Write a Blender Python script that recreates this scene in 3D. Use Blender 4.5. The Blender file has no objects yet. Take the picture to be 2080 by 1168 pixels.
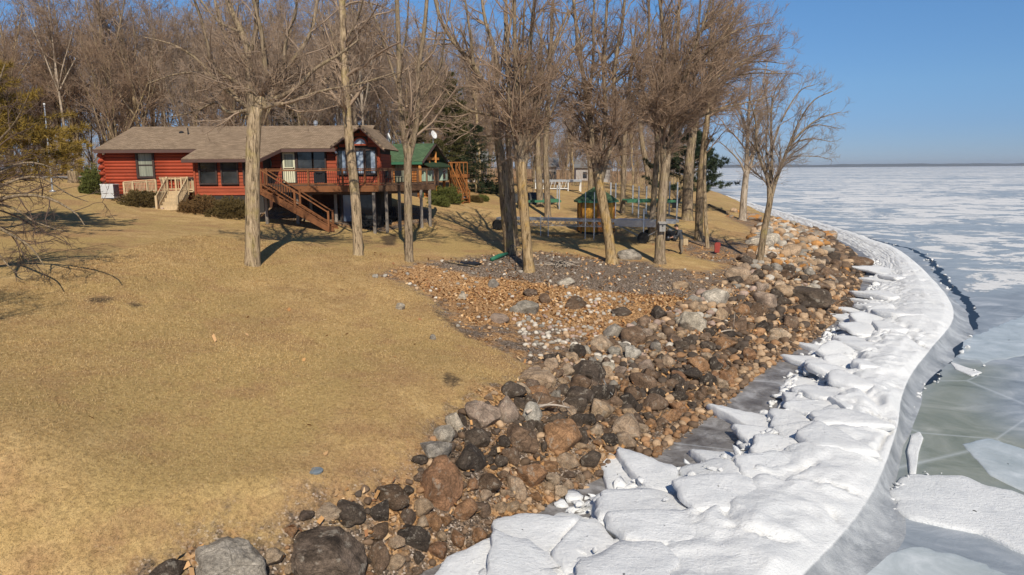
import bpy, bmesh, math, random
import numpy as np
from mathutils import Vector, Matrix, noise as mnoise
SC = bpy.context.scene
COL = SC.collection
R = math.radians
rng = np.random.default_rng(7)
random.seed(7)
# ------------------------------------------------------------------ camera, sky, sun, exposure
HC, FPX, PW, PH = 7.5, 1450.0, 2080.0, 1168.0
PITCH, ROLL = R(9.49), R(0.36)
cp, sp = math.cos(PITCH), math.sin(PITCH)
FWD = np.array([0, cp, -sp]); UP0 = np.array([0, sp, cp]); RT0 = np.array([1.0, 0, 0])
RT = RT0 * math.cos(ROLL) - UP0 * math.sin(ROLL)
UP = UP0 * math.cos(ROLL) + RT0 * math.sin(ROLL)
cam = bpy.data.objects.new('camera', bpy.data.cameras.new('camera'))
COL.objects.link(cam)
M = Matrix.Identity(4)
for i in range(3):
    M[i][0], M[i][1], M[i][2] = RT[i], UP[i], -FWD[i]
M[2][3] = HC
cam.matrix_world = M
cam.data.sensor_width = 36; cam.data.lens = 36 * FPX / PW
cam.data.clip_start = 0.3; cam.data.clip_end = 30000
SC.camera = cam
SUN_EL, SUN_AZ = R(41), R(170)          # azimuth clockwise from +Y: the sun stands behind the camera, slightly right
w = bpy.data.worlds.new('World'); SC.world = w; w.use_nodes = True
nt = w.node_tree; nt.nodes.clear()
sky = nt.nodes.new('ShaderNodeTexSky'); sky.sky_type = 'NISHITA'; sky.sun_disc = False
sky.sun_elevation = SUN_EL; sky.sun_rotation = SUN_AZ
sky.altitude = 300; sky.air_density = 0.7; sky.dust_density = 0.0; sky.ozone_density = 4.0
bg = nt.nodes.new('ShaderNodeBackground'); bg.inputs[1].default_value = 0.1
wo = nt.nodes.new('ShaderNodeOutputWorld')
# a clear late-winter air: the sky a little deeper blue, dimming softly to a hazy horizon all the way round
wtc = nt.nodes.new('ShaderNodeTexCoord'); wsx = nt.nodes.new('ShaderNodeSeparateXYZ'); wrp = nt.nodes.new('ShaderNodeValToRGB'); wmx = nt.nodes.new('ShaderNodeMix')
nt.links.new(wtc.outputs['Generated'], wsx.inputs[0]); nt.links.new(wsx.outputs[2], wrp.inputs[0])
we = wrp.color_ramp.elements; we[0].position = 0.0; we[0].color = (.44, .475, .64, 1); we[1].position = .40; we[1].color = (.82, 1.06, 1.15, 1)
e_ = we.new(.05); e_.color = (.53, .61, .75, 1); e_ = we.new(.10); e_.color = (.67, .80, .88, 1); e_ = we.new(.21); e_.color = (.79, 1.04, 1.13, 1)
wmx.data_type = 'RGBA'; wmx.blend_type = 'MULTIPLY'; wmx.inputs[0].default_value = 1.0
nt.links.new(sky.outputs[0], wmx.inputs[6]); nt.links.new(wrp.outputs[0], wmx.inputs[7]); nt.links.new(wmx.outputs[2], bg.inputs[0]); nt.links.new(bg.outputs[0], wo.inputs[0])
sun = bpy.data.objects.new('sun', bpy.data.lights.new('sun', 'SUN')); COL.objects.link(sun)
sun.data.energy = 5.0; sun.data.angle = R(0.5); sun.data.color = (1.0, 0.915, 0.77)
sdir = Vector((math.sin(SUN_AZ) * math.cos(SUN_EL), math.cos(SUN_AZ) * math.cos(SUN_EL), math.sin(SUN_EL)))
sun.rotation_euler = sdir.to_track_quat('Z', 'Y').to_euler(); sun.location = (20, -30, 60)
SC.view_settings.view_transform = 'Standard'; SC.view_settings.look = 'None'
SC.view_settings.exposure = 0.0; SC.view_settings.gamma = 1.0; SC.view_settings.use_curve_mapping = False
SC.cycles.max_bounces = 5; SC.cycles.diffuse_bounces = 3; SC.cycles.glossy_bounces = 3; SC.cycles.transmission_bounces = 3
SC.cycles.volume_bounces = 0; SC.cycles.use_denoising = True

# ------------------------------------------------------------------ survey: from measured directions to places on the ground
def ray(px, py):
    return FWD + RT * ((px - PW / 2) / FPX) - UP * ((py - PH / 2) / FPX)
def at(px, py, z):
    d = ray(px, py); t = (z - HC) / d[2]
    return np.array([d[0] * t, d[1] * t, z])
def aty(px, py, Y):
    d = ray(px, py); t = Y / d[1]
    return np.array([d[0] * t, Y, HC + d[2] * t])
def X(px, Y, py=345): return float(aty(px, py, Y)[0])
def Zy(py, Y, px=600): return float(aty(px, py, Y)[2])
def V(p): return Vector([float(a) for a in p])

# ------------------------------------------------------------------ mesh helpers
def link(o, parent=None):
    COL.objects.link(o)
    if parent is not None: o.parent = parent
    return o
def props(o, label=None, cat=None, group=None, kind=None):
    if label: o['label'] = label
    if cat: o['category'] = cat
    if group: o['group'] = group
    if kind: o['kind'] = kind
    return o
def thing(name, label, cat, loc=(0, 0, 0), rz=0.0, group=None):
    o = bpy.data.objects.new(name, None); o.empty_display_size = 0.3
    o.location = [float(a) for a in loc]; o.rotation_euler = (0, 0, rz)
    link(o); return props(o, label, cat, group)
def np_mesh(name, v, f, mat=None, smooth=False, loose_tris=False):
    """mesh from an (n,3) array of vertices and an (m,k) array of faces, all of k corners"""
    v = np.asarray(v, np.float32); f = np.asarray(f, np.int32)
    me = bpy.data.meshes.new(name)
    me.vertices.add(len(v)); me.vertices.foreach_set('co', v.ravel())
    k = f.shape[1]
    me.loops.add(f.size); me.loops.foreach_set('vertex_index', f.ravel())
    me.polygons.add(len(f)); me.polygons.foreach_set('loop_start', np.arange(0, f.size, k, dtype=np.int32))
    try: me.polygons.foreach_set('loop_total', np.full(len(f), k, np.int32))
    except Exception: pass
    if smooth: me.polygons.foreach_set('use_smooth', np.ones(len(f), bool))
    me.update(calc_edges=True)
    if mat: me.materials.append(mat)
    return me
def mobj(name, me, parent=None, loc=None):
    o = bpy.data.objects.new(name, me)
    if loc is not None: o.location = [float(a) for a in loc]
    return link(o, parent)
class MB:
    def __init__(s): s.v = []; s.f = []
    def add(s, v, f):
        n = len(s.v); s.v += [tuple(float(c) for c in p) for p in v]; s.f += [tuple(n + i for i in q) for q in f]; return s
    def box(s, x0, x1, y0, y1, z0, z1):
        return s.add([(x0, y0, z0), (x1, y0, z0), (x1, y1, z0), (x0, y1, z0), (x0, y0, z1), (x1, y0, z1), (x1, y1, z1), (x0, y1, z1)],
                     [(0, 3, 2, 1), (4, 5, 6, 7), (0, 1, 5, 4), (1, 2, 6, 5), (2, 3, 7, 6), (3, 0, 4, 7)])
    def bar(s, p, q, w, h, up=(0, 0, 1)):
        p, q = Vector(p), Vector(q); d = (q - p).normalized(); u = Vector(up)
        if abs(d.dot(u)) > .95: u = Vector((0, 1, 0))
        a = d.cross(u).normalized() * (w / 2); b = a.cross(d).normalized() * (h / 2)
        return s.add([p - a - b, p + a - b, p + a + b, p - a + b, q - a - b, q + a - b, q + a + b, q - a + b],
                     [(0, 1, 2, 3), (7, 6, 5, 4), (0, 4, 5, 1), (1, 5, 6, 2), (2, 6, 7, 3), (3, 7, 4, 0)])
    def tube(s, pts, rad, n=8, cap=True):
        P = [Vector(p) for p in pts]; K = len(P)
        rad = rad if hasattr(rad, '__len__') else [rad] * K
        vs, fs = [], []
        for i in range(K):
            t = (P[min(i + 1, K - 1)] - P[max(i - 1, 0)]).normalized()
            u = Vector((0, 0, 1)) if abs(t.z) < .9 else Vector((1, 0, 0))
            a = t.cross(u).normalized(); b = t.cross(a)
            for k in range(n):
                th = 2 * math.pi * k / n
                vs.append(P[i] + (a * math.cos(th) + b * math.sin(th)) * rad[i])
        for i in range(K - 1):
            for k in range(n):
                fs.append((i * n + k, (i + 1) * n + k, (i + 1) * n + (k + 1) % n, i * n + (k + 1) % n))
        if cap: fs += [tuple(range(n)), tuple(range((K - 1) * n, K * n))[::-1]]
        return s.add(vs, fs)
    def lathe(s, c, prof, n=16):
        c = Vector(c); vs, fs = [], []
        for r, z in prof:
            for k in range(n):
                th = 2 * math.pi * k / n; vs.append(c + Vector((r * math.cos(th), r * math.sin(th), z)))
        for i in range(len(prof) - 1):
            for k in range(n):
                fs.append((i * n + k, i * n + (k + 1) % n, (i + 1) * n + (k + 1) % n, (i + 1) * n + k))
        fs += [tuple(range(n))[::-1], tuple(range((len(prof) - 1) * n, len(prof) * n))]
        return s.add(vs, fs)
    def slab(s, poly, off):
        """a flat polygon (list of 3-D points) thickened by the vector off"""
        n = len(poly); off = Vector(off); a = [Vector(p) for p in poly]
        return s.add(a + [p + off for p in a], [tuple(range(n)), tuple(range(n, 2 * n))[::-1]] + [(i, i + n, (i + 1) % n + n, (i + 1) % n) for i in range(n)])
    def mesh(s, name, mat, smooth=False):
        me = bpy.data.meshes.new(name); me.from_pydata(s.v, [], s.f); 
        if mat: me.materials.append(mat)
        bm = bmesh.new(); bm.from_mesh(me); bmesh.ops.recalc_face_normals(bm, faces=bm.faces); bm.to_mesh(me); bm.free()
        if smooth: me.polygons.foreach_set('use_smooth', [True] * len(me.polygons))
        me.update(); return me
    def build(s, name, mat, parent=None, smooth=False, label=None):
        o = mobj(name, s.mesh(name, mat, smooth), parent)
        if label: o['label'] = label
        return o
def copies(name, me, parent, places):
    """part objects that share one mesh; places: (loc, rz) or matrices"""
    for p in places:
        o = mobj(name, me, parent)
        if isinstance(p, Matrix): o.matrix_local = p
        else: o.location = [float(a) for a in p[0]]; o.rotation_euler = (0, 0, p[1])

# ------------------------------------------------------------------ materials
class NT:
    def __init__(s, name, rough=0.9, spec=0.2):
        s.m = bpy.data.materials.new(name); s.m.use_nodes = True
        s.t = s.m.node_tree; s.b = s.t.nodes['Principled BSDF']
        s.b.inputs['Roughness'].default_value = rough; s.b.inputs['Specular IOR Level'].default_value = spec
        s.g = s.t.nodes.new('ShaderNodeNewGeometry'); s.tc = s.t.nodes.new('ShaderNodeTexCoord')
        s.pos = s.g.outputs['Position']; s.obj = s.tc.outputs['Object']; s.hgt = None
    def n(s, typ, **kw):
        nd = s.t.nodes.new(typ)
        for k, v in kw.items(): setattr(nd, k, v)
        return nd
    def L(s, a, b): s.t.links.new(a, b)
    def setin(s, sock, v):
        if isinstance(v, (int, float)): sock.default_value = v
        elif isinstance(v, (tuple, list)): sock.default_value = (*v, 1.0) if len(v) == 3 and sock.type == 'RGBA' else v
        else: s.L(v, sock)
    def scale(s, vec, sc):
        m = s.n('ShaderNodeMapping'); s.L(vec, m.inputs[0]); m.inputs['Scale'].default_value = sc; return m.outputs[0]
    def noise(s, sc, detail=4, rough=.6, vec=None, dist=0.0):
        nd = s.n('ShaderNodeTexNoise'); s.L(vec or s.pos, nd.inputs['Vector'])
        nd.inputs['Scale'].default_value = sc; nd.inputs['Detail'].default_value = detail; nd.inputs['Roughness'].default_value = rough
        nd.inputs['Distortion'].default_value = dist
        return nd.outputs[0]
    def vor(s, sc, vec=None, feature='F1', out=0):
        nd = s.n('ShaderNodeTexVoronoi', feature=feature); s.L(vec or s.pos, nd.inputs['Vector']); nd.inputs['Scale'].default_value = sc
        return nd.outputs[out]
    def ramp(s, fac, stops, interp='LINEAR'):
        nd = s.n('ShaderNodeValToRGB'); nd.color_ramp.interpolation = interp
        e = nd.color_ramp.elements
        while len(e) < len(stops): e.new(.5)
        for k, (p, c) in enumerate(stops):
            e[k].position = p; c = c if hasattr(c, '__len__') else (c, c, c); e[k].color = (*c, 1)
        s.setin(nd.inputs[0], fac); return nd.outputs[0]
    def mix(s, fac, a, b, mode='MIX'):
        nd = s.n('ShaderNodeMix', data_type='RGBA', blend_type=mode)
        s.setin(nd.inputs[0], fac); s.setin(nd.inputs[6], a); s.setin(nd.inputs[7], b); return nd.outputs[2]
    def math(s, op, a, b=0.0, c=0.0):
        nd = s.n('ShaderNodeMath', operation=op); s.setin(nd.inputs[0], a); s.setin(nd.inputs[1], b); s.setin(nd.inputs[2], c); return nd.outputs[0]
    def attr(s, name):
        nd = s.n('ShaderNodeAttribute'); nd.attribute_name = name; return nd
    def rand(s): return s.n('ShaderNodeObjectInfo').outputs['Random']
    def xyz(s, vec):
        nd = s.n('ShaderNodeSeparateXYZ'); s.L(vec, nd.inputs[0]); return nd.outputs
    def col(s, c): s.setin(s.b.inputs['Base Color'], c); return s
    def bump(s, h, strength=.5, dist=.02):
        nd = s.n('ShaderNodeBump'); nd.inputs['Strength'].default_value = strength; nd.inputs['Distance'].default_value = dist
        s.L(h, nd.inputs['Height'])
        if s.hgt is not None: s.L(s.hgt, nd.inputs['Normal'])
        s.hgt = nd.outputs[0]; s.L(s.hgt, s.b.inputs['Normal']); return s
    def rough(s, r): s.setin(s.b.inputs['Roughness'], r); return s
def simple(name, c, rough=.7, var=.25, sc=6.0, bump=0.0, spec=.25, metal=0.0):
    t = NT(name, rough, spec)
    n = t.noise(sc, 5, .65, t.obj)
    t.col(t.mix(1.0, c, t.ramp(n, [(.25, 1 - var), (.75, 1 + var)]), 'MULTIPLY'))
    if bump: t.bump(n, bump, .02)
    t.b.inputs['Metallic'].default_value = metal
    return t.m

# ------------------------------------------------------------------ the lie of the land
SHORE_PX = [(840, 1168), (930, 1135), (1000, 1108), (1110, 1030), (1240, 962), (1330, 930), (1390, 885), (1470, 830), (1505, 792), (1570, 742), (1655, 690),
            (1705, 645), (1738, 610), (1752, 570), (1762, 540), (1735, 510), (1690, 480), (1610, 452), (1540, 428), (1470, 405), (1440, 390), (1415, 372), (1395, 360), (1370, 353)]
SHORE = np.array([(-40, -30), (-14, 1), (-6.5, 8.2)] + [tuple(at(a, b, 0)[:2]) for a, b in SHORE_PX] + [(150, 3000), (0, 9000)])
def shore_dist(x, y):
    """signed distance to the water's edge, positive on land"""
    x = np.asarray(x, float); y = np.asarray(y, float); P = np.stack([x.ravel(), y.ravel()], 1)
    best = np.full(len(P), 1e9); sgn = np.ones(len(P))
    for a, b in zip(SHORE[:-1], SHORE[1:]):
        d = b - a; t = np.clip(((P - a) @ d) / (d @ d), 0, 1)
        q = P - (a + t[:, None] * d); r = np.hypot(q[:, 0], q[:, 1])
        cr = d[0] * (P[:, 1] - a[1]) - d[1] * (P[:, 0] - a[0])
        m = r < best - 1e-9
        best[m] = r[m]; sgn[m] = np.sign(cr[m])
    return (best * np.where(sgn == 0, 1, sgn)).reshape(x.shape)
CP = [(0, 1168, 2.6), (300, 1168, 1.9), (0, 900, 2.95), (300, 900, 2.2), (0, 700, 3.35), (300, 700, 2.95), (0, 560, 4.1), (300, 560, 3.75), (0, 450, 5.05), (300, 480, 4.45),
      (222, 392, 6.0), (300, 398, 5.75), (430, 405, 5.35), (480, 412, 5.1), (340, 421, 5.12), (430, 427, 4.94), (500, 440, 4.56), (540, 448, 4.38), (680, 464, 4.0), (760, 471, 3.72), (874, 447, 4.1), (600, 900, 1.75), (600, 700, 2.3),
      (800, 700, 1.95), (800, 620, 2.25), (700, 580, 2.75), (513, 600, 2.95), (513, 538, 3.5), (728, 517, 3.35), (831, 530, 3.05), (650, 1035, 1.6), (850, 900, 1.5), (1050, 790, 1.5),
      (960, 670, 1.6), (1000, 600, 1.75), (1150, 560, 2.3), (1040, 515, 2.9), (1075, 550, 2.5), (1200, 640, 1.3), (1400, 560, 2.0), (1300, 600, 1.65), (1350, 650, 1.15), (1243, 535, 2.4),
      (1340, 535, 2.3), (1382, 515, 2.4), (1210, 470, 3.0), (1003, 463, 3.3), (1395, 447, 3.3), (1418, 488, 2.6), (1437, 503, 2.4), (1508, 447, 2.2), (1545, 535, 1.9), (1690, 500, 1.3),
      (1500, 545, 1.9), (1600, 560, 1.3), (1620, 480, 1.7), (1550, 440, 2.0), (140, 362, 6.6), (950, 402, 4.9), (1150, 400, 4.5), (1100, 375, 4.9), (1300, 385, 4.3), (1440, 405, 1.9),
      (1480, 420, 2.0), (1200, 700, .95), (1150, 760, .9), (1100, 820, .9), (950, 900, 1.05), (900, 990, .9), (750, 1080, .95), (500, 1110, 1.7), (1300, 700, .8), (1500, 640, .9), (1450, 600, 1.5)]
cpw = [tuple(at(a, b, c)) for a, b, c in CP] + [(-9, 0, 3), (-20, 0, 4.2), (-30, 20, 5.2), (-60, 30, 6.3), (-60, 60, 6.8), (-28, 60, 6.6), (-14, 55, 6.0), (-14, 48, 5.2), (-100, 100, 7.5), (-30, 100, 7), (0, 120, 5.6),
      (-100, 0, 7), (-100, 300, 8), (0, 300, 6), (35, 150, 3.2), (60, 300, 3.2), (-200, 150, 8), (-200, 500, 8), (60, 500, 4)]
cpw += [(x, y, 0.0) for x, y in SHORE[1:22]]
CW = np.array(cpw)
def tps_fit(P, lam):
    n = len(P); S = 30.0; q = P[:, :2] / S
    r2 = ((q[:, None] - q[None]) ** 2).sum(2); K = .5 * r2 * np.log(r2 + 1e-9)
    A = np.zeros((n + 3, n + 3)); A[:n, :n] = K + lam * np.eye(n); A[:n, n] = 1; A[:n, n + 1:] = q; A[n, :n] = 1; A[n + 1:, :n] = q.T
    return q, np.linalg.solve(A, np.concatenate([P[:, 2], np.zeros(3)])), S
TQ, TW, TS = tps_fit(CW, 0.0006)
def tps(x, y):
    x = np.asarray(x, float); y = np.asarray(y, float); q = np.stack([x.ravel(), y.ravel()], 1) / TS
    out = np.empty(len(q))
    for i in range(0, len(q), 20000):
        c = q[i:i + 20000]; r2 = ((c[:, None] - TQ[None]) ** 2).sum(2)
        out[i:i + 20000] = (.5 * r2 * np.log(r2 + 1e-9)) @ TW[:-3] + TW[-3] + c @ TW[-2:]
    return out.reshape(x.shape)
def gz(x, y):
    s = shore_dist(x, y)
    h = tps(x, y)
    far = np.clip((np.hypot(np.asarray(x, float), np.asarray(y, float) - 40) - 90) / 120, 0, 1)
    h = h * (1 - far) + far * np.clip(1.5 + s * .03, 1.5, 7)
    h = np.minimum(h, .03 + .8 * np.maximum(s, 0) + np.minimum(s, 0))
    h = np.maximum(h, .03 + .1 * np.clip(s, 0, 8))
    h = np.where(s < 0, np.maximum(-.05 + .5 * s, -1.0), h)
    return h
def g1(x, y): return float(gz(np.array([x]), np.array([y]))[0])
def on(px, py, lift=0.0):
    """where the line of sight through a measured direction meets the ground"""
    d = ray(px, py); t = np.concatenate([np.linspace(5, 70, 700), np.linspace(70, 400, 500)[1:]])
    h = HC + d[2] * t - gz(d[0] * t, d[1] * t) - lift
    k = np.argmax(h < 0) if (h < 0).any() else len(t) - 1
    k = max(k, 1); f = h[k - 1] / (h[k - 1] - h[k] + 1e-9)
    tt = t[k - 1] + (t[k] - t[k - 1]) * min(max(f, 0), 1)
    return np.array([d[0] * tt, d[1] * tt, HC + d[2] * tt])
def inpoly(x, y, poly):
    c = np.zeros(np.shape(x), bool); n = len(poly)
    for i in range(n):
        (x1, y1), (x2, y2) = poly[i][:2], poly[(i + 1) % n][:2]
        c ^= ((y1 > y) != (y2 > y)) & (x < (x2 - x1) * (y - y1) / (y2 - y1 + 1e-12) + x1)
    return c
# ------------------------------------------------------------------ ground
def axis(segs):
    out = [segs[0][0]]
    for a, b, st in segs: out += list(np.linspace(a, b, max(2, int(round((b - a) / st)) + 1)))[1:]
    return np.array(out)
def grid_mesh(name, xs, ys, hfun, mat, smooth=True):
    gx, gy = np.meshgrid(xs, ys); z = hfun(gx, gy); nx, ny = len(xs), len(ys)
    v = np.stack([gx.ravel(), gy.ravel(), z.ravel()], 1)
    i = np.arange((ny - 1) * nx).reshape(ny - 1, nx)[:, :-1].ravel()
    f = np.stack([i, i + 1, i + nx + 1, i + nx], 1)
    return np_mesh(name, v, f, mat, smooth), gx, gy
def px_poly(pts, z=None): return [tuple(on(a, b)[:2]) if z is None else tuple(at(a, b, z)[:2]) for a, b in pts]
def soft(x, y, poly, wd):
    """1 inside the polygon, 0 outside, a ramp of width wd across its edge"""
    d = np.full(np.shape(x), 1e9)
    n = len(poly)
    for i in range(n):
        a = np.array(poly[i]); b = np.array(poly[(i + 1) % n]); e = b - a
        t = np.clip(((x - a[0]) * e[0] + (y - a[1]) * e[1]) / (e @ e + 1e-9), 0, 1)
        d = np.minimum(d, np.hypot(x - a[0] - t * e[0], y - a[1] - t * e[1]))
    d = np.where(inpoly(x, y, poly), d, -d)
    return np.clip(.5 + d / wd, 0, 1)
LAWN_EDGE = [(300, 1168), (420, 1095), (540, 1105), (600, 1040), (660, 1015), (760, 985), (835, 960), (850, 900), (900, 850), (960, 805), (1050, 775), (1070, 745), (1020, 715), (960, 690), (915, 655),
             (880, 610), (820, 575), (760, 560), (800, 545), (870, 528), (960, 522), (1060, 510), (1130, 512), (1230, 528), (1300, 528), (1350, 545), (1440, 552), (1480, 540), (1400, 520), (1370, 490), (1430, 480), (1500, 492), (1530, 470), (1480, 440)]
edge_w = px_poly(LAWN_EDGE)
bank_poly = edge_w + [(40, 78), (36, 60), (22, 35), (8, 20), (2, 12), (-4, 6), (-8, 9)]
GRAVEL = px_poly([(880, 545), (960, 525), (1060, 515), (1240, 535), (1330, 540), (1390, 565), (1400, 600), (1330, 600), (1200, 590), (1100, 580), (980, 565)])
LEAFY = px_poly([(800, 550), (900, 540), (1010, 560), (1150, 575), (1330, 600), (1440, 600), (1400, 640), (1300, 660), (1240, 650), (1200, 690), (1150, 660), (1060, 650), (960, 660), (900, 600), (830, 570)])
BEDS = [px_poly([(205, 396), (300, 394), (330, 425), (260, 412)]), px_poly([(372, 405), (500, 405), (505, 432), (430, 425), (372, 418)]), px_poly([(500, 432), (545, 445), (700, 462), (780, 470), (880, 450), (870, 425), (700, 420), (560, 415)])]
BARE = [px_poly(p) for p in [[(165, 605), (215, 600), (235, 605), (225, 615), (180, 617)], [(255, 617), (275, 612), (298, 622), (270, 628)], [(892, 760), (915, 755), (938, 772), (930, 790), (905, 785)],
        [(880, 620), (905, 640), (930, 655), (985, 672), (990, 690), (950, 690), (905, 655), (878, 632)], [(905, 530), (980, 524), (985, 537), (930, 540)], [(600, 1020), (640, 1005), (690, 1010), (660, 1030), (625, 1040)],
        [(490, 1090), (535, 1085), (530, 1105), (500, 1110)], [(770, 480), (810, 470), (805, 500), (780, 498)]]]
SLOPE = [px_poly([(0, 560), (120, 540), (330, 600), (420, 560), (600, 600), (760, 640), (880, 700), (840, 760), (600, 720), (300, 680), (0, 690)])]
xs = axis([(-700, -200, 60), (-200, -60, 6), (-60, -18, 1.0), (-18, 20, .2), (20, 50, .8), (50, 200, 6), (200, 500, 40)])
ys = axis([(-60, 4, 4), (4, 9, .5), (9, 46, .2), (46, 80, .6), (80, 200, 4), (200, 1200, 50), (1200, 3000, 300)])
tg = NT('dry_grass_ground', .95, .1)
msk = tg.attr('zones'); zr, zg, zb = tg.xyz(msk.outputs['Vector'])[0:3]
nb, nm, nf, nff = tg.noise(.16, 4, .6), tg.noise(1.3, 5, .65), tg.noise(11, 5, .75), tg.noise(55, 3, .8)
straw = tg.ramp(nm, [(.3, (.36, .232, .097)), (.52, (.455, .303, .135)), (.72, (.545, .38, .18))])
straw = tg.mix(tg.ramp(nb, [(.42, 0), (.56, .85)]), straw, (.385, .268, .108))
straw = tg.mix(tg.ramp(tg.noise(.45, 5, .7), [(.48, 0), (.62, .8)]), straw, (.34, .205, .10))
straw = tg.mix(1.0, straw, tg.ramp(nf, [(.3, .55), (.5, 1.0), (.72, 1.35)]), 'MULTIPLY')
straw = tg.mix(1.0, straw, tg.ramp(nff, [(.3, .62), (.7, 1.38)]), 'MULTIPLY')
dirt = tg.ramp(nf, [(.3, (.035, .024, .016)), (.7, (.13, .09, .055))])
brk = tg.math('ADD', zb, tg.math('MULTIPLY', tg.math('SUBTRACT', tg.noise(3.2, 6, .8), .5), 1.5))
c = tg.mix(tg.ramp(brk, [(.45, 0), (.75, .9)]), straw, dirt)
speck = tg.vor(28, feature='F1', out=1)
grv = tg.ramp(tg.xyz(speck)[0], [(.05, (.045, .035, .028)), (.5, (.145, .108, .08)), (.8, (.24, .17, .115)), (.97, (.45, .38, .32))])
lf = tg.ramp(tg.xyz(tg.vor(19, feature='F1', out=1))[1], [(.1, (.12, .065, .03)), (.5, (.37, .20, .085)), (.9, (.52, .32, .16))])
bank = tg.mix(tg.ramp(tg.math('ADD', zg, tg.math('MULTIPLY', tg.math('SUBTRACT', tg.noise(1.1, 5, .7), .5), 1.6)), [(.35, 0), (.6, 1)]), grv, lf)
zrb = tg.math('ADD', zr, tg.math('MULTIPLY', tg.math('SUBTRACT', tg.noise(2.0, 6, .75), .5), 1.1))
tg.col(tg.mix(tg.ramp(zrb, [(.36, 0), (.62, 1)]), c, bank))
tg.bump(nf, .5, .08); tg.bump(nff, .45, .025)
def hground(x, y):
    h = gz(x, y)
    if np.size(x) == 0: return h
    fine = np.array([mnoise.noise((a * .35, b * .35, 3.1)) for a, b in zip(np.ravel(x), np.ravel(y))]).reshape(x.shape)
    return h + np.where(shore_dist(x, y) > 1, fine * .045, 0)
me, gx, gy = grid_mesh('ground', xs, ys, hground, tg.m)
zr_ = soft(gx, gy, bank_poly, 3.0); 
for b in BEDS: zr_ = np.maximum(zr_, soft(gx, gy, b, 1.0))
wood = np.clip((np.hypot(gx, gy) - 62) / 14, 0, 1) * np.clip((shore_dist(gx, gy) - 20) / 15, 0, 1)
wood = np.maximum(wood * np.clip((-gx - 4) / 10 + (gy - 75) / 25, 0, 1), 0)
zr_ = np.maximum(zr_, wood)
zg_ = np.clip(.42 - .6 * soft(gx, gy, GRAVEL, 1.2) + .55 * soft(gx, gy, LEAFY, 1.0), 0, 1); zg_ = np.maximum(zg_, wood * .9)
zb_ = np.zeros(gx.shape)
for b in BARE: zb_ = np.maximum(zb_, soft(gx, gy, b, .7))
at_ = me.attributes.new('zones', 'FLOAT_VECTOR', 'POINT')
at_.data.foreach_set('vector', np.stack([zr_.ravel(), zg_.ravel(), zb_.ravel()], 1).astype(np.float32).ravel())
ground = props(mobj('ground', me), kind='structure')

# ------------------------------------------------------------------ the frozen lake
tl = NT('lake_ice', .35, .25)
za = tl.attr('zones'); wet, grn, gry = tl.xyz(za.outputs['Vector'])[0:3]
st = tl.scale(tl.pos, (.8, 1.0, 1.0))
n1, n2, n3 = tl.noise(.17, 8, .68, st, .9), tl.noise(.7, 6, .75, st, .6), tl.noise(.02, 4, .6, st, .4)
big = tl.math('ADD', tl.math('MULTIPLY', n1, .62), tl.math('ADD', tl.math('MULTIPLY', n3, .30), tl.math('MULTIPLY', n2, .2)))
big = tl.math('SUBTRACT', big, tl.math('MULTIPLY', gry, .10))
snow = tl.ramp(big, [(.548, 0), (.566, 1)])
ice = tl.ramp(n2, [(.3, (.24, .285, .325)), (.55, (.34, .385, .425)), (.75, (.46, .495, .525))])
ice = tl.mix(tl.math('MULTIPLY', gry, .8), ice, tl.ramp(tl.noise(.5, 6, .7, st, 1.0), [(.3, (.13, .15, .18)), (.5, (.27, .30, .335)), (.7, (.50, .52, .55))]))
ice = tl.mix(grn, ice, tl.ramp(tl.noise(.45, 6, .68, None, .8), [(.25, (.10, .115, .09)), (.45, (.20, .22, .18)), (.6, (.28, .295, .255)), (.75, (.45, .46, .43))]))
ice = tl.mix(wet, ice, tl.ramp(tl.noise(1.3, 6, .7, None, .5), [(.3, (.085, .075, .07)), (.5, (.20, .19, .185)), (.7, (.42, .41, .41))]))
wht = tl.ramp(tl.noise(2.5, 5, .7, st), [(.3, (.56, .565, .57)), (.7, (.72, .72, .72))])
snowf = tl.math('MULTIPLY', snow, tl.math('SUBTRACT', 1.0, tl.math('MAXIMUM', tl.math('MULTIPLY', grn, .97), wet)))
crk = tl.ramp(tl.vor(.16, tl.mix(.08, st, tl.n('ShaderNodeTexNoise').outputs[1]), 'DISTANCE_TO_EDGE'), [(.0, .35), (.006, 0)])
tl.col(tl.mix(tl.math('MULTIPLY', crk, tl.math('SUBTRACT', 1, snowf)), tl.mix(snowf, ice, wht), (.62, .66, .70)))
tl.rough(tl.mix(snowf, (.42, .42, .42), (.85, .85, .85)))
tl.bump(tl.math('ADD', tl.math('MULTIPLY', snow, .7), n2), .5, .06); tl.bump(tl.noise(7, 5, .7), .25, .02)
lx = axis([(-60, -2, 4), (-2, 30, .25), (30, 60, 1.0), (60, 200, 10), (200, 1000, 80), (1000, 9000, 800)])
ly = axis([(-60, 6, 4), (6, 40, .25), (40, 80, 1.0), (80, 300, 10), (300, 1500, 100), (1500, 5700, 700)])
lm, lgx, lgy = grid_mesh('lake_ice', lx, ly, lambda x, y: np.zeros(x.shape), tl.m)
GREEN = px_poly([(1815, 830), (1880, 770), (1960, 735), (2030, 745), (2000, 830), (2060, 880), (2200, 930), (2200, 1030), (1900, 985), (1830, 985)], 0)
GREY = px_poly([(1790, 480), (1880, 520), (1990, 600), (2300, 560), (2300, 1300), (1500, 1300), (1800, 800)], 0)
sl = shore_dist(lgx, lgy)
wet_ = np.clip((sl + 4.2) / 1.2, 0, 1)
lz = np.stack([wet_.ravel(), soft(lgx, lgy, GREEN, 1.6).ravel(), soft(lgx, lgy, GREY, 3.0).ravel()], 1)
lm.attributes.new('zones', 'FLOAT_VECTOR', 'POINT').data.foreach_set('vector', lz.astype(np.float32).ravel())
props(mobj('lake_ice', lm), kind='structure')
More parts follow.
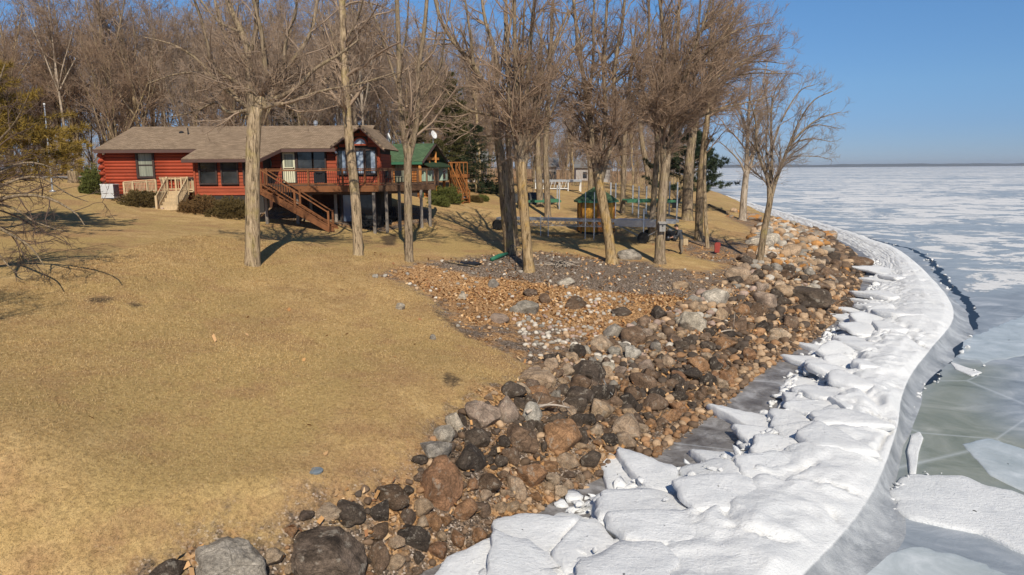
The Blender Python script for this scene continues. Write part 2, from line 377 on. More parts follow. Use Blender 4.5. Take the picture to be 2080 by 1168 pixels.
# opposite shore, a low wooded line
b = MB(); N = 160
fx = np.linspace(-1500, 8500, N)
for i, x in enumerate(fx):
    h = 20 + 9 * mnoise.noise((x * .004, 1, 0)) + 4 * mnoise.noise((x * .02, 4, 0)) + x * .0006
    b.v += [(x, 5600, -1), (x, 5600, h * .6), (x, 5640, h), (x, 5800, h * .7)]
for i in range(N - 1):
    for k in range(3): b.f.append((i * 4 + k, i * 4 + 4 + k, i * 4 + 5 + k, i * 4 + 1 + k))
props(b.build('far_shore', simple('far_woods', (.06, .06, .055), .95, .3, .02), smooth=True), kind='structure')

# ------------------------------------------------------------------ pushed-up ice along the shore
PAIRS = [((600, 1330), (1400, 1400)), ((760, 1225), (1560, 1250)), ((850, 1165), (1640, 1168)), ((975, 1108), (1700, 1100)), ((1075, 1055), (1745, 1045)), ((1185, 1003), (1785, 985)), ((1315, 958), (1812, 925)), ((1440, 920), (1825, 870)), ((1510, 865), (1830, 815)),
         ((1565, 805), (1850, 765)), ((1592, 756), (1885, 715)), ((1640, 710), (1915, 682)), ((1680, 670), (1936, 645)), ((1722, 630), (1925, 605)), ((1760, 590), (1895, 570)), ((1775, 553), (1860, 535)),
         ((1772, 530), (1822, 507)), ((1738, 503), (1765, 486)), ((1680, 476), (1710, 468)), ((1600, 447), (1625, 442)), ((1530, 424), (1552, 421)), ((1460, 400), (1480, 399))]
IN = np.array([at(*a, .36 if 1400 < a[0] < 1600 and a[1] > 700 else .10)[:2] for a, _ in PAIRS]); OUT = np.array([at(*b_, .35)[:2] for _, b_ in PAIRS])
cum = np.concatenate([[0], np.cumsum(np.hypot(*np.diff((IN + OUT) / 2, axis=0).T))]); SL = cum[-1]
def cat(P, s):
    """smooth curve through the stations"""
    s = np.clip(np.asarray(s, float), 0, SL - 1e-6); i = np.clip(np.searchsorted(cum, s, 'right') - 1, 0, len(cum) - 2)
    u = ((s - cum[i]) / (cum[i + 1] - cum[i]))[..., None]
    T = np.gradient(P, cum, axis=0); d = (cum[i + 1] - cum[i])[..., None]
    return (2 * u**3 - 3 * u**2 + 1) * P[i] + (u**3 - 2 * u**2 + u) * d * T[i] + (-2 * u**3 + 3 * u**2) * P[i + 1] + (u**3 - u**2) * d * T[i + 1]
def ridge_xy(s, t):
    a, b_ = cat(IN, s), cat(OUT, s); return a + (b_ - a) * np.asarray(t)[..., None]
def ridge_h(s, t):
    return np.interp(t, [-.04, 0, .10, .2, .42, .55, .75, .92, 1.0, 1.04, 1.09, 1.16], [-.1, -.03, .08, .25, .40, .56, .64, .55, .40, .2, .06, -.04])
ts_ = np.concatenate([np.linspace(-.04, 1, 64), np.linspace(1.006, 1.16, 22)]); ss_ = np.concatenate([np.arange(0, 26, .12), np.arange(26, 50, .22), np.arange(50, SL, .6)])
gs, gt = np.meshgrid(ss_, ts_, indexing='ij')
apw = np.array([mnoise.fractal((s * .16, 3.3, 0), .8, 2, 2) for s in ss_])[:, None]
xy = ridge_xy(gs, np.where(gt > 1, 1 + (gt - 1) * np.clip(1 + 1.3 * apw, .35, 2.2), gt) + .018 * apw)
hh = ridge_h(gs, gt)
def fn(x, y, sc, seed): return np.array([mnoise.fractal((a * sc, b_ * sc, seed), .8, 2.1, 4) for a, b_ in zip(np.ravel(x), np.ravel(y))]).reshape(np.shape(x))
def vn(x, y, sc, seed):
    out = []
    for a, b_ in zip(np.ravel(x), np.ravel(y)):
        d, _ = mnoise.voronoi((a * sc, b_ * sc, seed)); out.append(d[1] - d[0])
    return np.array(out).reshape(np.shape(x))
wob = fn(xy[..., 0], xy[..., 1], .5, 2.2)
wx, wy = xy[..., 0] + .3 * wob, xy[..., 1] + .3 * fn(xy[..., 0], xy[..., 1], .5, 8.8)
edge = vn(wx, wy, .42, 1.5); edge2 = vn(wx, wy, 1.3, 4.5)
top = np.clip(np.minimum(gt / .08, (1.0 - gt) / .08), 0, 1)
inner = np.clip((.62 - gt) / .12, 0, 1)
far_ = np.clip((40 - gs) / 16, .45, 1)
hh = hh + top * far_ * (.15 * wob - .20 * (1 - inner) * np.exp(-(edge / .045) ** 2) * np.clip(fn(wx, wy, .3, 17) * 3 + .7, 0, 1) + .03 * fn(wx, wy, 2.5, 6)) + top * far_ * inner * (-.22 * np.exp(-(edge2 / .12) ** 2) + .07 * fn(wx, wy, 2.0, 3))
n0, n1_ = gs.shape
i = (np.arange((n0 - 1) * n1_).reshape(n0 - 1, n1_)[:, :-1]).ravel()
f = np.stack([i, i + n1_, i + n1_ + 1, i + 1], 1)
def snow_mat(name, lo, hi, apron=False):
    t = NT(name, .8, .25)
    nn = t.noise(1.6, 6, .7); n5 = t.noise(14, 5, .75)
    c = t.ramp(nn, [(.3, lo), (.65, hi)])
    c = t.mix(t.ramp(t.noise(5, 5, .75), [(.62, 0), (.78, .35)]), c, (.62, .64, .66))
    if apron:
        ap = t.attr('apron').outputs['Fac']
        ap = t.math('ADD', ap, t.math('MULTIPLY', t.math('SUBTRACT', t.noise(2.2, 5, .7), .5), .10))
        gcol = t.ramp(t.noise(.9, 5, .65), [(.28, (.17, .185, .20)), (.5, (.32, .335, .355)), (.62, (.42, .435, .45)), (.78, (.62, .63, .635))])
        apf = t.ramp(ap, [(.47, 0), (.53, 1)])
        c = t.mix(apf, c, gcol); t.rough(t.mix(apf, (.8, .8, .8), (.38, .38, .38)))
    c = t.mix(t.ramp(t.noise(23, 4, .8), [(.70, 0), (.78, .5)]), c, (.33, .29, .24)) if not apron else c
    c = t.mix(t.ramp(t.noise(.8, 6, .75), [(.52, 0), (.62, .45)]), c, (.58, .60, .615))
    t.col(c); t.bump(t.noise(9, 5, .75, t.scale(t.pos, (.5, 1.6, 1))), .5, .05); t.bump(n5, .55, .045); t.bump(t.noise(45, 3, .7), .6, .018); t.bump(t.noise(4, 6, .75, t.scale(t.pos, (1, .6, 1))), .35, .09); t.bump(t.noise(3.5, 5, .7, t.scale(t.pos, (1, .4, 1))), .4, .07)
    t.b.inputs['Subsurface Weight'].default_value = 0.0
    return t.m
m_snow = snow_mat('ridge_snow', (.68, .69, .695), (.82, .82, .815), True)
m_slab = snow_mat('slab_snow', (.66, .67, .68), (.82, .82, .815))
rm = np_mesh('ice_ridge', np.stack([xy[..., 0].ravel(), xy[..., 1].ravel(), hh.ravel()], 1), f[:, ::-1], m_snow, True)
rm.attributes.new('apron', 'FLOAT', 'POINT').data.foreach_set('value', np.clip(.5 + (gt - 1.0) * 9, 0, 1).astype(np.float32).ravel())
ridge = props(mobj('ice_ridge', rm), kind='structure')
# plates of ice heaped on the ridge: cells of an irregular tiling, each its own block
def clip_half(poly, p, n):
    out = []
    for i in range(len(poly)):
        a, b_ = poly[i], poly[(i + 1) % len(poly)]; da, db = (a - p) @ n, (b_ - p) @ n
        if da <= 0: out.append(a)
        if da * db < 0: out.append(a + (b_ - a) * (da / (da - db)))
    return out
r1 = np.random.default_rng(21)
seeds = []
s = 3.2
while s < 48:
    pool = np.interp(s, [cum[4], cum[6], cum[9], cum[11]], [0, 1, 1, 0])
    for t0 in list(np.arange(.10 + .08 * pool, .66, .58 / max(1.4, .6 * np.hypot(*(cat(OUT, s) - cat(IN, s))) / 1.45))) + [.78, -.06 + .08 * pool]:
        seeds.append((s + r1.uniform(-.6, .6), t0 + r1.uniform(-.07, .07) * (abs(t0 - .3) < .35)))
    s += r1.uniform(1.2, 2.6) * (1 if s < 26 else 1.6)
SP = np.array([ridge_xy(np.array([a]), np.array([b_]))[0] for a, b_ in seeds]); SA = np.array(seeds)
def plate_mesh(poly, thick, seed, sub=30):
    """a rounded plate with an uneven outline about its own centre"""
    P = np.array(poly); L = np.hypot(*(np.roll(P, -1, 0) - P).T); cl = np.concatenate([[0], np.cumsum(L)]); tt = np.linspace(0, cl[-1], sub, endpoint=False)
    Q = np.stack([np.interp(tt, cl, np.append(P[:, k], P[0, k])) for k in (0, 1)], 1)
    Q = .12 * np.roll(Q, 1, 0) + .76 * Q + .12 * np.roll(Q, -1, 0)
    rr = np.array([1 + .13 * mnoise.fractal((q[0] * 2.1, q[1] * 2.1, seed), .7, 2, 5) for q in Q]); Q = Q * rr[:, None]
    sc = float(np.hypot(*Q.T).mean()); ed = min(.05 / max(sc, .1), .2)
    rings = [(0.02, 0), (.4, 0), (.7, 0), (1 - 1.6 * ed, -.01), (1 - .8 * ed, -.035), (1 - .3 * ed, -.085), (1, -.16), (1.0, -.6), (.9, -1)]
    vs = []
    for k, dz in rings:
        z = dz * thick if dz <= -.5 else dz * min(1, thick / .3)
        for q in Q * k:
            nz = .026 * mnoise.fractal((q[0] * 1.5, q[1] * 1.5, seed + 5), .8, 2, 4) + .015 * mnoise.noise((q[0] * 7, q[1] * 7, seed)); ox = .05 * mnoise.noise((q[0] * 4, q[1] * 4, z * 5 + seed)) if dz < -.03 else 0
            vs.append((q[0] * (1 + ox), q[1] * (1 + ox), z + nz))
    fs = []
    for a in range(len(rings) - 1):
        for k in range(sub): fs.append((a * sub + k, (a + 1) * sub + k, (a + 1) * sub + (k + 1) % sub, a * sub + (k + 1) % sub))
    return np_mesh('ice_plate', vs, fs, m_slab, True)
for k in range(len(SP)):
    p = SP[k]; sk, tk = SA[k]
    if tk > .70 or tk < .05 or (sk > 20 and tk > .50) or (sk > 34 and tk > .36): continue
    poly = [p + np.array(c_) * 2.0 for c_ in ((-1, -1), (1, -1), (1, 1), (-1, 1))]
    for j in np.argsort(((SP - p) ** 2).sum(1))[1:14]:
        q = SP[j]; nrm = q - p; poly = clip_half(poly, (p + q) / 2 - nrm / np.hypot(*nrm) * r1.uniform(-.09, .015), nrm)
        if len(poly) < 3: break
    if len(poly) < 3: continue
    pin, pout = cat(IN, np.array([sk]))[0], cat(OUT, np.array([sk]))[0]; axn = (pout - pin) / np.hypot(*(pout - pin))
    poly = clip_half(poly, pin + (pout - pin) * (.80 if sk < 14 else .62), axn)
    if len(poly) >= 3: poly = clip_half(poly, pin + (pout - pin) * r1.uniform(-.02, .05), -axn)
    if len(poly) < 3: continue
    cen = np.mean(poly, 0); loc = [q - cen for q in poly]
    if shore_dist(np.array([cen[0]]), np.array([cen[1]]))[0] > -.15: continue
    size = np.mean([np.hypot(*q) for q in loc])
    me = plate_mesh(loc, r1.uniform(.2, .38), k * 3.7, 34 if sk < 20 else 20)
    th_ = float(ridge_h(sk, np.clip(tk, .05, .7)))
    o = mobj('ice_plate', me, ridge, (cen[0], cen[1], th_ + r1.uniform(-.03, .11) + (.07 if tk < .45 else .04)))
    tl_ = (.06 if tk < .25 else .11) if tk < .42 else .05
    o.rotation_euler = (r1.normal(0, tl_), r1.normal(0, tl_), 0)
# loose ice lumps along the inner edge and along the crack further out
def lump_mesh(name, seed, mat, sub=2, sc=(1, 1, .7), rough=.3, cuts=3, hard=.85, lo=.6):
    bm = bmesh.new(); bmesh.ops.create_icosphere(bm, subdivisions=sub, radius=1)
    rr = random.Random(seed)
    cutp = [(Vector((rr.gauss(0, 1), rr.gauss(0, 1), rr.gauss(0, .8))).normalized(), rr.uniform(lo, .9)) for _ in range(cuts)]
    for v in bm.verts:
        d = v.co.normalized()
        r = 1 + rough * mnoise.fractal(d * .9 + Vector((seed * 3.1, 0, 0)), .9, 2.1, 2) + rough * .28 * mnoise.fractal(d * 3 + Vector((0, seed, 0)), .8, 2, 3)
        p = d * r
        for n_, l in cutp:
            e = p.dot(n_) - l
            if e > 0: p -= n_ * e * hard
        p *= 1 + .045 * mnoise.fractal(d * 2.6 + Vector((0, seed * 2.0, 3)), .9, 2, 4)
        v.co = Vector((p.x * sc[0], p.y * sc[1], p.z * sc[2]))
    me = bpy.data.meshes.new(name); bm.to_mesh(me); bm.free()
    me.materials.append(mat); me.polygons.foreach_set('use_smooth', [True] * len(me.polygons)); return me
ice_lumps = [lump_mesh('ice_lump', 40 + k, m_slab, 2, (1, r1.uniform(.5, 1), r1.uniform(.35, .7)), .45, 10, 1.0, .3) for k in range(6)]
def put_lump(x, y, z, r):
    o = mobj('ice_lump', ice_lumps[r1.integers(6)], ridge, (x, y, z)); o.scale = (r, r, r); o.rotation_euler = (r1.normal(0, .4), r1.normal(0, .4), r1.uniform(0, 6.3))
for k in range(420):
    s = r1.uniform(2.5, 60); t = r1.normal(.06, .045); x, y = ridge_xy(np.array([s]), np.array([t]))[0]
    if shore_dist(np.array([x]), np.array([y]))[0] < -.1: put_lump(x, y, max(.02, float(ridge_h(s, t))) , abs(r1.normal(.10, .09)) + .05)
for k in range(46):
    s = r1.uniform(2.5, 20); t = r1.uniform(.08, .45); x, y = ridge_xy(np.array([s]), np.array([t]))[0]; put_lump(x, y, float(ridge_h(s, t)) + .12, abs(r1.normal(.08, .06)) + .04)
CRACK = [(1700, 466), (1785, 490), (1850, 505), (1893, 530), (1922, 575), (1962, 608), (1976, 640), (1972, 665), (1945, 690), (1938, 715), (1908, 742), (1893, 762), (1868, 792), (1845, 825)]
CWD = [.2, .3, .38, .45, .5, .42, .45, .55, .4, .5, .38, .35, .25, .05]
cw_ = np.array([at(a, b_, 0)[:2] for a, b_ in CRACK]); cc = np.concatenate([[0], np.cumsum(np.hypot(*np.diff(cw_, axis=0).T))])
sc_ = np.arange(0, cc[-1], .2); pc = np.stack([np.interp(sc_, cc, cw_[:, k]) for k in (0, 1)], 1); wc = np.interp(sc_, cc, CWD) * .5
tn = np.gradient(pc, axis=0); tn /= np.hypot(*tn.T)[:, None]; nr = np.stack([tn[:, 1], -tn[:, 0]], 1)
na = np.array([mnoise.fractal((s * .9, 0, 0), .8, 2, 4) for s in sc_]); nbb = np.array([mnoise.fractal((s * .9, 9, 0), .8, 2, 4) for s in sc_]); nmid = np.array([mnoise.fractal((s * .5, 5, 0), .8, 2, 4) for s in sc_]) * .3
A = pc + nr * ((wc * (1 + .5 * na)).clip(.02) + nmid)[:, None]; B = pc - nr * ((wc * (1 + .5 * nbb)).clip(.02) - nmid)[:, None]
v = np.concatenate([np.c_[A, np.full(len(A), .005)], np.c_[B, np.full(len(B), .005)]]); n = len(A); k = np.arange(n - 1)
m_water = simple('dark_water', (.018, .026, .04), .35, .3, 2, 0, .05)
props(mobj('open_water_crack', np_mesh('open_water_crack', v, np.stack([k, k + 1, n + k + 1, n + k], 1), m_water)), kind='structure')
for k in range(46):
    i = r1.integers(6, n - 2); sd = r1.choice([-1, 1]); d = wc[i] + r1.normal(.08, .12); x, y = pc[i] + nr[i] * sd * d; put_lump(x, y, .03, abs(r1.normal(.07, .06)) + .03)
# plates of snow-covered and clear ice on the near lake
def sheet(name, pts, z, th, mat, seed, amp=.10, sub=90):
    P = np.array([at(a, b_, 0)[:2] for a, b_ in pts]); cen = P.mean(0); P = P - cen
    L = np.hypot(*(np.roll(P, -1, 0) - P).T); cl = np.concatenate([[0], np.cumsum(L)]); tt = np.linspace(0, cl[-1], sub, endpoint=False)
    Q = np.stack([np.interp(tt, cl, np.append(P[:, k], P[0, k])) for k in (0, 1)], 1)
    Q = Q * np.array([1 + amp * mnoise.fractal((q[0] * 1.6, q[1] * 1.6, seed), .7, 2.1, 5) for q in Q])[:, None]
    vs = []; rings = [(.02, 0), (.3, 0), (.6, 0), (.85, 0), (.96, -.2), (1, -.5), (1.01, -1)]
    for k, dz in rings:
        for q in Q * k: vs.append((q[0], q[1], dz * th + (.25 * th * mnoise.fractal((q[0], q[1], seed), .8, 2, 4) if k < .97 else 0)))
    fs = [(a * sub + k, (a + 1) * sub + k, (a + 1) * sub + (k + 1) % sub, a * sub + (k + 1) % sub) for a in range(len(rings) - 1) for k in range(sub)]
    return props(mobj(name, np_mesh(name, vs, fs, mat, True), None, (cen[0], cen[1], z)), kind='structure')
tc = NT('clear_ice', .3, .45)
tc.col(tc.ramp(tc.noise(1.0, 6, .7, None, .6), [(.3, (.33, .37, .37)), (.55, (.48, .52, .53)), (.75, (.66, .69, .70))])); tc.bump(tc.noise(6, 5, .7), .25, .02)
ts2 = snow_mat('sheet_snow', (.64, .655, .67), (.82, .825, .82))
sheet('snow_sheet', [(1808, 1005), (1832, 970), (1880, 962), (1960, 975), (2080, 1010), (2180, 1040), (2300, 1180), (2150, 1150), (2060, 1120), (1990, 1085), (1930, 1075), (1850, 1058), (1815, 1040)], .09, .1, ts2, 3)
sheet('snow_tongue', [(1850, 885), (1868, 878), (1876, 890), (1866, 920), (1860, 968), (1848, 965), (1842, 920)], .07, .09, ts2, 9, .05, 50)
sheet('thin_ice_plate', [(1955, 903), (2010, 890), (2090, 915), (2160, 1010), (2080, 1000), (2010, 965)], .02, .03, tc.m, 5, .04)
sheet('thin_ice_plate', [(1930, 735), (1995, 757), (1975, 765), (1940, 750)], .03, .04, ts2, 6, .05, 40)
sheet('thin_ice_plate', [(1960, 690), (2080, 640), (2180, 660), (2100, 720), (2000, 735), (1945, 725)], .012, .02, tc.m, 8, .1)
sheet('thin_ice_plate', [(1700, 1168), (1760, 1130), (1850, 1110), (1960, 1130), (2100, 1200), (1900, 1300), (1650, 1260)], .012, .02, tc.m, 11, .1)
for a, b_, r in [(1832, 985, .14), (1822, 1000, .16), (1828, 1015, .1), (1838, 975, .09), (1815, 1030, .12), (1758, 1085, .1), (1768, 1098, .12), (1745, 1110, .08), (1720, 1140, .13), (1708, 1150, .15), (1735, 1128, .1), (1690, 1160, .12), (1880, 968, .06), (1920, 972, .05), (1905, 775, .1), (1880, 785, .09), (1868, 800, .08), (1852, 830, .07), (1845, 860, .06), (1990, 755, .1), (1900, 540, .2), (1885, 528, .25)]:
    for q in range(3):
        x, y, _ = at(a + r1.normal(0, 6), b_ + r1.normal(0, 5), 0); put_lump(x, y, .05, r * r1.uniform(.4, .85))
# ------------------------------------------------------------------ rocks
def rock_mat(name, stops, stain=.35, lichen=0.0, sc=1.0):
    t = NT(name, .85, .2)
    o = t.obj; rnd = t.rand()
    off = t.n('ShaderNodeVectorMath', operation='ADD'); t.L(o, off.inputs[0]); cmb = t.n('ShaderNodeCombineXYZ'); t.L(t.math('MULTIPLY', rnd, 37.0), cmb.inputs[0]); t.L(cmb.outputs[0], off.inputs[1]); vec = off.outputs[0]
    c = t.ramp(rnd, stops)
    c = t.mix(1.0, c, t.ramp(t.noise(1.6 * sc, 5, .65, vec), [(.37, 1 - stain), (.5, 1), (.63, 1 + stain)]), 'MULTIPLY')
    c = t.mix(1.0, c, t.ramp(t.noise(11 * sc, 5, .8, vec), [(.37, .62), (.63, 1.35)]), 'MULTIPLY')
    c = t.mix(1.0, c, t.ramp(t.noise(38 * sc, 3, .8, vec), [(.36, .7), (.64, 1.3)]), 'MULTIPLY')
    c = t.mix(t.ramp(t.noise(2.4 * sc, 6, .7, vec, .4), [(.56, 0), (.63, .42 + stain * .3)]), c, (.40, .35, .28))
    c = t.mix(t.ramp(t.vor(1.3 * sc, vec, 'DISTANCE_TO_EDGE'), [(.0, .55), (.03, 0)]), c, tuple(q * .35 for q in stops[0][1]))
    if lichen:
        c = t.mix(t.ramp(t.noise(1.1 * sc, 6, .7, vec), [(.66 - lichen * .14, 0), (.71 - lichen * .14, .85)]), c, (.44, .19, .04))
    t.col(c); t.bump(t.noise(4 * sc, 7, .75, vec), .8, .12); t.bump(t.noise(30 * sc, 4, .7, vec), .5, .02)
    return t.m
RM = {
 'tan': rock_mat('tan_stone', [(0, (.34, .235, .145)), (.4, (.41, .29, .185)), (.7, (.36, .255, .17)), (1, (.44, .33, .225))]),
 'orange': rock_mat('rusty_stone', [(0, (.27, .15, .075)), (.5, (.33, .185, .095)), (1, (.25, .135, .075))]),
 'brown': rock_mat('brown_stone', [(0, (.115, .075, .048)), (.35, (.165, .105, .066)), (.7, (.21, .14, .092)), (1, (.13, .092, .068))]),
 'dark': rock_mat('dark_stone', [(0, (.055, .043, .034)), (.5, (.085, .063, .047)), (1, (.105, .078, .057))], .35),
 'grey': rock_mat('grey_stone', [(0, (.25, .22, .175)), (.5, (.315, .275, .225)), (1, (.27, .24, .205))]),
 'pale': rock_mat('pale_stone', [(0, (.42, .36, .275)), (.4, (.50, .42, .32)), (.7, (.40, .36, .30)), (1, (.53, .46, .36))]),
 'pink': rock_mat('pinkish_stone', [(0, (.32, .235, .175)), (.5, (.38, .285, .21)), (1, (.29, .215, .165))]),
 'lichen': rock_mat('lichen_stone', [(0, (.25, .20, .15)), (.5, (.33, .27, .21)), (1, (.22, .18, .14))], .3, 1.0),
 'mottled': rock_mat('mottled_stone', [(0, (.12, .088, .065)), (1, (.15, .11, .08))], .7, 0, 1.0),
}
# big boulders, each its own: centre and size as measured, colour, outline seed, label
BOULDERS = [
 (452, 1132, 172, 105, 'grey', 'huge pale grey boulder with a cracked face at the near lawn edge'), (655, 1115, 196, 135, 'mottled', 'huge dark brown boulder with pale blotches beside the huge pale grey one'),
 (893, 970, 92, 128, 'orange', 'tall rust brown boulder leaning out at the corner of the lawn'), (882, 906, 84, 52, 'grey', 'grey streaked boulder right behind the tall rust brown one'),
 (900, 878, 58, 48, 'pale', 'cream boulder between the grey streaked one and the upright whitish stone'), (922, 852, 38, 50, 'pale', 'upright whitish egg shaped stone at the lawn edge'),
 (977, 838, 70, 72, 'pink', 'angular pinkish grey block with cracks at the lawn edge'), (1027, 826, 54, 76, 'pink', 'smooth pinkish boulder standing right of the angular cracked block'),
 (1078, 836, 46, 58, 'pale', 'rough pale boulder above the bleached driftwood branch'), (1092, 768, 78, 50, 'tan', 'large tan boulder at the tip of the lawn'), (1090, 796, 60, 42, 'orange', 'rusty pink boulder just below the large tan one at the lawn tip'),
 (1192, 752, 76, 62, 'dark', 'large charcoal boulder below the patch of pale cobbles'), (1218, 695, 44, 46, 'tan', 'flat faced tan boulder standing in the leaves above the charcoal boulder'),
 (1290, 678, 56, 52, 'brown', 'blocky brown grey boulder left of the small tan round one'), (1326, 663, 30, 34, 'tan', 'small round tan boulder beside the blocky brown grey one'),
 (1406, 651, 64, 58, 'pale', 'big cream coloured boulder in the middle of the bank'), (1497, 553, 48, 46, 'tan', 'round tan boulder at the edge of the grass near the forked shore tree'),
 (1455, 600, 62, 46, 'pale', 'long pale boulder with a flat top on the upper bank'), (1590, 588, 52, 42, 'tan', 'rounded cream tan boulder left of the long dark slab'), (1556, 604, 60, 52, 'pink', 'two toned boulder with a dark cap below the rounded cream tan one'),
 (1652, 600, 104, 66, 'dark', 'long dark slab of rock sloping down towards the ice'), (1608, 508, 52, 34, 'tan', 'kidney shaped tan boulder on the far rock pile'), (1280, 517, 50, 32, 'grey', 'flat topped grey boulder between two shore trees on the lawn'),
 (968, 890, 56, 46, 'dark', 'dark striped boulder below the angular pinkish block'), (1062, 885, 84, 70, 'brown', 'long grey brown boulder lying below the driftwood branch'), (1142, 880, 88, 84, 'orange', 'broad boulder dark above and rusty below, in mid bank'),
 (1166, 822, 56, 44, 'dark', 'dark oval boulder up the bank from the broad rusty one'), (1040, 925, 46, 48, 'brown', 'stubby mottled brown boulder under the long grey brown one'), (1078, 960, 72, 68, 'orange', 'large rusty boulder split by a seam near the ice'),
 (1116, 944, 54, 34, 'orange', 'smooth rusty oval boulder right of the split one'), (1196, 932, 50, 42, 'dark', 'blackish boulder lowest on the bank near the grey pool'), (1236, 890, 44, 36, 'dark', 'flat black boulder among small tan stones'),
 (772, 1035, 50, 58, 'dark', 'upright dark egg shaped boulder near the lawn bottom'), (708, 1036, 72, 56, 'dark', 'dark rounded boulder behind the huge blotched one'), (664, 1036, 58, 38, 'tan', 'tan oval stone leaning on the dark rounded boulder'),
 (797, 1003, 72, 50, 'brown', 'dark brown boulder half sunk in the lawn edge'), (845, 1086, 62, 66, 'dark', 'blocky dark boulder right of the huge blotched one'), (770, 1130, 52, 80, 'brown', 'brown slanting boulder against the side of the huge blotched one'),
 (826, 1045, 36, 44, 'brown', 'knobbly brown stone right of the upright egg shaped one'), (890, 1115, 44, 38, 'orange', 'reddish stone near the lowest ice blocks'), (1070, 624, 66, 44, 'grey', 'flat grey slab sunk in the leaves of the beach'),
 (1012, 646, 48, 28, 'pink', 'flat pink stone sunk in the leaves'), (1077, 592, 38, 22, 'brown', 'brown flat stone above the flat grey slab'), (1150, 570, 40, 24, 'pale', 'pale jagged stone in the gravel under the shore trees'), (1003, 574, 24, 24, 'grey', 'small blue grey stone standing in leaf litter'),
 (1172, 614, 52, 36, 'brown', 'brownish slab among leaves right of the flat grey one'), (1106, 606, 32, 26, 'brown', 'dull brown stone touching the flat brown one'), (938, 601, 20, 18, 'pale', 'white stone at the edge of leaves and lawn'),
 (812, 622, 22, 18, 'pale', 'whitish stone lying alone on the lawn'), (762, 560, 13, 14, 'pale', 'small white stone at the lawn side tip of the leaf bed'), (1262, 632, 46, 22, 'dark', 'flat dark slab in leaves left of the cream coloured boulder'),
 (1385, 578, 42, 24, 'tan', 'low tan boulder in gravel left of the long pale one'), (1464, 636, 32, 38, 'tan', 'tan boulder with a pointed top below the long pale one'), (1508, 628, 38, 32, 'orange', 'rusty orange boulder in the middle of the upper bank'), (1536, 630, 34, 42, 'brown', 'tall brown boulder right of the rusty orange one'),
 (1543, 488, 56, 38, 'pale', 'pale grey boulder against the foot of the forked shore tree'), (1566, 482, 40, 32, 'pale', 'light tan boulder just right of the forked shore tree'), (1648, 476, 52, 28, 'lichen', 'boulder bright with orange lichen at the top of the far rock pile'),
 (1684, 474, 44, 28, 'lichen', 'orange lichen boulder at the ice end of the far rock pile top'), (1622, 466, 36, 22, 'lichen', 'lichen spotted boulder behind the kidney shaped one'), (1694, 522, 34, 30, 'dark', 'dark upright boulder low on the far rock pile'),
 (1748, 530, 54, 32, 'brown', 'brown pointed boulder where the far rock pile meets the ice'), (1527, 440, 44, 22, 'lichen', 'lichen crusted boulder at the foot of the pale birch'), (1482, 438, 22, 12, 'lichen', 'small orange boulder left of the pale birch'),
 (1724, 618, 38, 28, 'dark', 'flat blackish boulder in the bay beside the white ice'), (1728, 642, 30, 24, 'dark', 'dark square stone at the waterline below the flat blackish one'), (1385, 700, 34, 30, 'dark', 'dark stone below the big cream coloured boulder'),
 (1375, 772, 30, 32, 'dark', 'dark round stone near the head of the grey pool'), (1410, 605, 30, 22, 'grey', 'grey stone left of the long pale boulder'), (1690, 555, 40, 26, 'brown', 'brown boulder in the middle of the far rock pile'), (1600, 545, 36, 24, 'dark', 'charcoal flat boulder below the kidney shaped one'),
 (879, 685, 14, 18, 'grey', 'small grey stone sunk in the lawn slope'),
]
placed = []          # x, y, radius
def dist_of(p): return float((p - np.array([0, 0, HC])) @ FWD)
for k, (px, py, w_, h_, cl, lab) in enumerate(BOULDERS):
    p = on(px, py + h_ * .30); d = dist_of(p); a = w_ * d / FPX / 2; hh_ = h_ * d / FPX / 2
    me = lump_mesh('boulder', 100 + k, RM[cl], 4 if w_ > 60 else 3, (1, 1, 1), .3 if k % 3 else .38, 8 + k % 5, .96, .55)
    flat = h_ / w_ < .7
    dims = (a * 1.06, a * (.8 if flat else .85), max(hh_ * (1.0 if not flat else .95), a * .35))
    o = mobj('boulder', me, None, (p[0], p[1] + dims[1] * .25, g1(p[0], p[1]) + dims[2] * .28))
    o.scale = dims
    o.rotation_euler = (0, random.uniform(-.15, .15) if k != 2 else .25, random.uniform(-.4, .4))
    if k == 20: o.rotation_euler = (0, .22, -.35)
    props(o, lab, 'boulder', 'big boulders along the lake bank')
    placed.append((p[0], p[1] + dims[1] * .2, min(dims[0], dims[1] * 1.1) * .95))
PL = {}
def cell(x, y): return (int(math.floor(x / 1.5)), int(math.floor(y / 1.5)))
def pl_add(x, y, r): PL.setdefault(cell(x, y), []).append((x, y, r))
def pl_free(x, y, r, f):
    cx, cy = cell(x, y)
    for i in (-1, 0, 1):
        for j in (-1, 0, 1):
            for (a, b_, q) in PL.get((cx + i, cy + j), ()):
                if (a - x) ** 2 + (b_ - y) ** 2 < (f * (r + q)) ** 2: return False
    return True
for p in placed: pl_add(*p)
rr = np.random.default_rng(5)
stones = []          # x, y, r, colour
RIP = px_poly([(330, 1180), (420, 1110), (540, 1120), (620, 1050), (740, 995), (840, 975), (860, 905), (940, 840), (1050, 790), (1100, 735), (1200, 700), (1300, 650), (1400, 610), (1470, 575), (1520, 520), (1530, 470), (1560, 440), (1480, 430)])
RIP = RIP + [(60, 95), (45, 70), (25, 40), (8, 20), (2, 12), (-4, 6), (-9, 8)]
COB = px_poly([(1040, 640), (1130, 600), (1290, 600), (1240, 660), (1250, 720), (1180, 770), (1090, 740), (1060, 690)])
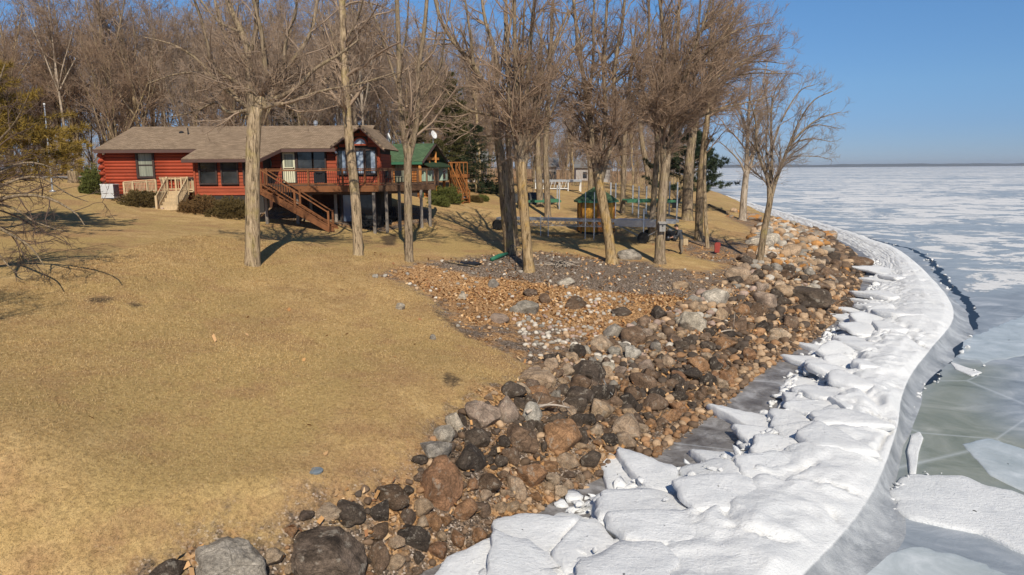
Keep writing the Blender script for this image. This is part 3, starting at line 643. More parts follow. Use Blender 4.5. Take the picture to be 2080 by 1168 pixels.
def tries(n, rlo, rhi, f, box, accept, col):
    x = rr.uniform(box[0], box[1], n); y = rr.uniform(box[2], box[3], n); r = rr.uniform(rlo, rhi, n); s = shore_dist(x, y)
    ok = accept(x, y, s)
    for i in np.nonzero(ok)[0]:
        if pl_free(x[i], y[i], r[i], f):
            pl_add(x[i], y[i], r[i]); stones.append((x[i], y[i], r[i], col(x[i], y[i], s[i])))
def tone(x, y, s):
    u = rr.random()
    if y > 41:
        if s > 2.6: return 'lichen' if u < .16 else 'pale' if u < .28 else 'tan' if u < .66 else 'grey' if u < .9 else 'brown'
        return 'dark' if u < .35 else 'brown' if u < .75 else 'tan' if u < .96 else 'lichen'
    if s < 1.1: return 'tan' if u < .42 else 'orange' if u < .62 else 'brown' if u < .86 else 'dark'
    if s < 3.0 and y < 36: return 'dark' if u < .48 else 'brown' if u < .80 else 'orange' if u < .93 else 'tan'
    return 'tan' if u < .3 else 'brown' if u < .62 else 'pale' if u < .70 else 'grey' if u < .78 else 'pink' if u < .86 else 'dark'
inrip = lambda x, y, s: inpoly(x, y, RIP) & (s > -.15)
tries(12000, .30, .52, .82, (-10, 45, 6, 80), lambda x, y, s: inrip(x, y, s) & (s > 1.0) & ((y > 36) | (rr.random(len(x)) < .25)), tone)
tries(40000, .19, .31, .74, (-10, 45, 6, 75), lambda x, y, s: inrip(x, y, s) & (s > .6), tone)
tries(50000, .12, .20, .72, (-8, 30, 6, 52), lambda x, y, s: inrip(x, y, s) & (s > .05), tone)
tries(50000, .075, .125, .78, (-8, 26, 6, 42), inrip, tone)
tries(9000, .07, .15, .85, (-2, 14, 20, 40), lambda x, y, s: inpoly(x, y, COB) & (rr.random(len(x)) < .4), lambda x, y, s: rr.choice(['pale', 'pale', 'grey', 'tan', 'pink']))
tries(1300, .05, .12, .85, (-8, 18, 20, 42), lambda x, y, s: inpoly(x, y, bank_poly) & (s > 1), lambda x, y, s: rr.choice(['pale', 'grey', 'brown', 'tan']))
tries(20000, .05, .075, .8, (-7, 22, 7, 38), lambda x, y, s: inrip(x, y, s) & (s > -.1) & (s < 5), tone)
tries(9000, .05, .14, .9, (-4, 20, 11, 44), lambda x, y, s: (s < 0) & (s > -.25 - 1.1 * rr.random(len(x)) ** 2) & (y < 44), lambda x, y, s: rr.choice(['tan', 'brown', 'orange']))
# rocks under the red house's bushes and around its beds
for b_ in BEDS[:2]:
    q = np.array(b_); tries(1500, .05, .11, .9, (q[:, 0].min(), q[:, 0].max(), q[:, 1].min(), q[:, 1].max()), lambda x, y, s: inpoly(x, y, b_), lambda x, y, s: rr.choice(['pale', 'tan', 'grey', 'pink']))
ST = np.array([(a, b_, r) for a, b_, r, _ in stones]); SZ = gz(ST[:, 0], ST[:, 1])
app = ST[:, 2] / np.hypot(ST[:, 0], ST[:, 1]); order = np.argsort(-app)
shapes = [lump_mesh('stone_shape', 300 + k, None or RM['tan'], 3, (1, .72 + .07 * (k % 4), .55 + .06 * (k % 5)), .4, 7 + k % 5, .95, .5) for k in range(9)]
lib = {}
riprap_bed = props(bpy.data.objects.new('riprap_bank', None), kind='structure')
# the bed under the stones: a strip of sand and small gravel a hand above the ground sheet
sb = np.arange(3, 24, .25); bx = []
for i_ in range(len(sb)): pass
COL.objects.link(riprap_bed)
def stone_at(i, name, parent, me):
    x, y, r = ST[i]; o = mobj(name, me, parent, (x, y, SZ[i] + r * .22)); k = r * rr.uniform(.98, 1.22)
    o.scale = (k, k, k * rr.uniform(.9, 1.15)); o.rotation_euler = (rr.normal(0, .3), rr.normal(0, .3), rr.uniform(0, 6.3)); return o
NI = 300
for i in order[:NI]:
    cl = stones[i][3]; j = int(rr.integers(9))
    if (cl, j) not in lib:
        m_ = shapes[j].copy(); m_.materials.clear(); m_.materials.append(RM[cl]); m_.name = 'stone'; lib[(cl, j)] = m_
    stone_at(i, 'stone', riprap_bed, lib[(cl, j)])
# the smaller ones joined, one colour each as a face material
low, low1 = [], []
for k in range(8):
    me = lump_mesh('s', 500 + k, RM['tan'], 1, (1, .78, .62), .3, 2, .9, .6); low1.append((np.array([v.co[:] for v in me.vertices]), np.array([p.vertices[:] for p in me.polygons])))
    me = lump_mesh('s', 400 + k, RM['tan'], 2, (1, .78, .62), .4, 7, .95, .5); low.append((np.array([v.co[:] for v in me.vertices]), np.array([p.vertices[:] for p in me.polygons])))
cols = list(RM); vs, fs, mi, nv = [], [], [], 0
for i in order[NI:]:
    x, y, r = ST[i]; lv, lf_ = (low if r > .088 else low1)[int(rr.integers(8))]
    M3 = (Matrix.Rotation(rr.uniform(0, 6.3), 3, 'Z') @ Matrix.Rotation(rr.normal(0, .3), 3, 'X')); k = r * rr.uniform(1, 1.22)
    vs.append(lv @ np.array(M3).T * k + np.array([x, y, SZ[i] + r * .22])); fs.append(lf_ + nv); nv += len(lv); mi.append(np.full(len(lf_), cols.index(stones[i][3])))
me = np_mesh('small_stones', np.concatenate(vs), np.concatenate(fs), None, True)
# colour by stone: random tone per stone stored on its points
tones = {'tan': (.40, .275, .17), 'orange': (.29, .165, .085), 'brown': (.15, .10, .065), 'dark': (.078, .059, .045), 'grey': (.27, .24, .20), 'pale': (.47, .42, .35), 'pink': (.35, .255, .205), 'lichen': (.40, .20, .07), 'mottled': (.13, .1, .07)}
cv = np.concatenate([np.tile(np.array(tones[stones[i][3]]) * rr.uniform(.75, 1.25), (len(v_), 1)) for i, v_ in zip(order[NI:], vs)])
me.attributes.new('tone', 'FLOAT_VECTOR', 'POINT').data.foreach_set('vector', cv.astype(np.float32).ravel())
tsm = NT('small_stone', .85, .2)
tsm.col(tsm.mix(1.0, tsm.attr('tone').outputs['Vector'], tsm.ramp(tsm.noise(9, 6, .75), [(.3, .65), (.7, 1.35)]), 'MULTIPLY')); tsm.bump(tsm.noise(25, 5, .7), .4, .02)
me.materials.append(tsm.m)
props(mobj('small_stone', me, riprap_bed), kind='stuff')
print('stones', len(stones))

# ------------------------------------------------------------------ fallen leaves, gravel, grass
def scatter_quads(name, x, y, z, size, colf, mat, curl=.5):
    n = len(x); th = rr.uniform(0, 6.3, n); tx, ty = rr.normal(0, curl, n), rr.normal(0, curl, n)
    base = np.array([(-.5, -.32), (.5, -.32), (.5, .32), (-.5, .32)])
    c_, s_ = np.cos(th)[:, None], np.sin(th)[:, None]; bx, by = base[:, 0] * size[:, None], base[:, 1] * size[:, None]
    vx = x[:, None] + bx * c_ - by * s_; vy = y[:, None] + bx * s_ + by * c_; vz = z[:, None] + (bx * tx[:, None] + by * ty[:, None]) + np.abs(tx * size)[:, None] * .5
    v = np.stack([vx, vy, vz], 2).reshape(-1, 3); f = np.arange(4 * n).reshape(n, 4)
    me = np_mesh(name, v, f, mat)
    me.attributes.new('tone', 'FLOAT_VECTOR', 'POINT').data.foreach_set('vector', np.repeat(colf(n), 4, 0).astype(np.float32).ravel()); return me
tlf = NT('fallen_leaf', .8, .15); tlf.col(tlf.attr('tone').outputs['Vector'])
def leafcol(n):
    pal = np.array([(.46, .25, .10), (.52, .31, .15), (.36, .18, .07), (.56, .38, .21), (.27, .13, .06)]); return pal[rr.integers(0, 5, n)] * rr.uniform(.75, 1.2, (n, 1))
N = 90000; x = rr.uniform(-9, 24, N); y = rr.uniform(9, 46, N); s = shore_dist(x, y)
nz = fn(x, y, .55, 4.4)
dn = np.where(inpoly(x, y, LEAFY), .62, 0) + np.where(inpoly(x, y, RIP), .13, 0) + np.where(inpoly(x, y, GRAVEL), .06, 0) + np.where(inpoly(x, y, bank_poly), .16, .004)
k = (s > .5) & (rr.random(N) < dn * np.clip(.55 + 1.5 * nz, .08, 1.3))
x, y = x[k], y[k]; z = hground(x, y)
rp = inpoly(x, y, RIP); z = z + np.where(rp, rr.uniform(.02, .12, len(x)), .015)
props(mobj('fallen_leaves', scatter_quads('fallen_leaves', x, y, z, rr.uniform(.06, .13, len(x)), leafcol, tlf.m)), kind='stuff')
# straw blades on the near lawn
def blades(name, n, box, keep, hlo, hhi, wd, colf, lean):
    x = rr.uniform(box[0], box[1], n); y = box[2] + (box[3] - box[2]) * rr.random(n) ** 1.35; k = keep(x, y); x, y = x[k], y[k]; n = len(x); z = hground(x, y)
    h = rr.uniform(hlo, hhi, n); th = rr.uniform(0, 6.3, n); lx, ly = rr.normal(0, lean, n) * h, rr.normal(0, lean, n) * h; d = np.hypot(x, y); ww = wd * np.clip(d / 14, .8, 2.2)
    a = np.stack([x - np.cos(th) * ww, y - np.sin(th) * ww, z - .01], 1); b_ = np.stack([x + np.cos(th) * ww, y + np.sin(th) * ww, z - .01], 1); c_ = np.stack([x + lx, y + ly, z + h], 1)
    v = np.stack([a, b_, c_], 1).reshape(-1, 3); me = np_mesh(name, v, np.arange(3 * n).reshape(n, 3), mgr.m)
    me.attributes.new('tone', 'FLOAT_VECTOR', 'POINT').data.foreach_set('vector', np.repeat(colf(n), 3, 0).astype(np.float32).ravel()); return me
mgr = NT('straw', .8, .15); mgr.col(mgr.mix(1.0, mgr.attr('tone').outputs['Vector'], mgr.ramp(mgr.math('ADD', mgr.math('MULTIPLY', mgr.noise(.5, 5, .7), .5), mgr.math('MULTIPLY', mgr.noise(.14, 4, .6), .5)), [(.40, (.74, .75, .78)), (.52, (1.0, 1.0, 1.0)), (.62, (1.16, 1.15, 1.12))]), 'MULTIPLY'))
def strawcol(n):
    pal = np.array([(.50, .345, .165), (.565, .405, .21), (.44, .30, .13), (.40, .275, .115), (.365, .23, .10)]); return pal[rr.integers(0, 5, n)] * rr.uniform(.8, 1.15, (n, 1))
BAREW = [np.array(b_) for b_ in BARE]
def onlawn(x, y):
    k = ~inpoly(x, y, bank_poly) & (shore_dist(x, y) > .5)
    for b_ in BARE: k &= ~(inpoly(x, y, b_) & (rr.random(len(x)) < .8))
    return k
props(mobj('grass', blades('grass', 420000, (-16, 3, 7.5, 36), onlawn, .02, .048, .006, strawcol, 1.0)), kind='stuff')
# ------------------------------------------------------------------ the red log house
def wood(name, c, dark=.5, grain=(1, 1, 14), rough=.75, sc=1.6, stain=.22):
    t = NT(name, rough, .2)
    v = t.scale(t.obj, grain); n = t.noise(sc, 6, .7, v, .6); r_ = t.rand()
    cc = t.mix(1.0, c, t.ramp(n, [(.28, 1 - stain * 1.4), (.5, 1), (.75, 1 + stain)]), 'MULTIPLY')
    cc = t.mix(1.0, cc, t.ramp(r_, [(0, .82), (1, 1.15)]), 'MULTIPLY')
    cc = t.mix(t.ramp(t.noise(.9, 5, .7, t.pos), [(.52, 0), (.75, dark)]), cc, tuple(q * .45 for q in c))
    t.col(cc); t.bump(n, .35, .015); return t.m
m_red = wood('red_log_stain', (.345, .062, .028), .35, (1, 9, 9))
m_red2 = wood('red_board_stain', (.335, .072, .033), .3, (1, 9, 9))
m_brownwood = wood('brown_deck_stain', (.20, .082, .034), .4, (1, 9, 9))
m_dkwood = wood('weathered_deck_wood', (.15, .085, .05), .5, (1, 9, 9))
m_pale = wood('pale_new_wood', (.52, .39, .235), .15, (9, 9, 1))
m_post = wood('weathered_post_wood', (.25, .215, .18), .4, (9, 9, 1))
m_black = simple('black_metal', (.018, .018, .02), .45, .2)
m_trim = simple('dark_brown_trim', (.055, .035, .03), .6, .2)
m_fascia = simple('brown_fascia', (.10, .058, .048), .6, .15)
m_white = simple('white_paint', (.72, .72, .70), .5, .08)
m_cream = simple('cream_door_paint', (.62, .60, .43), .5, .08)
m_galv = simple('galvanised_metal', (.50, .52, .54), .35, .2, 5, 0, .5, .6)
m_found = simple('foundation_painted_shade', (.045, .04, .036), .9, .3)  # foundation colour darkened so the shadow low on the walls is painted in
tgl = NT('window_glass', .06, .6); tgl.col(tgl.ramp(tgl.noise(.7, 3, .6), [(.35, (.012, .014, .016)), (.65, (.05, .055, .06))]))
m_glass = tgl.m
tgl2 = NT('curtained_glass', .25, .5); tgl2.col(tgl2.ramp(tgl2.noise(2.0, 3, .6, tgl2.scale(tgl2.pos, (4, 1, .2))), [(.35, (.16, .17, .13)), (.65, (.30, .31, .24))])); m_curtain = tgl2.m
tgl3 = NT('painted_sky_glass', .05, .8); tgl3.col(tgl3.ramp(tgl3.noise(.5, 4, .6, tgl3.scale(tgl3.pos, (1.5, 1, .6))), [(.4, (.16, .20, .27)), (.62, (.36, .42, .50))])); m_skyglass = tgl3.m  # pale blue sky reflection painted into the pane colour
def shingle(name, lo, hi):
    t = NT(name, .92, .12); br = t.n('ShaderNodeTexBrick'); t.L(t.scale(t.tc.outputs['UV'], (1, 1, 1)), br.inputs['Vector'])
    br.inputs['Scale'].default_value = 1.0; br.inputs['Brick Width'].default_value = .32; br.inputs['Row Height'].default_value = .145; br.inputs['Mortar Size'].default_value = .012
    br.inputs['Color1'].default_value = (*lo, 1); br.inputs['Color2'].default_value = (*hi, 1); br.inputs['Mortar'].default_value = (*[q * .5 for q in lo], 1); br.inputs['Bias'].default_value = -.1
    c = t.mix(1.0, br.outputs[0], t.ramp(t.noise(1.1, 5, .7), [(.3, .84), (.7, 1.16)]), 'MULTIPLY'); c = t.mix(1.0, c, t.ramp(t.noise(14, 4, .8), [(.3, .75), (.7, 1.25)]), 'MULTIPLY')
    t.col(c); t.bump(br.outputs[1], -.5, .02); t.bump(t.noise(20, 4, .8), .4, .015); return t.m
m_shingle = shingle('brown_shingles', (.225, .16, .105), (.335, .245, .165))
m_green = shingle('green_shingles', (.062, .105, .055), (.105, .165, .085))
def roof_plane(mb_list, name, corners, th, mat, parent):
    """a roof slope with thickness and a metre-scaled UV map: corners run along the eave first"""
    P = [Vector(p) for p in corners]; e = (P[1] - P[0]).normalized(); nrm = (P[1] - P[0]).cross(P[-1] - P[0]).normalized()
    if nrm.z < 0: nrm = -nrm
    up = nrm.cross(e); b = MB(); b.slab([p - nrm * th for p in P], nrm * th); me = b.mesh(name, mat)
    uv = me.uv_layers.new(name='UVMap')
    for lp in me.loops:
        d = me.vertices[lp.vertex_index].co - P[0]; uv.data[lp.index].uv = (d.dot(e), d.dot(up))
    return mobj(name, me, parent)
house = thing('log_house', 'long red log house with a brown shingle roof above the lawn', 'house')
HL = 48.5
xl, xm = X(208, HL), X(393, HL)
z_eave = Zy(303, HL - .6, 300); z_ridge = Zy(256, 53.2, 500); FLOOR = 6.62
slope = (z_ridge - z_eave) / (53.2 - (HL - .6))
def rz(y): return z_eave + slope * (y - (HL - .6))
x_r0, x_r1 = X(190, HL - .6, 300), -9.9
# walls: an inner shell carries the logs and boards
zb_l = 5.6
shell = MB(); shell.box(xl + .12, x_r1 - .3, HL + .12, 57.8, 3.6, rz(HL + .12) - .12); shell.build('wall_core', m_found, house)
YE2 = 45.9; XW2a, XW2b = X(393, 46.5), X(532, 46.5)
shell = MB(); shell.box(XW2a + .05, XW2b - .05, 46.6, HL + .3, 4.2, rz(46.6) - .14); shell.build('wall_core', m_found, house)
# log courses of the left wing
ch = .215; r_log = .125
win_l = (X(283, HL), X(312, HL), Zy(358, HL, 300), Zy(312, HL, 300))
z = zb_l; ncourse = 0
logmesh = {}
def log(x0, x1, zc, y, r, ends=True):
    key = (round(x1 - x0, 2), r)
    if key not in logmesh:
        b = MB(); L = x1 - x0; b.tube([(0, 0, 0), (L * .33, 0, 0), (L * .66, 0, 0), (L, 0, 0)], r, 10); logmesh[key] = b.mesh('log', m_red, True)
    mobj('log', logmesh[key], house, (x0, y, zc))
while z < z_eave - .02:
    zc = z + ch / 2; alt = .22 if ncourse % 2 else .05
    if zc > win_l[2] - .12 and zc < win_l[3] + .2:
        log(xl - alt, win_l[0] - .16, zc, HL + .02, r_log); log(win_l[1] + .16, xm + .3, zc, HL + .02, r_log)
    else: log(xl - alt, xm + .3, zc, HL + .02, r_log)
    b = MB()
    z += ch; ncourse += 1
endm = MB().tube([(0, -.42, 0), (0, 2.5, 0)], .125, 10).mesh('log', m_red, True)
for k in range(ncourse - 1): mobj('log', endm, house, (xl + .1, HL + (.05 if k % 2 else .2), zb_l + ch * (k + 1) - .0))
def window(x0, x1, y, z0, z1, pane, name='window', split=True, fr=.09, parent=house, matf=m_trim, vert=1, face=None):
    b = MB(); b.box(x0 - fr, x0, y - .09, y + .12, z0 - fr, z1 + fr); b.box(x1, x1 + fr, y - .09, y + .12, z0 - fr, z1 + fr)
    b.box(x0, x1, y - .09, y + .12, z0 - fr, z0); b.box(x0, x1, y - .09, y + .12, z1, z1 + fr)
    o = b.build(name, matf, parent)
    if split: s_ = MB().box(x0, x1, y - .05, y + .03, (z0 + z1) / 2 - .03, (z0 + z1) / 2 + .03); s_.build('sash_bar', matf, o)
    for k in range(vert):
        a0 = x0 + (x1 - x0) * k / vert; a1 = x0 + (x1 - x0) * (k + 1) / vert
        MB().box(a0 + .008, a1 - .008, y + .0, y + .04, z0 + .004, z1 - .004).build('pane', pane[k] if isinstance(pane, list) else pane, o)
    return o
window(win_l[0], win_l[1], HL - .05, win_l[2], win_l[3], m_curtain, fr=.14)
# boards of the second section
def boards(x0, x1, y, z0, z1, n, holes=(), mat=m_red2, parent=house, th=.06):
    hz = (z1 - z0) / n
    for k in range(n):
        a, b_ = z0 + k * hz, z0 + (k + 1) * hz; spans = [(x0, x1)]
        for hx0, hx1, hz0, hz1 in holes:
            if b_ > hz0 + .02 and a < hz1 - .02:
                new = []
                for s0, s1 in spans:
                    if hx1 <= s0 or hx0 >= s1: new.append((s0, s1)); continue
                    if hx0 > s0: new.append((s0, hx0))
                    if hx1 < s1: new.append((hx1, s1))
                spans = new
        for s0, s1 in spans:
            if s1 - s0 < .03: continue
            mb = MB(); f_ = .018
            mb.add([(s0, y, a + f_), (s1, y, a + f_), (s1, y - th, a + f_), (s0, y - th, a + f_), (s0, y, b_), (s1, y, b_), (s1, y - th * .45, b_ - .012), (s0, y - th * .45, b_ - .012)],
                   [(0, 3, 2, 1), (4, 5, 6, 7), (3, 7, 6, 2), (0, 4, 7, 3), (1, 2, 6, 5), (0, 1, 5, 4)])
            mb.build('board', mat, parent)
Y2 = 46.5; z2a, z2b = Zy(397, Y2, 450), Zy(319, Y2, 450) + .1
wz = (Zy(372, Y2, 450), Zy(321, Y2, 450))
w2 = [(X(406, Y2), X(438, Y2)), (X(451, Y2), X(481, Y2)), (X(496, Y2), X(522, Y2))]
boards(XW2a, XW2b, Y2 + .1, z2a, z2b, 12, [(a - .09, c_ + .09, wz[0] - .09, wz[1] + .3) for a, c_ in w2])
for a, c_ in w2: window(a, c_, Y2 + .02, wz[0], wz[1], m_glass)
boards(0, 0, 0, 0, 1, 1)
MB().box(XW2a - .02, XW2a + .10, Y2 - .03, Y2 + .2, z2a, z2b).build('corner_board', m_red2, house)
MB().box(XW2b - .10, XW2b + .02, Y2 - .03, Y2 + .2, z2a, z2b).build('corner_board', m_red2, house)
# recessed wall with door and windows
YR = 48.45; xr0, xr1 = XW2b - .05, X(690, YR)
dx0, dx1, dz1 = X(575, YR), X(600, YR), Zy(309, YR, 590)
wx0, wx1, wz0, wz1 = X(606, YR), X(661, YR), Zy(343, YR, 630), Zy(305, YR, 630)
boards(xr0, xr1, YR + .08, FLOOR - .1, z_eave + .1, 11, [(dx0 - .1, dx1 + .1, FLOOR, dz1 + .1), (wx0 - .1, wx1 + .1, wz0 - .1, wz1 + .1)])
d = MB(); d.box(dx0 - .1, dx0, YR - .06, YR + .1, FLOOR, dz1 + .1); d.box(dx1, dx1 + .1, YR - .06, YR + .1, FLOOR, dz1 + .1); d.box(dx0, dx1, YR - .06, YR + .1, dz1, dz1 + .1)
dr = MB().box(dx0 + .005, dx1 - .005, YR - .02, YR + .03, FLOOR + .02, dz1 - .005).build('door', m_cream, house); d.build('door_frame', m_trim, dr)
MB().box(dx0 + .12, dx1 - .12, YR - .03, YR - .022, FLOOR + 1.05, dz1 - .15).build('pane', m_curtain, dr)
MB().box(dx0 + .06, dx1 - .06, YR - .04, YR - .0205, FLOOR + .93, FLOOR + .98).build('door_bar', m_trim, dr)
MB().tube([(dx1 - .08, YR - .02, FLOOR + 1.0), (dx1 - .08, YR - .09, FLOOR + 1.0)], .03, 8).build('handle', m_black, dr)
xmid = X(636, YR)
window(wx0, xmid - .04, YR - .02, wz0, wz1, m_glass, split=False); window(xmid + .06, wx1, YR - .02, wz0, wz1, m_glass, split=False)
plq = MB(); c_ = aty(548, 332, YR)
plq.slab([(c_[0] + .14 * math.cos(t), YR - .03, c_[2] + .26 * math.sin(t)) for t in np.linspace(0, 2 * math.pi, 18, endpoint=False)], (0, -.04, 0))
props(plq.build('wall_plaque', simple('plaque_green', (.16, .22, .18), .4, .3)), 'oval grey green plaque on the red wall above the deck stairs', 'plaque')
# gable bay
YB = 44.6; bx0, bx1 = X(684, YB), X(772, YB); bxc = X(731, YB - .5, 253); z_bp = Zy(254, YB - .6, 731); z_be = Zy(302, YB - .6, 783)
bxl, bxr = X(672, YB - .6), X(783, YB - .6); zlow = Zy(297, YB - .6, 672)
def gab(x): return z_bp - .12 - (z_bp - zlow) * abs(x - bxc) / (bxc - bxl) if x < bxc else z_bp - .12 - (z_bp - z_be) * abs(x - bxc) / (bxr - bxc)
core = MB(); core.slab([(bx0 + .05, YB + .12, 3.4), (bx1 - .05, YB + .12, 3.4), (bx1 - .05, YB + .12, gab(bx1) - .1), (bxc, YB + .12, gab(bxc) - .1), (bx0 + .05, YB + .12, gab(bx0) - .1)], (0, 4.2, 0)); core.build('wall_core', m_found, house)
bw = [(X(688, YB), X(703, YB)), (X(725, YB), X(739, YB)), (X(744, YB), X(763, YB))]; bwz = (Zy(352, YB, 730), Zy(306, YB, 730))
arch_c = (X(733, YB), Zy(294, YB, 733)); ar = .42
nb_ = 18; zt = z_bp; hz = (zt - FLOOR + .4) / nb_
for k in range(nb_):
    a, b_ = FLOOR - .4 + k * hz, FLOOR - .4 + (k + 1) * hz
    def xa(zz): return max(bx0, bxc - (z_bp - .12 - zz) / ((z_bp - zlow) / (bxc - bxl)))
    def xb(zz): return min(bx1, bxc + (z_bp - .12 - zz) / ((z_bp - z_be) / (bxr - bxc)))
    if xb(b_) - xa(b_) < .1: break
    spans = [(xa(b_), xb(b_))]
    for q0, q1 in bw:
        if b_ > bwz[0] - .06 and a < bwz[1] + .06:
            spans = [s for s0, s1 in spans for s in (((s0, min(s1, q0 - .09)), (max(s0, q1 + .09), s1)) if q0 < s1 and q1 > s0 else ((s0, s1),)) if s[1] - s[0] > .03]
    if b_ > arch_c[1] - .02 and a < arch_c[1] + ar: spans = [(spans[0][0], arch_c[0] - ar - .06), (arch_c[0] + ar + .06, spans[-1][1])]
    for s0, s1 in spans:
        if s1 - s0 > .03: boards(s0, s1, YB + .1, a, b_, 1)
for k, (q0, q1) in enumerate(bw): window(q0, q1, YB + .02, bwz[0], bwz[1], [[m_glass, m_skyglass], [m_skyglass, m_skyglass], [m_glass, m_skyglass]][k], split=False, vert=2)
fr = MB(); N_ = 14
pts = [(arch_c[0] + ar * math.cos(t), YB + .03, arch_c[1] + ar * math.sin(t)) for t in np.linspace(0, math.pi, N_)]
fr.tube([(p[0], YB + .02, p[2]) for p in pts], .06, 6); fr.bar((arch_c[0] - ar - .05, YB + .02, arch_c[1]), (arch_c[0] + ar + .05, YB + .02, arch_c[1]), .1, .1)
o = fr.build('arch_window', m_red2, house); MB().slab(pts, (0, .03, 0)).build('pane', m_skyglass, o)
MB().box(bx0 - .02, bx0 + .1, YB - .03, YB + .12, FLOOR - .4, gab(bx0) - .05).build('corner_board', m_red2, house)
MB().box(bx1 - .1, bx1 + .02, YB - .03, YB + .12, FLOOR - .4, gab(bx1) - .05).build('corner_board', m_red2, house)
for k in range(11):          # side boards of the bay facing the lake
    a = FLOOR - .4 + k * .2; MB().box(bx1 - .01, bx1 + .05, YB + .13, YB + 4.0, a + .015, a + .2).build('board', m_red2, house)
# roofs
YF = HL - .6
x_s2a, x_s2b = X(368, YE2, 321), X(528, YE2, 321); ze2 = rz(YE2); xk = X(571, YF, 298)
x_s2k = X(400, YF, 298)
ob = roof_plane(None, 'roof', [(x_r0, YF, z_eave), (x_s2k, YF, z_eave), (x_s2a, YE2, ze2), (x_s2b, YE2, ze2), (xk, YF, z_eave), (x_r1, YF, z_eave), (x_r1, 53.2, z_ridge), (x_r0, 53.2, z_ridge)], .1, m_shingle, house)
roof_plane(None, 'roof', [(x_r1, 58.5, z_eave), (x_r0, 58.5, z_eave), (x_r0, 53.21, z_ridge), (x_r1, 53.21, z_ridge)], .1, m_shingle, house)
roof_plane(None, 'roof', [(bxl, YB - .6, zlow), (bxl, YB + 6.0, zlow), (bxc, YB + 6.0, z_bp), (bxc, YB - .6, z_bp)], .09, m_shingle, house)
roof_plane(None, 'roof', [(bxr, YB + 5.0, z_be), (bxr, YB - .6, z_be), (bxc, YB - .6, z_bp), (bxc, YB + 5.0, z_bp)], .09, m_shingle, house)
fa = MB()
for p, q in [((x_r0, YF, z_eave), (x_s2k, YF, z_eave)), ((x_s2a, YE2, ze2), (x_s2b, YE2, ze2)), ((x_s2b, YE2, ze2), (xk, YF, z_eave)), ((xk, YF, z_eave), (bxl, YF, z_eave))]:
    MB().bar((p[0], p[1] - .03, p[2] - .14), (q[0], q[1] - .03, q[2] - .14), .05, .2).build('fascia', m_fascia, house)
for p, q in [((bxl, YB - .63, zlow - .16), (bxc, YB - .63, z_bp - .16)), ((bxc, YB - .63, z_bp - .16), (bxr, YB - .63, z_be - .16))]: MB().bar(p, q, .05, .24, (0, 1, 0)).build('fascia', m_fascia, house)
MB().slab([(x_r0, HL + .1, rz(HL) - .15), (x_r0, YF, z_eave - .12), (x_s2k, YF, z_eave - .12), (x_s2k, HL + .1, rz(HL) - .15)], (0, 0, -.03)).build('soffit', m_trim, house)
MB().bar((x_r0 - .02, YF, z_eave - .1), (x_r0 - .02, 53.2, z_ridge - .1), .05, .22, (1, 0, 0)).build('fascia', m_fascia, house)
g = MB(); g.slab([(xl + .05, HL + .2, z_eave), (xl + .05, 53.2, z_ridge - .2), (xl + .05, 58, z_eave)], (.1, 0, 0)); g.build('gable_wall', m_red, house)
# roof details
p = aty(369, 272, 51.6); zz = rz(51.6)
pp = MB(); pp.tube([(X(388, 51.2), 51.2, rz(51.2) - .05), (X(388, 51.2), 51.2, rz(51.2) + .45)], .045, 8); pp.build('vent_pipe', m_black, house)
pp = MB(); pp.lathe((p[0], 51.6, zz - .03), [(.17, 0), (.17, .06), (.13, .12), (.05, .15)], 12); pp.build('roof_vent', m_black, house)
p = aty(641, 249, 53.6); c_ = MB(); c_.lathe((p[0], 53.6, z_ridge - .3), [(.10, 0), (.10, .42), (.16, .42), (.16, .62), (.03, .70)], 12); c_.build('chimney', m_galv, house)
dp = MB(); dp.tube([(xr1 - .35, YR - .25, z_eave - .25), (xr1 - .15, YR - .1, z_eave - .6), (xr1 - .15, YR - .1, FLOOR + .1)], .045, 6); dp.build('downspout', m_fascia, house)
lm_ = MB(); lm_.tube([(X(686, YB), YB - .02, Zy(311, YB, 686)), (X(685, YB), YB - .18, Zy(309, YB, 686))], .07, 8); lm_.build('flood_light', m_white, house)
lm_ = MB(); lm_.tube([(xl + .3, HL - .15, z_eave - .25), (xl + .3, HL - .28, z_eave - .3)], .06, 8); lm_.build('flood_light', m_white, house)
# lower storey under the deck
bas = MB(); bas.box(XW2b, bx0 + .3, 47.6, 48.3, 3.5, FLOOR - .12); bas.build('basement_wall', simple('basement_brown', (.09, .04, .025), .9, .3), house)
window(X(694, YB + .1), X(711, YB + .1), YB + .06, g1(-10, 44.6) + .15, FLOOR - .7, m_skyglass, 'patio_door', False, .1)
window(X(728, YB + .1), X(760, YB + .1), YB + .06, g1(-9, 44.6) + .15, FLOOR - .7, m_glass, 'patio_door', False, .1, vert=2)

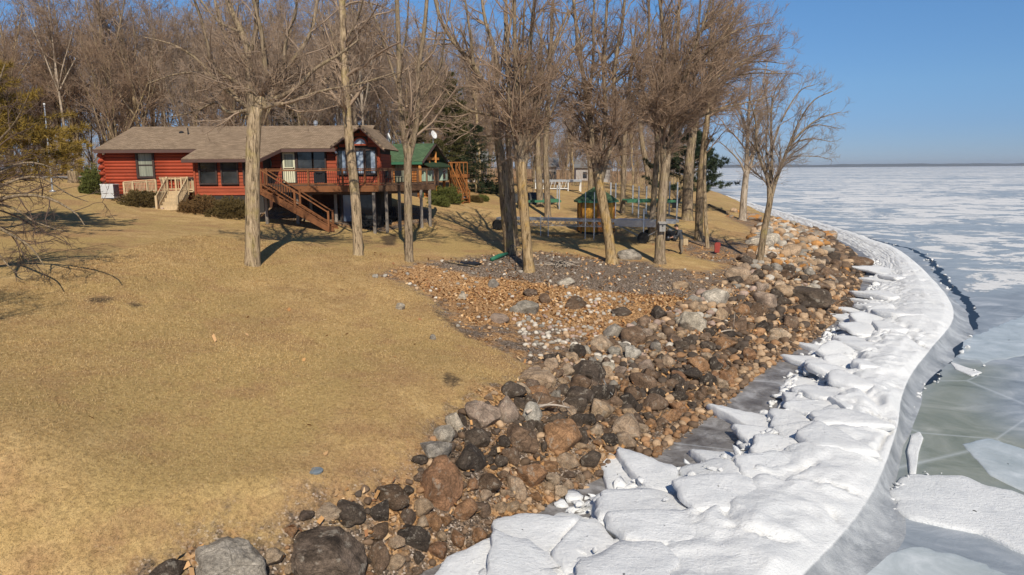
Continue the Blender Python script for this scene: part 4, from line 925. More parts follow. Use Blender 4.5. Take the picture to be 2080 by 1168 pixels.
# ------------------------------------------------------------------ the deck
deck = thing('wooden_deck', 'raised brown wooden deck on posts in front of the red house', 'deck')
DZ = 6.55; YD = 43.0
D0, D1 = X(506, YD), X(768, YD); E1 = aty(884, 371, 46.6)[0]
front = [(D0, YD), (D1, YD), (E1, 46.6)]
outline = [(D0, YD), (D1, YD), (E1, 46.6), (E1 - .2, 51), (D1 - 1.2, 51), (D1 - 1.2, YR), (D0, YR)]
mb = MB(); mb.slab([(x, y, DZ - .16) for x, y in outline], (0, 0, .1)); mb.build('joist_layer', m_dkwood, deck)
bw_ = .146; y = YD + .02
while y < 50.9:                                     # boards run along the house, each its own
    def xr_at(y): return D1 + (E1 - D1) * (y - YD) / (46.6 - YD) if y < 46.6 else E1 - .2
    x1 = min(xr_at(y), xr_at(y + .13)); x0 = D0 if y + .14 < YR else D1 - 1.2
    segs = [(x0, x1)]
    if YB - .25 < y < YB + 4: segs = [(x0, min(bx0 - .06, x1)), (bx1 + .09, x1)] if y < YR - .2 else [(bx1 + .09, x1)]
    for a, b_ in segs:
        if b_ - a > .1: MB().box(a, b_, y, y + .136, DZ - .057, DZ - .02).build('deck_board', m_dkwood, deck)
    y += bw_
for (xa_, ya_), (xb_, yb_) in zip(front[:-1], front[1:]): MB().bar((xa_, ya_ - .05, DZ - .2), (xb_, yb_ - .05, DZ - .2), .05, .36).build('fascia_board', m_brownwood if ya_ == yb_ else m_dkwood, deck)
MB().bar((D1 + .3, YD + .9, DZ - .42), (E1 - .5, 46.3, DZ - .42), .12, .25).build('support_beam', m_dkwood, deck)
MB().bar((D0 + .1, YD + .5, DZ - .42), (D1 - .3, YD + .5, DZ - .42), .12, .25).build('support_beam', m_dkwood, deck)
for px, py, yy in [(543, 446, YD + .4), (633, 437, 46.0), (684, 452, 44.6), (762, 471, YD + .1), (787, 466, 43.7), (813, 462, 44.4), (857, 452, 45.6), (874, 448, 46.2), (606, 452, YD + .5)]:
    x = X(px, yy, py); zb = g1(x, yy) - .15
    ptop = .52 if px != 684 else .2
    MB().box(x - .085, x + .085, yy - .085, yy + .085, zb, DZ - .37).build('post', m_post, deck)
def railing(owner, p0, p1, posts, h=.98, mat=m_brownwood, bal=m_black, nb_=None, post=.1, balw=.022, cap=True):
    p0, p1 = Vector(p0), Vector(p1); L = (p1 - p0).length; d = (p1 - p0) / L; up = Vector((0, 0, 1))
    if cap: MB().bar(p0 + up * h, p1 + up * h, .13, .045).build('rail', mat, owner)
    MB().bar(p0 + up * (h - .09), p1 + up * (h - .09), .04, .08).build('rail', mat, owner)
    MB().bar(p0 + up * .1, p1 + up * .1, .04, .08).build('rail', mat, owner)
    for t in posts:
        q = p0 + d * (t * L); MB().box(q.x - post / 2, q.x + post / 2, q.y - post / 2, q.y + post / 2, q.z - .02, q.z + h + (.02 if not cap else -.03)).build('rail_post', mat, owner)
    n = nb_ or int(L / .125); me = MB().box(-balw / 2, balw / 2, -balw / 2, balw / 2, .12, h - .1).mesh('baluster', bal)
    for k in range(n):
        t = (k + .5) / n
        if all(abs(t - s) * L > post * .7 for s in posts): o = mobj('baluster', me, owner, p0 + d * (t * L))
frx = lambda px: (X(px, YD) - D0) / (D1 - D0)
x_st = X(536, YD)
railing(deck, (D0, YD + .02, DZ), (D1, YD + .02, DZ), [0, frx(536), frx(625), frx(695), frx(740), 1])
railing(deck, (D1 + .05, YD + .08, DZ), (E1 - .03, 46.55, DZ), [.22, .45, .68, .85, 1], mat=m_dkwood)
railing(deck, (E1 - .08, 46.65, DZ), (E1 - .25, 50.9, DZ), [.33, .66, 1], mat=m_dkwood)
# stairs down to the lawn
st_ = thing('deck_stairs', 'brown wooden stairs with railings running down from the deck to the lawn', 'stairs')
sx0, sx1 = X(536, 42.4), X(668, 42.4); zb = g1(sx1, 42.4); n = 13; rise = (DZ - zb) / n; run = (sx1 - sx0) / (n - 1); sy0, sy1 = 41.75, 42.85
MB().box(sx0 - 1.0, sx0 + .02, sy0, sy1, DZ - .14, DZ - .02).build('landing', m_brownwood, st_)
for yy in (sy0, sy1 - .05):
    b = MB(); b.slab([(sx0 - .1, yy, DZ - .04), (sx0 - .1, yy, DZ - .45), (sx1 - .1, yy, zb - .05), (sx1 + .35, yy, zb - .05), (sx1 + .25, yy, zb + .2)], (0, .05, 0)); b.build('stringer', m_brownwood, st_)
for k in range(1, n):
    x = sx0 + (k - 1) * run; z = DZ - k * rise
    MB().box(x - .02, x + run + .03, sy0 + .06, sy1 - .06, z - .04, z).build('tread', m_brownwood, st_)
    MB().box(x - .03, x - .005, sy0 + .06, sy1 - .06, z - .035 - rise * .6, z - .045).build('riser', m_dkwood, st_)
for yy in (sy0 + .02, sy1 - .02):
    a, b_ = Vector((sx0, yy, DZ)), Vector((sx1, yy, zb + rise * .6)); up = Vector((0, 0, 1))
    for h in (.95, .15): MB().bar(a + up * h, b_ + up * h, .09, .06).build('rail', m_brownwood, st_)
    for t in (0, .5, 1):
        q = a.lerp(b_, t); MB().box(q.x - .055, q.x + .055, yy - .055, yy + .055, q.z - .35, q.z + 1.03).build('newel_post', m_brownwood, st_)
    me = MB().box(-.011, .011, -.011, .011, .18, .93).mesh('baluster', m_black)
    for k in range(26):
        t = (k + .5) / 26
        if yy < sy1 - .5 and abs(t - .5) > .03 and t < .5 or (yy > sy1 - .5 and t < .45): mobj('baluster', me, st_, a.lerp(b_, t))
# pale new-wood entry ramp at the left wing
ramp = thing('entry_ramp', 'pale new wood entry ramp and steps at the left end of the red house', 'ramp')
YP = 47.2; RZ = Zy(388, YP, 350); rx0, rx1 = X(249, YP), X(392, YP)
b = MB(); b.slab([(rx0, YP, Zy(396, YP, 249)), (X(322, YP), YP, RZ), (rx1, YP, RZ), (rx1, HL - .1, RZ), (X(322, YP), HL - .1, RZ), (rx0, HL - .1, Zy(396, YP, 249))], (0, 0, -.08)); b.build('ramp_floor', m_pale, ramp)
railing(ramp, (rx0, YP, Zy(395, YP, 249)), (X(314, YP), YP, RZ - .05), [0, .28, .72, 1], .82, m_pale, m_pale, 24, .11, .04)
railing(ramp, (X(366, YP), YP, RZ), (rx1 - .05, YP, RZ), [0, .55, 1], .88, m_pale, m_pale, 8, .11, .04)
railing(ramp, (X(322, HL - .25), HL - .25, RZ), (rx1 - .05, HL - .25, RZ), [.1, .4, .7, 1], .88, m_pale, m_pale, 12, .1, .04)
xs0, xs1 = X(324, 46.2), X(363, 46.2); zlo = g1((xs0 + xs1) / 2, 45.2); ns = 5
for k in range(ns):
    z = RZ - (k + 1) * (RZ - zlo) / (ns + .3); y1 = YP - k * .33
    MB().box(xs0, xs1, y1 - .36, y1 - .002, z - .05, z).build('step', m_pale, ramp); MB().box(xs0 + .01, xs1 - .01, y1 - .03, y1 - .006, z + .002, z + (RZ - zlo) / (ns + .3) - .052).build('riser', m_pale, ramp)
yl = YP - ns * .33
for x in (xs0 - .06, xs1 + .06):
    a, b_ = Vector((x, YP - .02, RZ)), Vector((x, yl, zlo)); up = Vector((0, 0, 1))
    for h in (.86, .15): MB().bar(a + up * h, b_ + up * h, .06, .07).build('rail', m_pale, ramp)
    for q in (a, b_): MB().box(q.x - .06, q.x + .06, q.y - .06, q.y + .06, q.z - .25, q.z + .93).build('newel_post', m_pale, ramp)
    b = MB(); b.slab([(x - .02, YP, RZ - .02), (x - .02, YP, RZ - .35), (x - .02, yl, zlo - .05), (x - .02, yl - .1, zlo + .1)], (.04, 0, 0)); b.build('stringer', m_pale, ramp)
    me = MB().box(-.02, .02, -.02, .02, .18, .84).mesh('baluster', m_pale)
    for k in range(8): mobj('baluster', me, ramp, a.lerp(b_, (k + .7) / 8.6))
# air conditioner
ac = aty(224, 391, 47.3); zt_ = g1(ac[0], 47.3) + .02
t = thing('air_conditioner', 'white louvred air conditioner standing at the left end of the red house', 'air conditioner', (ac[0], 47.3, zt_))
t.scale = (.86, .86, .92); MB().box(-.47, .47, -.42, .42, .06, .95).build('casing', m_white, t)
MB().box(-.5, .5, -.45, .45, 0, .06).build('base', m_galv, t); MB().box(-.5, .5, -.45, .45, .95, 1.0).build('top', m_white, t)
me = MB().box(-.44, .44, -.435, -.42, 0, .028).mesh('louvre', simple('louvre_grey', (.5, .5, .5), .5, .1)); copies('louvre', me, t, [((0, -.003, .12 + k * .062), 0) for k in range(13)])
me = MB().box(.47, .485, -.38, .38, 0, .05).mesh('louvre', m_black); copies('louvre', me, t, [((0, 0, .12 + k * .085), 0) for k in range(10)])
f_ = MB().lathe((0, 0, 1.0), [(.36, 0), (.36, .02), (.30, .03), (.30, .015), (.06, .015), (.05, .04)], 16); f_.build('fan_guard', m_black, t)
p = on(182, 389); t = thing('barrel_planter', 'dark half barrel planter on the gravel left of the air conditioner', 'planter', p); MB().lathe((0, 0, -.02), [(.32, 0), (.40, .2), (.42, .35), (.37, .35), (.36, .3)], 14).build('tub', m_trim, t)
for z_ in (.1, .28): MB().lathe((0, 0, z_), [(.37 + z_ * .2, 0), (.375 + z_ * .2, .04)], 14).build('hoop', m_black, t)
# furniture glimpsed on and under the deck
def adirondack(loc, rz_, label):
    t = thing('lounge_chair', label, 'chair', loc, rz_, 'dark chairs under the deck')
    for x in (-.28, .28):
        MB().box(x - .03, x + .03, -.35, -.27, 0, .55).build('leg', m_black, t); MB().bar((x, -.35, .35), (x, .45, .08), .05, .12).build('leg', m_black, t); MB().box(x - .07, x + .07, -.4, .3, .55, .58).build('armrest', m_black, t)
    for k in range(5): MB().box(-.28, .28, -.33 + k * .12, -.23 + k * .12, .36 - k * .045, .385 - k * .045).build('seat_slat', m_black, t)
    for k in range(5): MB().bar((-.22 + k * .11, .25, .22), (-.26 + k * .13, .55, 1.0 - abs(k - 2) * .05), .09, .02, (0, 1, 0)).build('back_slat', m_black, t)
for k, (px, py, yy, r_) in enumerate([(778, 440, 45.2, -.6), (800, 437, 46.2, .5), (750, 446, 44.0, 1.2)]):
    x = X(px, yy, py); adirondack((x, yy, g1(x, yy)), r_, ['dark slatted chair just left of the bright gap under the deck', 'dark slatted chair in the bright gap under the deck', 'dark slatted chair in deep shade by the patio door'][k])
p = (X(650, 45.0), 45.0, DZ - .02); t = thing('patio_grill', 'dark covered grill on the deck in front of the kitchen window', 'grill', p)
MB().box(-.35, .35, -.25, .25, .15, .75).build('cabinet', m_black, t); MB().lathe((0, 0, .75), [(.36, 0), (.36, .12), (.28, .3), (.1, .36)], 12).build('lid', m_black, t)
for x in (-.3, .3): MB().box(x - .04, x + .04, -.2, .2, 0, .15).build('leg', m_black, t)
for k, (px, yy) in enumerate([(785, 46.0), (812, 47.3)]):
    t = thing('patio_chair', ['black metal chair on the right end of the deck nearer the house', 'black metal chair on the right end of the deck nearer its corner'][k], 'chair', (X(px, yy), yy, DZ - .02), .6, 'black chairs on the deck')
    MB().box(-.24, .24, -.24, .24, .42, .46).build('seat', m_black, t); MB().box(-.24, .24, .22, .25, .5, .95).build('backrest', m_black, t)
    for x, y in ((-.22, -.22), (.22, -.22), (-.22, .22), (.22, .22)): MB().box(x - .02, x + .02, y - .02, y + .02, 0, .42).build('leg', m_black, t)

# ------------------------------------------------------------------ the green-roofed log house behind
m_orange = wood('honey_log_stain', (.40, .155, .04), .35, (1, 9, 9)); m_orange2 = wood('honey_post_stain', (.45, .19, .05), .3, (9, 9, 1)); m_teal = simple('green_trim', (.05, .16, .09), .5, .15); m_mint = simple('pale_green_panel', (.32, .42, .33), .5, .1)
gh = thing('green_roof_house', 'honey coloured log house with a green shingle roof behind the deck', 'house')
GA = np.array(aty(857, 328, 57.0)); GB = np.array(aty(908, 334, 62.5)); pk = np.array(aty(886, 291, 59.75)); ze = GA[2]
gd = (GB - GA)[:2]; gl = np.hypot(*gd); gd /= gl; gu = np.array([-gd[1], gd[0]]);  # along the ridge, away to the left
if gu[0] > 0: gu = -gu
def G(u, v, z): q = GA[:2] + gu * u + gd * v; return (float(q[0]), float(q[1]), float(z))
LG = 7.5
roof_plane(None, 'roof', [G(0, 0, ze), G(LG, 0, ze), G(LG, gl / 2, pk[2]), G(0, gl / 2, pk[2])], .14, m_green, gh)
roof_plane(None, 'roof', [G(LG, gl, ze), G(0, gl, ze), G(0, gl / 2 + .01, pk[2]), G(LG, gl / 2 + .01, pk[2])], .14, m_green, gh)
MB().bar(G(-.02, -.02, ze - .1), G(-.02, gl / 2, pk[2] - .1), .06, .26, (1, .3, 0)).build('fascia', m_trim, gh); MB().bar(G(-.02, gl / 2, pk[2] - .1), G(-.02, gl + .02, ze - .1), .06, .26, (1, .3, 0)).build('fascia', m_trim, gh)
MB().bar(G(-.03, -.03, ze - .12), G(LG, -.03, ze - .12), .08, .2).build('fascia', m_teal, gh)
gb = 3.9
MB().slab([G(.75, .7, gb), G(.75, gl - .7, gb), G(.75, gl - .7, ze + .1), G(.75, gl / 2, pk[2] - .3), G(.75, .7, ze + .1)], (*(gu * (LG - 1.2)), 0)).build('wall_core', m_found, gh)
nl = 13; hh2 = (ze - .1 - 6.0) / nl
for k in range(14):
    z = 6.0 + k * .215
    if z > ze: break
    MB().tube([G(.6, .62, z), G(LG - .3, .62, z)], .115, 8).build('log', m_orange, gh, True)
for k in range(22):
    z = 5.0 + k * .215; half = (gl / 2 - .75) if z < ze else (pk[2] - .35 - z) / (pk[2] - ze) * gl / 2 - .1
    if half < .2: break
    MB().tube([G(.7, gl / 2 - half, z), G(.7, gl / 2 + half, z)], .112, 8).build('log', m_orange, gh, True)
for v_, zt2 in ((gl * .36, pk[2] - .5), (gl * .62, pk[2] - .6), (.15, ze - .2), (gl - .15, ze - .2)): MB().tube([G(.25, v_, 4.8), G(.25, v_, zt2)], .13, 10).build('log_post', m_orange2, gh, True)
MB().bar(G(.25, gl * .25, ze + .25), G(.25, gl * .75, ze + .25), .14, .2).build('tie_beam', m_orange2, gh)
# green bay window with its little roof
bz0, bz1 = Zy(367, 58.5, 895), Zy(341, 58.5, 895)
for v0 in (gl * .30, gl * .74):
    MB().slab([G(.55, v0 - .9, bz0 - .02), G(-.35, v0 - .6, bz0 - .02), G(-.35, v0 + .6, bz0 - .02), G(.55, v0 + .9, bz0 - .02)], (0, 0, bz1 - bz0)).build('bay_window', m_mint, gh)
    MB().slab([G(-.385, v0 - .5, bz0 + .15), G(-.385, v0 + .0, bz0 + .15), G(-.385, v0, bz1 - .12), G(-.385, v0 - .5, bz1 - .12)], tuple(gu * .02) + (0,)).build('pane', m_glass, gh)
MB().slab([G(-.6, .35, bz1 + .02), G(-.6, gl - .3, bz1 + .02), G(.6, gl - .3, bz1 + .55), G(.6, .35, bz1 + .55)], (0, 0, .08)).build('porch_roof', m_green, gh)
for v_, zc in ((.9, bz1 - .5),): 
    for u_ in (1.6, 3.2, 4.8): MB().slab([G(u_, .47, 6.4), G(u_ + .9, .47, 6.4), G(u_ + .9, .47, 8.0), G(u_, .47, 8.0)], tuple(-gd * .06) + (0,)).build('window', m_teal, gh); MB().slab([G(u_ + .08, .39, 6.48), G(u_ + .82, .39, 6.48), G(u_ + .82, .39, 7.92), G(u_ + .08, .39, 7.92)], tuple(-gd * .02) + (0,)).build('pane', m_curtain, gh)
for v_ in (gl * .2, gl * .5, gl * .8): MB().slab([G(.56, v_ - .35, 4.2), G(.56, v_ + .35, 4.2), G(.56, v_ + .35, 5.9), G(.56, v_ - .35, 5.9)], tuple(-gu * .05) + (0,)).build('lower_window', m_teal, gh)
# honey log stairs and balcony right of it
m_honeyd = wood('honey_stain_painted_shade', (.27, .105, .03), .35, (9, 9, 1))  # darker copy of the honey stain, its shade put into the colour
hs = thing('log_stairs', 'honey coloured log stairs and balcony beside the dark spruce', 'stairs')
q0 = aty(916, 357, 62); q1 = aty(940, 398, 59); zz0 = q0[2] + .0; up = Vector((0, 0, 1))
for off in (0, 1.2):
    a, b_ = V(q0) + Vector((off * .4, off, 0)), V(q1) + Vector((off * .4, off, 0)); b_.z = g1(b_.x, b_.y)
    MB().bar(a, b_, .08, .25).build('stringer', m_honeyd, hs); MB().tube([a + up * .95, b_ + up * .95], .06, 6).build('rail', m_honeyd, hs); MB().tube([a + up * .5, b_ + up * .5], .04, 6).build('rail', m_honeyd, hs)
    for t_ in (0, .5, 1): q = a.lerp(b_, t_); MB().tube([q - up * .2, q + up * 1.1], .07, 8).build('newel_post', m_honeyd, hs)
    if off == 0: a0, b0 = a, b_
for k in range(9): q = a0.lerp(b0, (k + .5) / 9); MB().bar(q + Vector((0, .05, 0)), q + Vector((.48, 1.2, 0)), .26, .05).build('tread', m_honeyd, hs)
bq0, bq1 = aty(912, 354, 63), aty(950, 354, 63)
MB().box(bq0[0], bq1[0], 62.6, 66, bq0[2] - .3, bq0[2]).build('balcony_floor', m_honeyd, hs)
MB().tube([(bq0[0], 62.6, bq0[2] + 1), (bq1[0], 62.6, bq0[2] + 1)], .06, 6).build('rail', m_honeyd, hs)
for k in range(6): x = bq0[0] + (bq1[0] - bq0[0]) * k / 5; MB().tube([(x, 62.6, bq0[2]), (x, 62.6, bq0[2] + 1)], .045, 6).build('baluster', m_honeyd, hs)
for x in (bq0[0] + .1, bq1[0] - .1): MB().tube([(x, 62.8, g1(x, 62.8) - .1), (x, 62.8, bq0[2] - .28)], .1, 8).build('post', m_honeyd, hs)
# two satellite dishes on poles behind the ridge
for px, py, yy, lab in ((789, 279, 60, 'white satellite dish edge on above the green roof'), (880, 274, 64, 'round white satellite dish near the spruce tops')):
    p = aty(px, py, yy); t = thing('satellite_dish', lab, 'satellite dish', (p[0], yy, p[2]), .5, 'satellite dishes behind the houses')
    ds = MB().lathe((0, 0, 0), [(.02, 0), (.2, .03), (.36, .1), (.37, .1), (.2, .0), (.02, -.03)], 16).build('dish', m_white, t, True); ds.rotation_euler = (1.25, 0, .5 if px > 800 else 1.4)
    MB().tube([(0, .05, -.1), (0, .15, g1(p[0], yy) - p[2] - .1)], .035, 6).build('mast', m_galv, t); MB().tube([(0, 0, 0), (.05, -.35, .02)], .015, 5).build('arm', m_galv, t)
m_farwall = simple('weathered_pale_siding', (.36, .34, .32), .8, .2)
for k, (px0, px1, py0, py1, yy, lab) in enumerate([(1085, 1130, 338, 372, 118, 'pale grey house far behind the shore trees with white trim'), (940, 985, 330, 362, 92, 'white walled house half hidden behind the dark spruce'), (1170, 1240, 340, 366, 150, 'low white house farthest along the shore behind the trees')]):
    x0, x1 = X(px0, yy, py0), X(px1, yy, py0); z0, z1 = g1((x0 + x1) / 2, yy) - .3, Zy(py0, yy, px0)
    t = thing('far_house', lab, 'house', ((x0 + x1) / 2, yy, z0), 0, 'pale houses beyond the woods'); hw = (x1 - x0) / 2
    MB().box(-hw, hw, 0, 6, 0, z1 - z0).build('wall', m_farwall, t)
    b = MB(); b.slab([(-hw - .4, -.5, z1 - z0 - .1), (hw + .4, -.5, z1 - z0 - .1), (hw + .4, 3, z1 - z0 + 1.3), (-hw - .4, 3, z1 - z0 + 1.3)], (0, 0, .15)); b.slab([(-hw - .4, 6.5, z1 - z0 - .1), (hw + .4, 6.5, z1 - z0 - .1), (hw + .4, 3.01, z1 - z0 + 1.3), (-hw - .4, 3.01, z1 - z0 + 1.3)], (0, 0, .15)); b.build('roof', simple('grey_shingle_far', (.16, .16, .16), .9), t)
    for u_ in (-.6, -.1, .45): MB().box(u_ * hw, u_ * hw + .9, -.05, -.002, .9, 2.2).build('window', m_glass, t)
# ------------------------------------------------------------------ trees
def bark(name, lo, hi, lich=(.40, .32, .10), la=.45, furrow=1.0):
    t = NT(name, .95, .08)
    v = t.scale(t.pos, (1, 1, .13)); n = t.noise(11, 7, .78, v, .8); m = t.noise(1.3, 5, .7)
    c = t.ramp(n, [(.40, tuple(q * .28 for q in lo)), (.49, lo), (.62, hi)])
    c = t.mix(t.ramp(m, [(.5, 0), (.68, la)]), c, lich)
    c = t.mix(t.ramp(t.noise(5, 4, .7), [(.6, 0), (.75, .35)]), c, tuple(min(q * 1.35, .6) for q in hi))
    t.col(c); t.bump(n, .8 * furrow, .05); return t.m
B_GREY = bark('grey_bark', (.34, .25, .155), (.53, .405, .265)); B_OCHRE = bark('lichen_ochre_bark', (.31, .215, .115), (.48, .35, .20), (.46, .28, .07), .75)
B_MID = bark('brown_grey_bark', (.235, .175, .115), (.39, .30, .205), (.34, .27, .11), .4)
B_LIMB = bark('limb_bark', (.215, .16, .105), (.36, .275, .185), (.30, .25, .12), .3, .6); B_LIMBP = bark('pale_limb_bark', (.32, .25, .18), (.46, .37, .28), (.4, .3, .2), .2, .4)
B_DARK = bark('dark_bark', (.22, .16, .10), (.36, .265, .17)); B_PALE = bark('pale_bark', (.36, .29, .22), (.50, .42, .33), (.4, .3, .2), .2, .4)
def twigmat(name, a, b_):
    t = NT(name, .9, .1); t.col(t.mix(t.noise(.6, 3, .6), a, b_)); return t.m
T_TAN = twigmat('tan_twigs', (.235, .17, .12), (.40, .295, .215)); T_BROWN = twigmat('brown_twigs', (.22, .15, .10), (.37, .26, .18)); T_GREY = twigmat('grey_twigs', (.22, .165, .125), (.36, .28, .215)); T_DARK = twigmat('dark_twigs', (.085, .058, .045), (.16, .11, .085))
def resample(P, Rr, K):
    P = np.asarray(P, float); n = len(P); u = np.linspace(0, n - 1, K); i = np.clip(u.astype(int), 0, n - 2); t = (u - i)[:, None]
    Q = np.concatenate([[2 * P[0] - P[1]], P, [2 * P[-1] - P[-2]]]); a, b_, c_, d = Q[i], Q[i + 1], Q[i + 2], Q[i + 3]
    return .5 * (2 * b_ + (c_ - a) * t + (2 * a - 5 * b_ + 4 * c_ - d) * t**2 + (3 * b_ - a - 3 * c_ + d) * t**3), np.interp(u, np.arange(n), np.asarray(Rr, float))
def nrmz(a): return a / (np.linalg.norm(a, axis=-1, keepdims=True) + 1e-9)
def tubes(P, Rr, n):
    """all branches of one order at once: P (B,K,3), Rr (B,K)"""
    B, K, _ = P.shape; T = nrmz(np.gradient(P, axis=1)); ref = np.where(np.abs(T[..., 2:3]) > .92, np.array([1., .2, 0]), np.array([0, 0, 1.]))
    a = nrmz(np.cross(T, ref)); b_ = np.cross(T, a); th = np.arange(n) * 2 * np.pi / n
    v = P[:, :, None] + Rr[:, :, None, None] * (a[:, :, None] * np.cos(th)[:, None] + b_[:, :, None] * np.sin(th)[:, None])
    base = (np.arange(B) * K * n)[:, None, None] + (np.arange(K - 1) * n)[None, :, None]; k = np.arange(n)[None, None]
    q = np.stack([base + k, base + n + k, base + n + (k + 1) % n, base + (k + 1) % n], -1).reshape(-1, 4)
    return v.reshape(-1, 3), q
def spawn(P, Rr, g, per, t0, t1, lenf, ang, up, K, rk, wob, lmin=.25, rmin=.006, wind=None, tpow=1.0):
    """children along every parent; lenf * remaining parent length sets their own"""
    B, Kp, _ = P.shape; L = np.linalg.norm(np.diff(P, axis=1), axis=2).sum(1)
    cnt = np.maximum(0, np.round(per * L * g.uniform(.75, 1.25, B))).astype(int) if per > 0 else np.full(B, int(-per))
    idx = np.repeat(np.arange(B), cnt); m = len(idx)
    if m == 0: return np.zeros((0, K, 3)), np.zeros((0, K))
    t = t0 + (t1 - t0) * g.random(m) ** tpow; u = t * (Kp - 1); i = np.clip(u.astype(int), 0, Kp - 2); f_ = (u - i)[:, None]
    p0 = P[idx, i] * (1 - f_) + P[idx, i + 1] * f_; tg_ = nrmz(P[idx, i + 1] - P[idx, i]); r0 = (Rr[idx, i] * (1 - f_[:, 0]) + Rr[idx, i + 1] * f_[:, 0])
    ax = nrmz(np.cross(tg_, nrmz(g.normal(size=(m, 3))))); A = np.radians(g.normal(ang, ang * .22, m))[:, None]
    d = nrmz(tg_ * np.cos(A) + ax * np.sin(A) + np.array([0, 0, up]))
    ln = np.maximum(lmin, lenf * L[idx] * (1.05 - t * .75) * g.uniform(.6, 1.25, m))
    st = ln[:, None] / (K - 1); Q = np.empty((m, K, 3)); Q[:, 0] = p0; cur = d
    for k in range(1, K):
        cur = nrmz(cur + g.normal(0, wob, (m, 3)) + np.array([0, 0, up * .35]) + (0 if wind is None else np.asarray(wind)))
        Q[:, k] = Q[:, k - 1] + cur * st
    rc = np.maximum(np.minimum(r0 * rk, ln * .022 + .004), rmin)
    Rc = rc[:, None] * np.linspace(1, .35, K)[None]; Rc = np.maximum(Rc, rmin * .6)
    return Q, Rc
def grow(stems, seed, orders, rnd_trunk=10, tt0=.9):
    """stems: list of (P,R) polylines; returns trunk mesh data and crown mesh data"""
    g = np.random.default_rng(seed); K0 = 14
    PR = [resample(p, r, K0) for p, r in stems]; P = np.stack([a for a, _ in PR]); Rr = np.stack([b_ for _, b_ in PR])
    tv, tf = tubes(P, Rr, rnd_trunk); cv, cf = [], []; nv = 0; lev = [(P, Rr)]
    for o_ in orders:
        src = [lev[k] for k in o_.pop('src', [-1])] if 'src' in o_ else [lev[-1]]
        kw = {k: v for k, v in o_.items() if k not in ('sides', 'trunk')}
        if len(lev) == 1 and len(stems) > 1:       # the bare bole carries no sprouts low down
            outs = [spawn(P[1:], Rr[1:], g, **kw), spawn(P[:1], Rr[:1], g, **{**kw, 't0': max(kw['t0'], tt0)})]
        else: outs = [spawn(a, b_, g, **kw) for a, b_ in src]
        Q = np.concatenate([a for a, _ in outs]); Rc = np.concatenate([b_ for _, b_ in outs]); lev.append((Q, Rc))
        if len(Q) == 0: continue
        v, f = tubes(Q, Rc, o_.get('sides', 3))
        cv.append(v); cf.append(f + nv); nv += len(v)
    return (tv, tf), (np.concatenate(cv), np.concatenate(cf)), lev
def add_tree(name, label, base, td, cd, bm_, tm, group=None, cat='tree'):
    t = thing(name, label, cat, base, 0, group); off = np.asarray(base, float)
    mobj('trunk', np_mesh('trunk', td[0] - off, td[1], bm_, True), t); mobj('crown', np_mesh('crown', cd[0] - off, cd[1], tm, True), t); return t
NTRI = 0
def std_orders(dens=1.0, wind=None, up=.12, a1=48, sc=1.0, t0=.12, rmin=.0062):
    return [dict(per=1.75 * dens, t0=t0, t1=.98, lenf=.46 * sc, ang=a1, up=up, K=7, rk=.5, wob=.17, lmin=.9, rmin=.012, wind=wind, sides=4),
            dict(per=2.6 * dens, t0=.12, t1=1, lenf=.5, ang=42, up=up * .7, K=5, rk=.55, wob=.17, lmin=.5, rmin=.0085, wind=wind, sides=3),
            dict(per=7.4 * dens, t0=.1, t1=1, lenf=.5, ang=38, up=up * .5, K=3, rk=.65, wob=.13, lmin=.32, rmin=rmin, wind=wind, sides=3),
            dict(per=5.6 * dens, t0=.1, t1=1, lenf=.6, ang=36, up=.05, K=2, rk=.7, wob=.13, lmin=.24, rmin=rmin * .85, wind=wind, sides=3)]
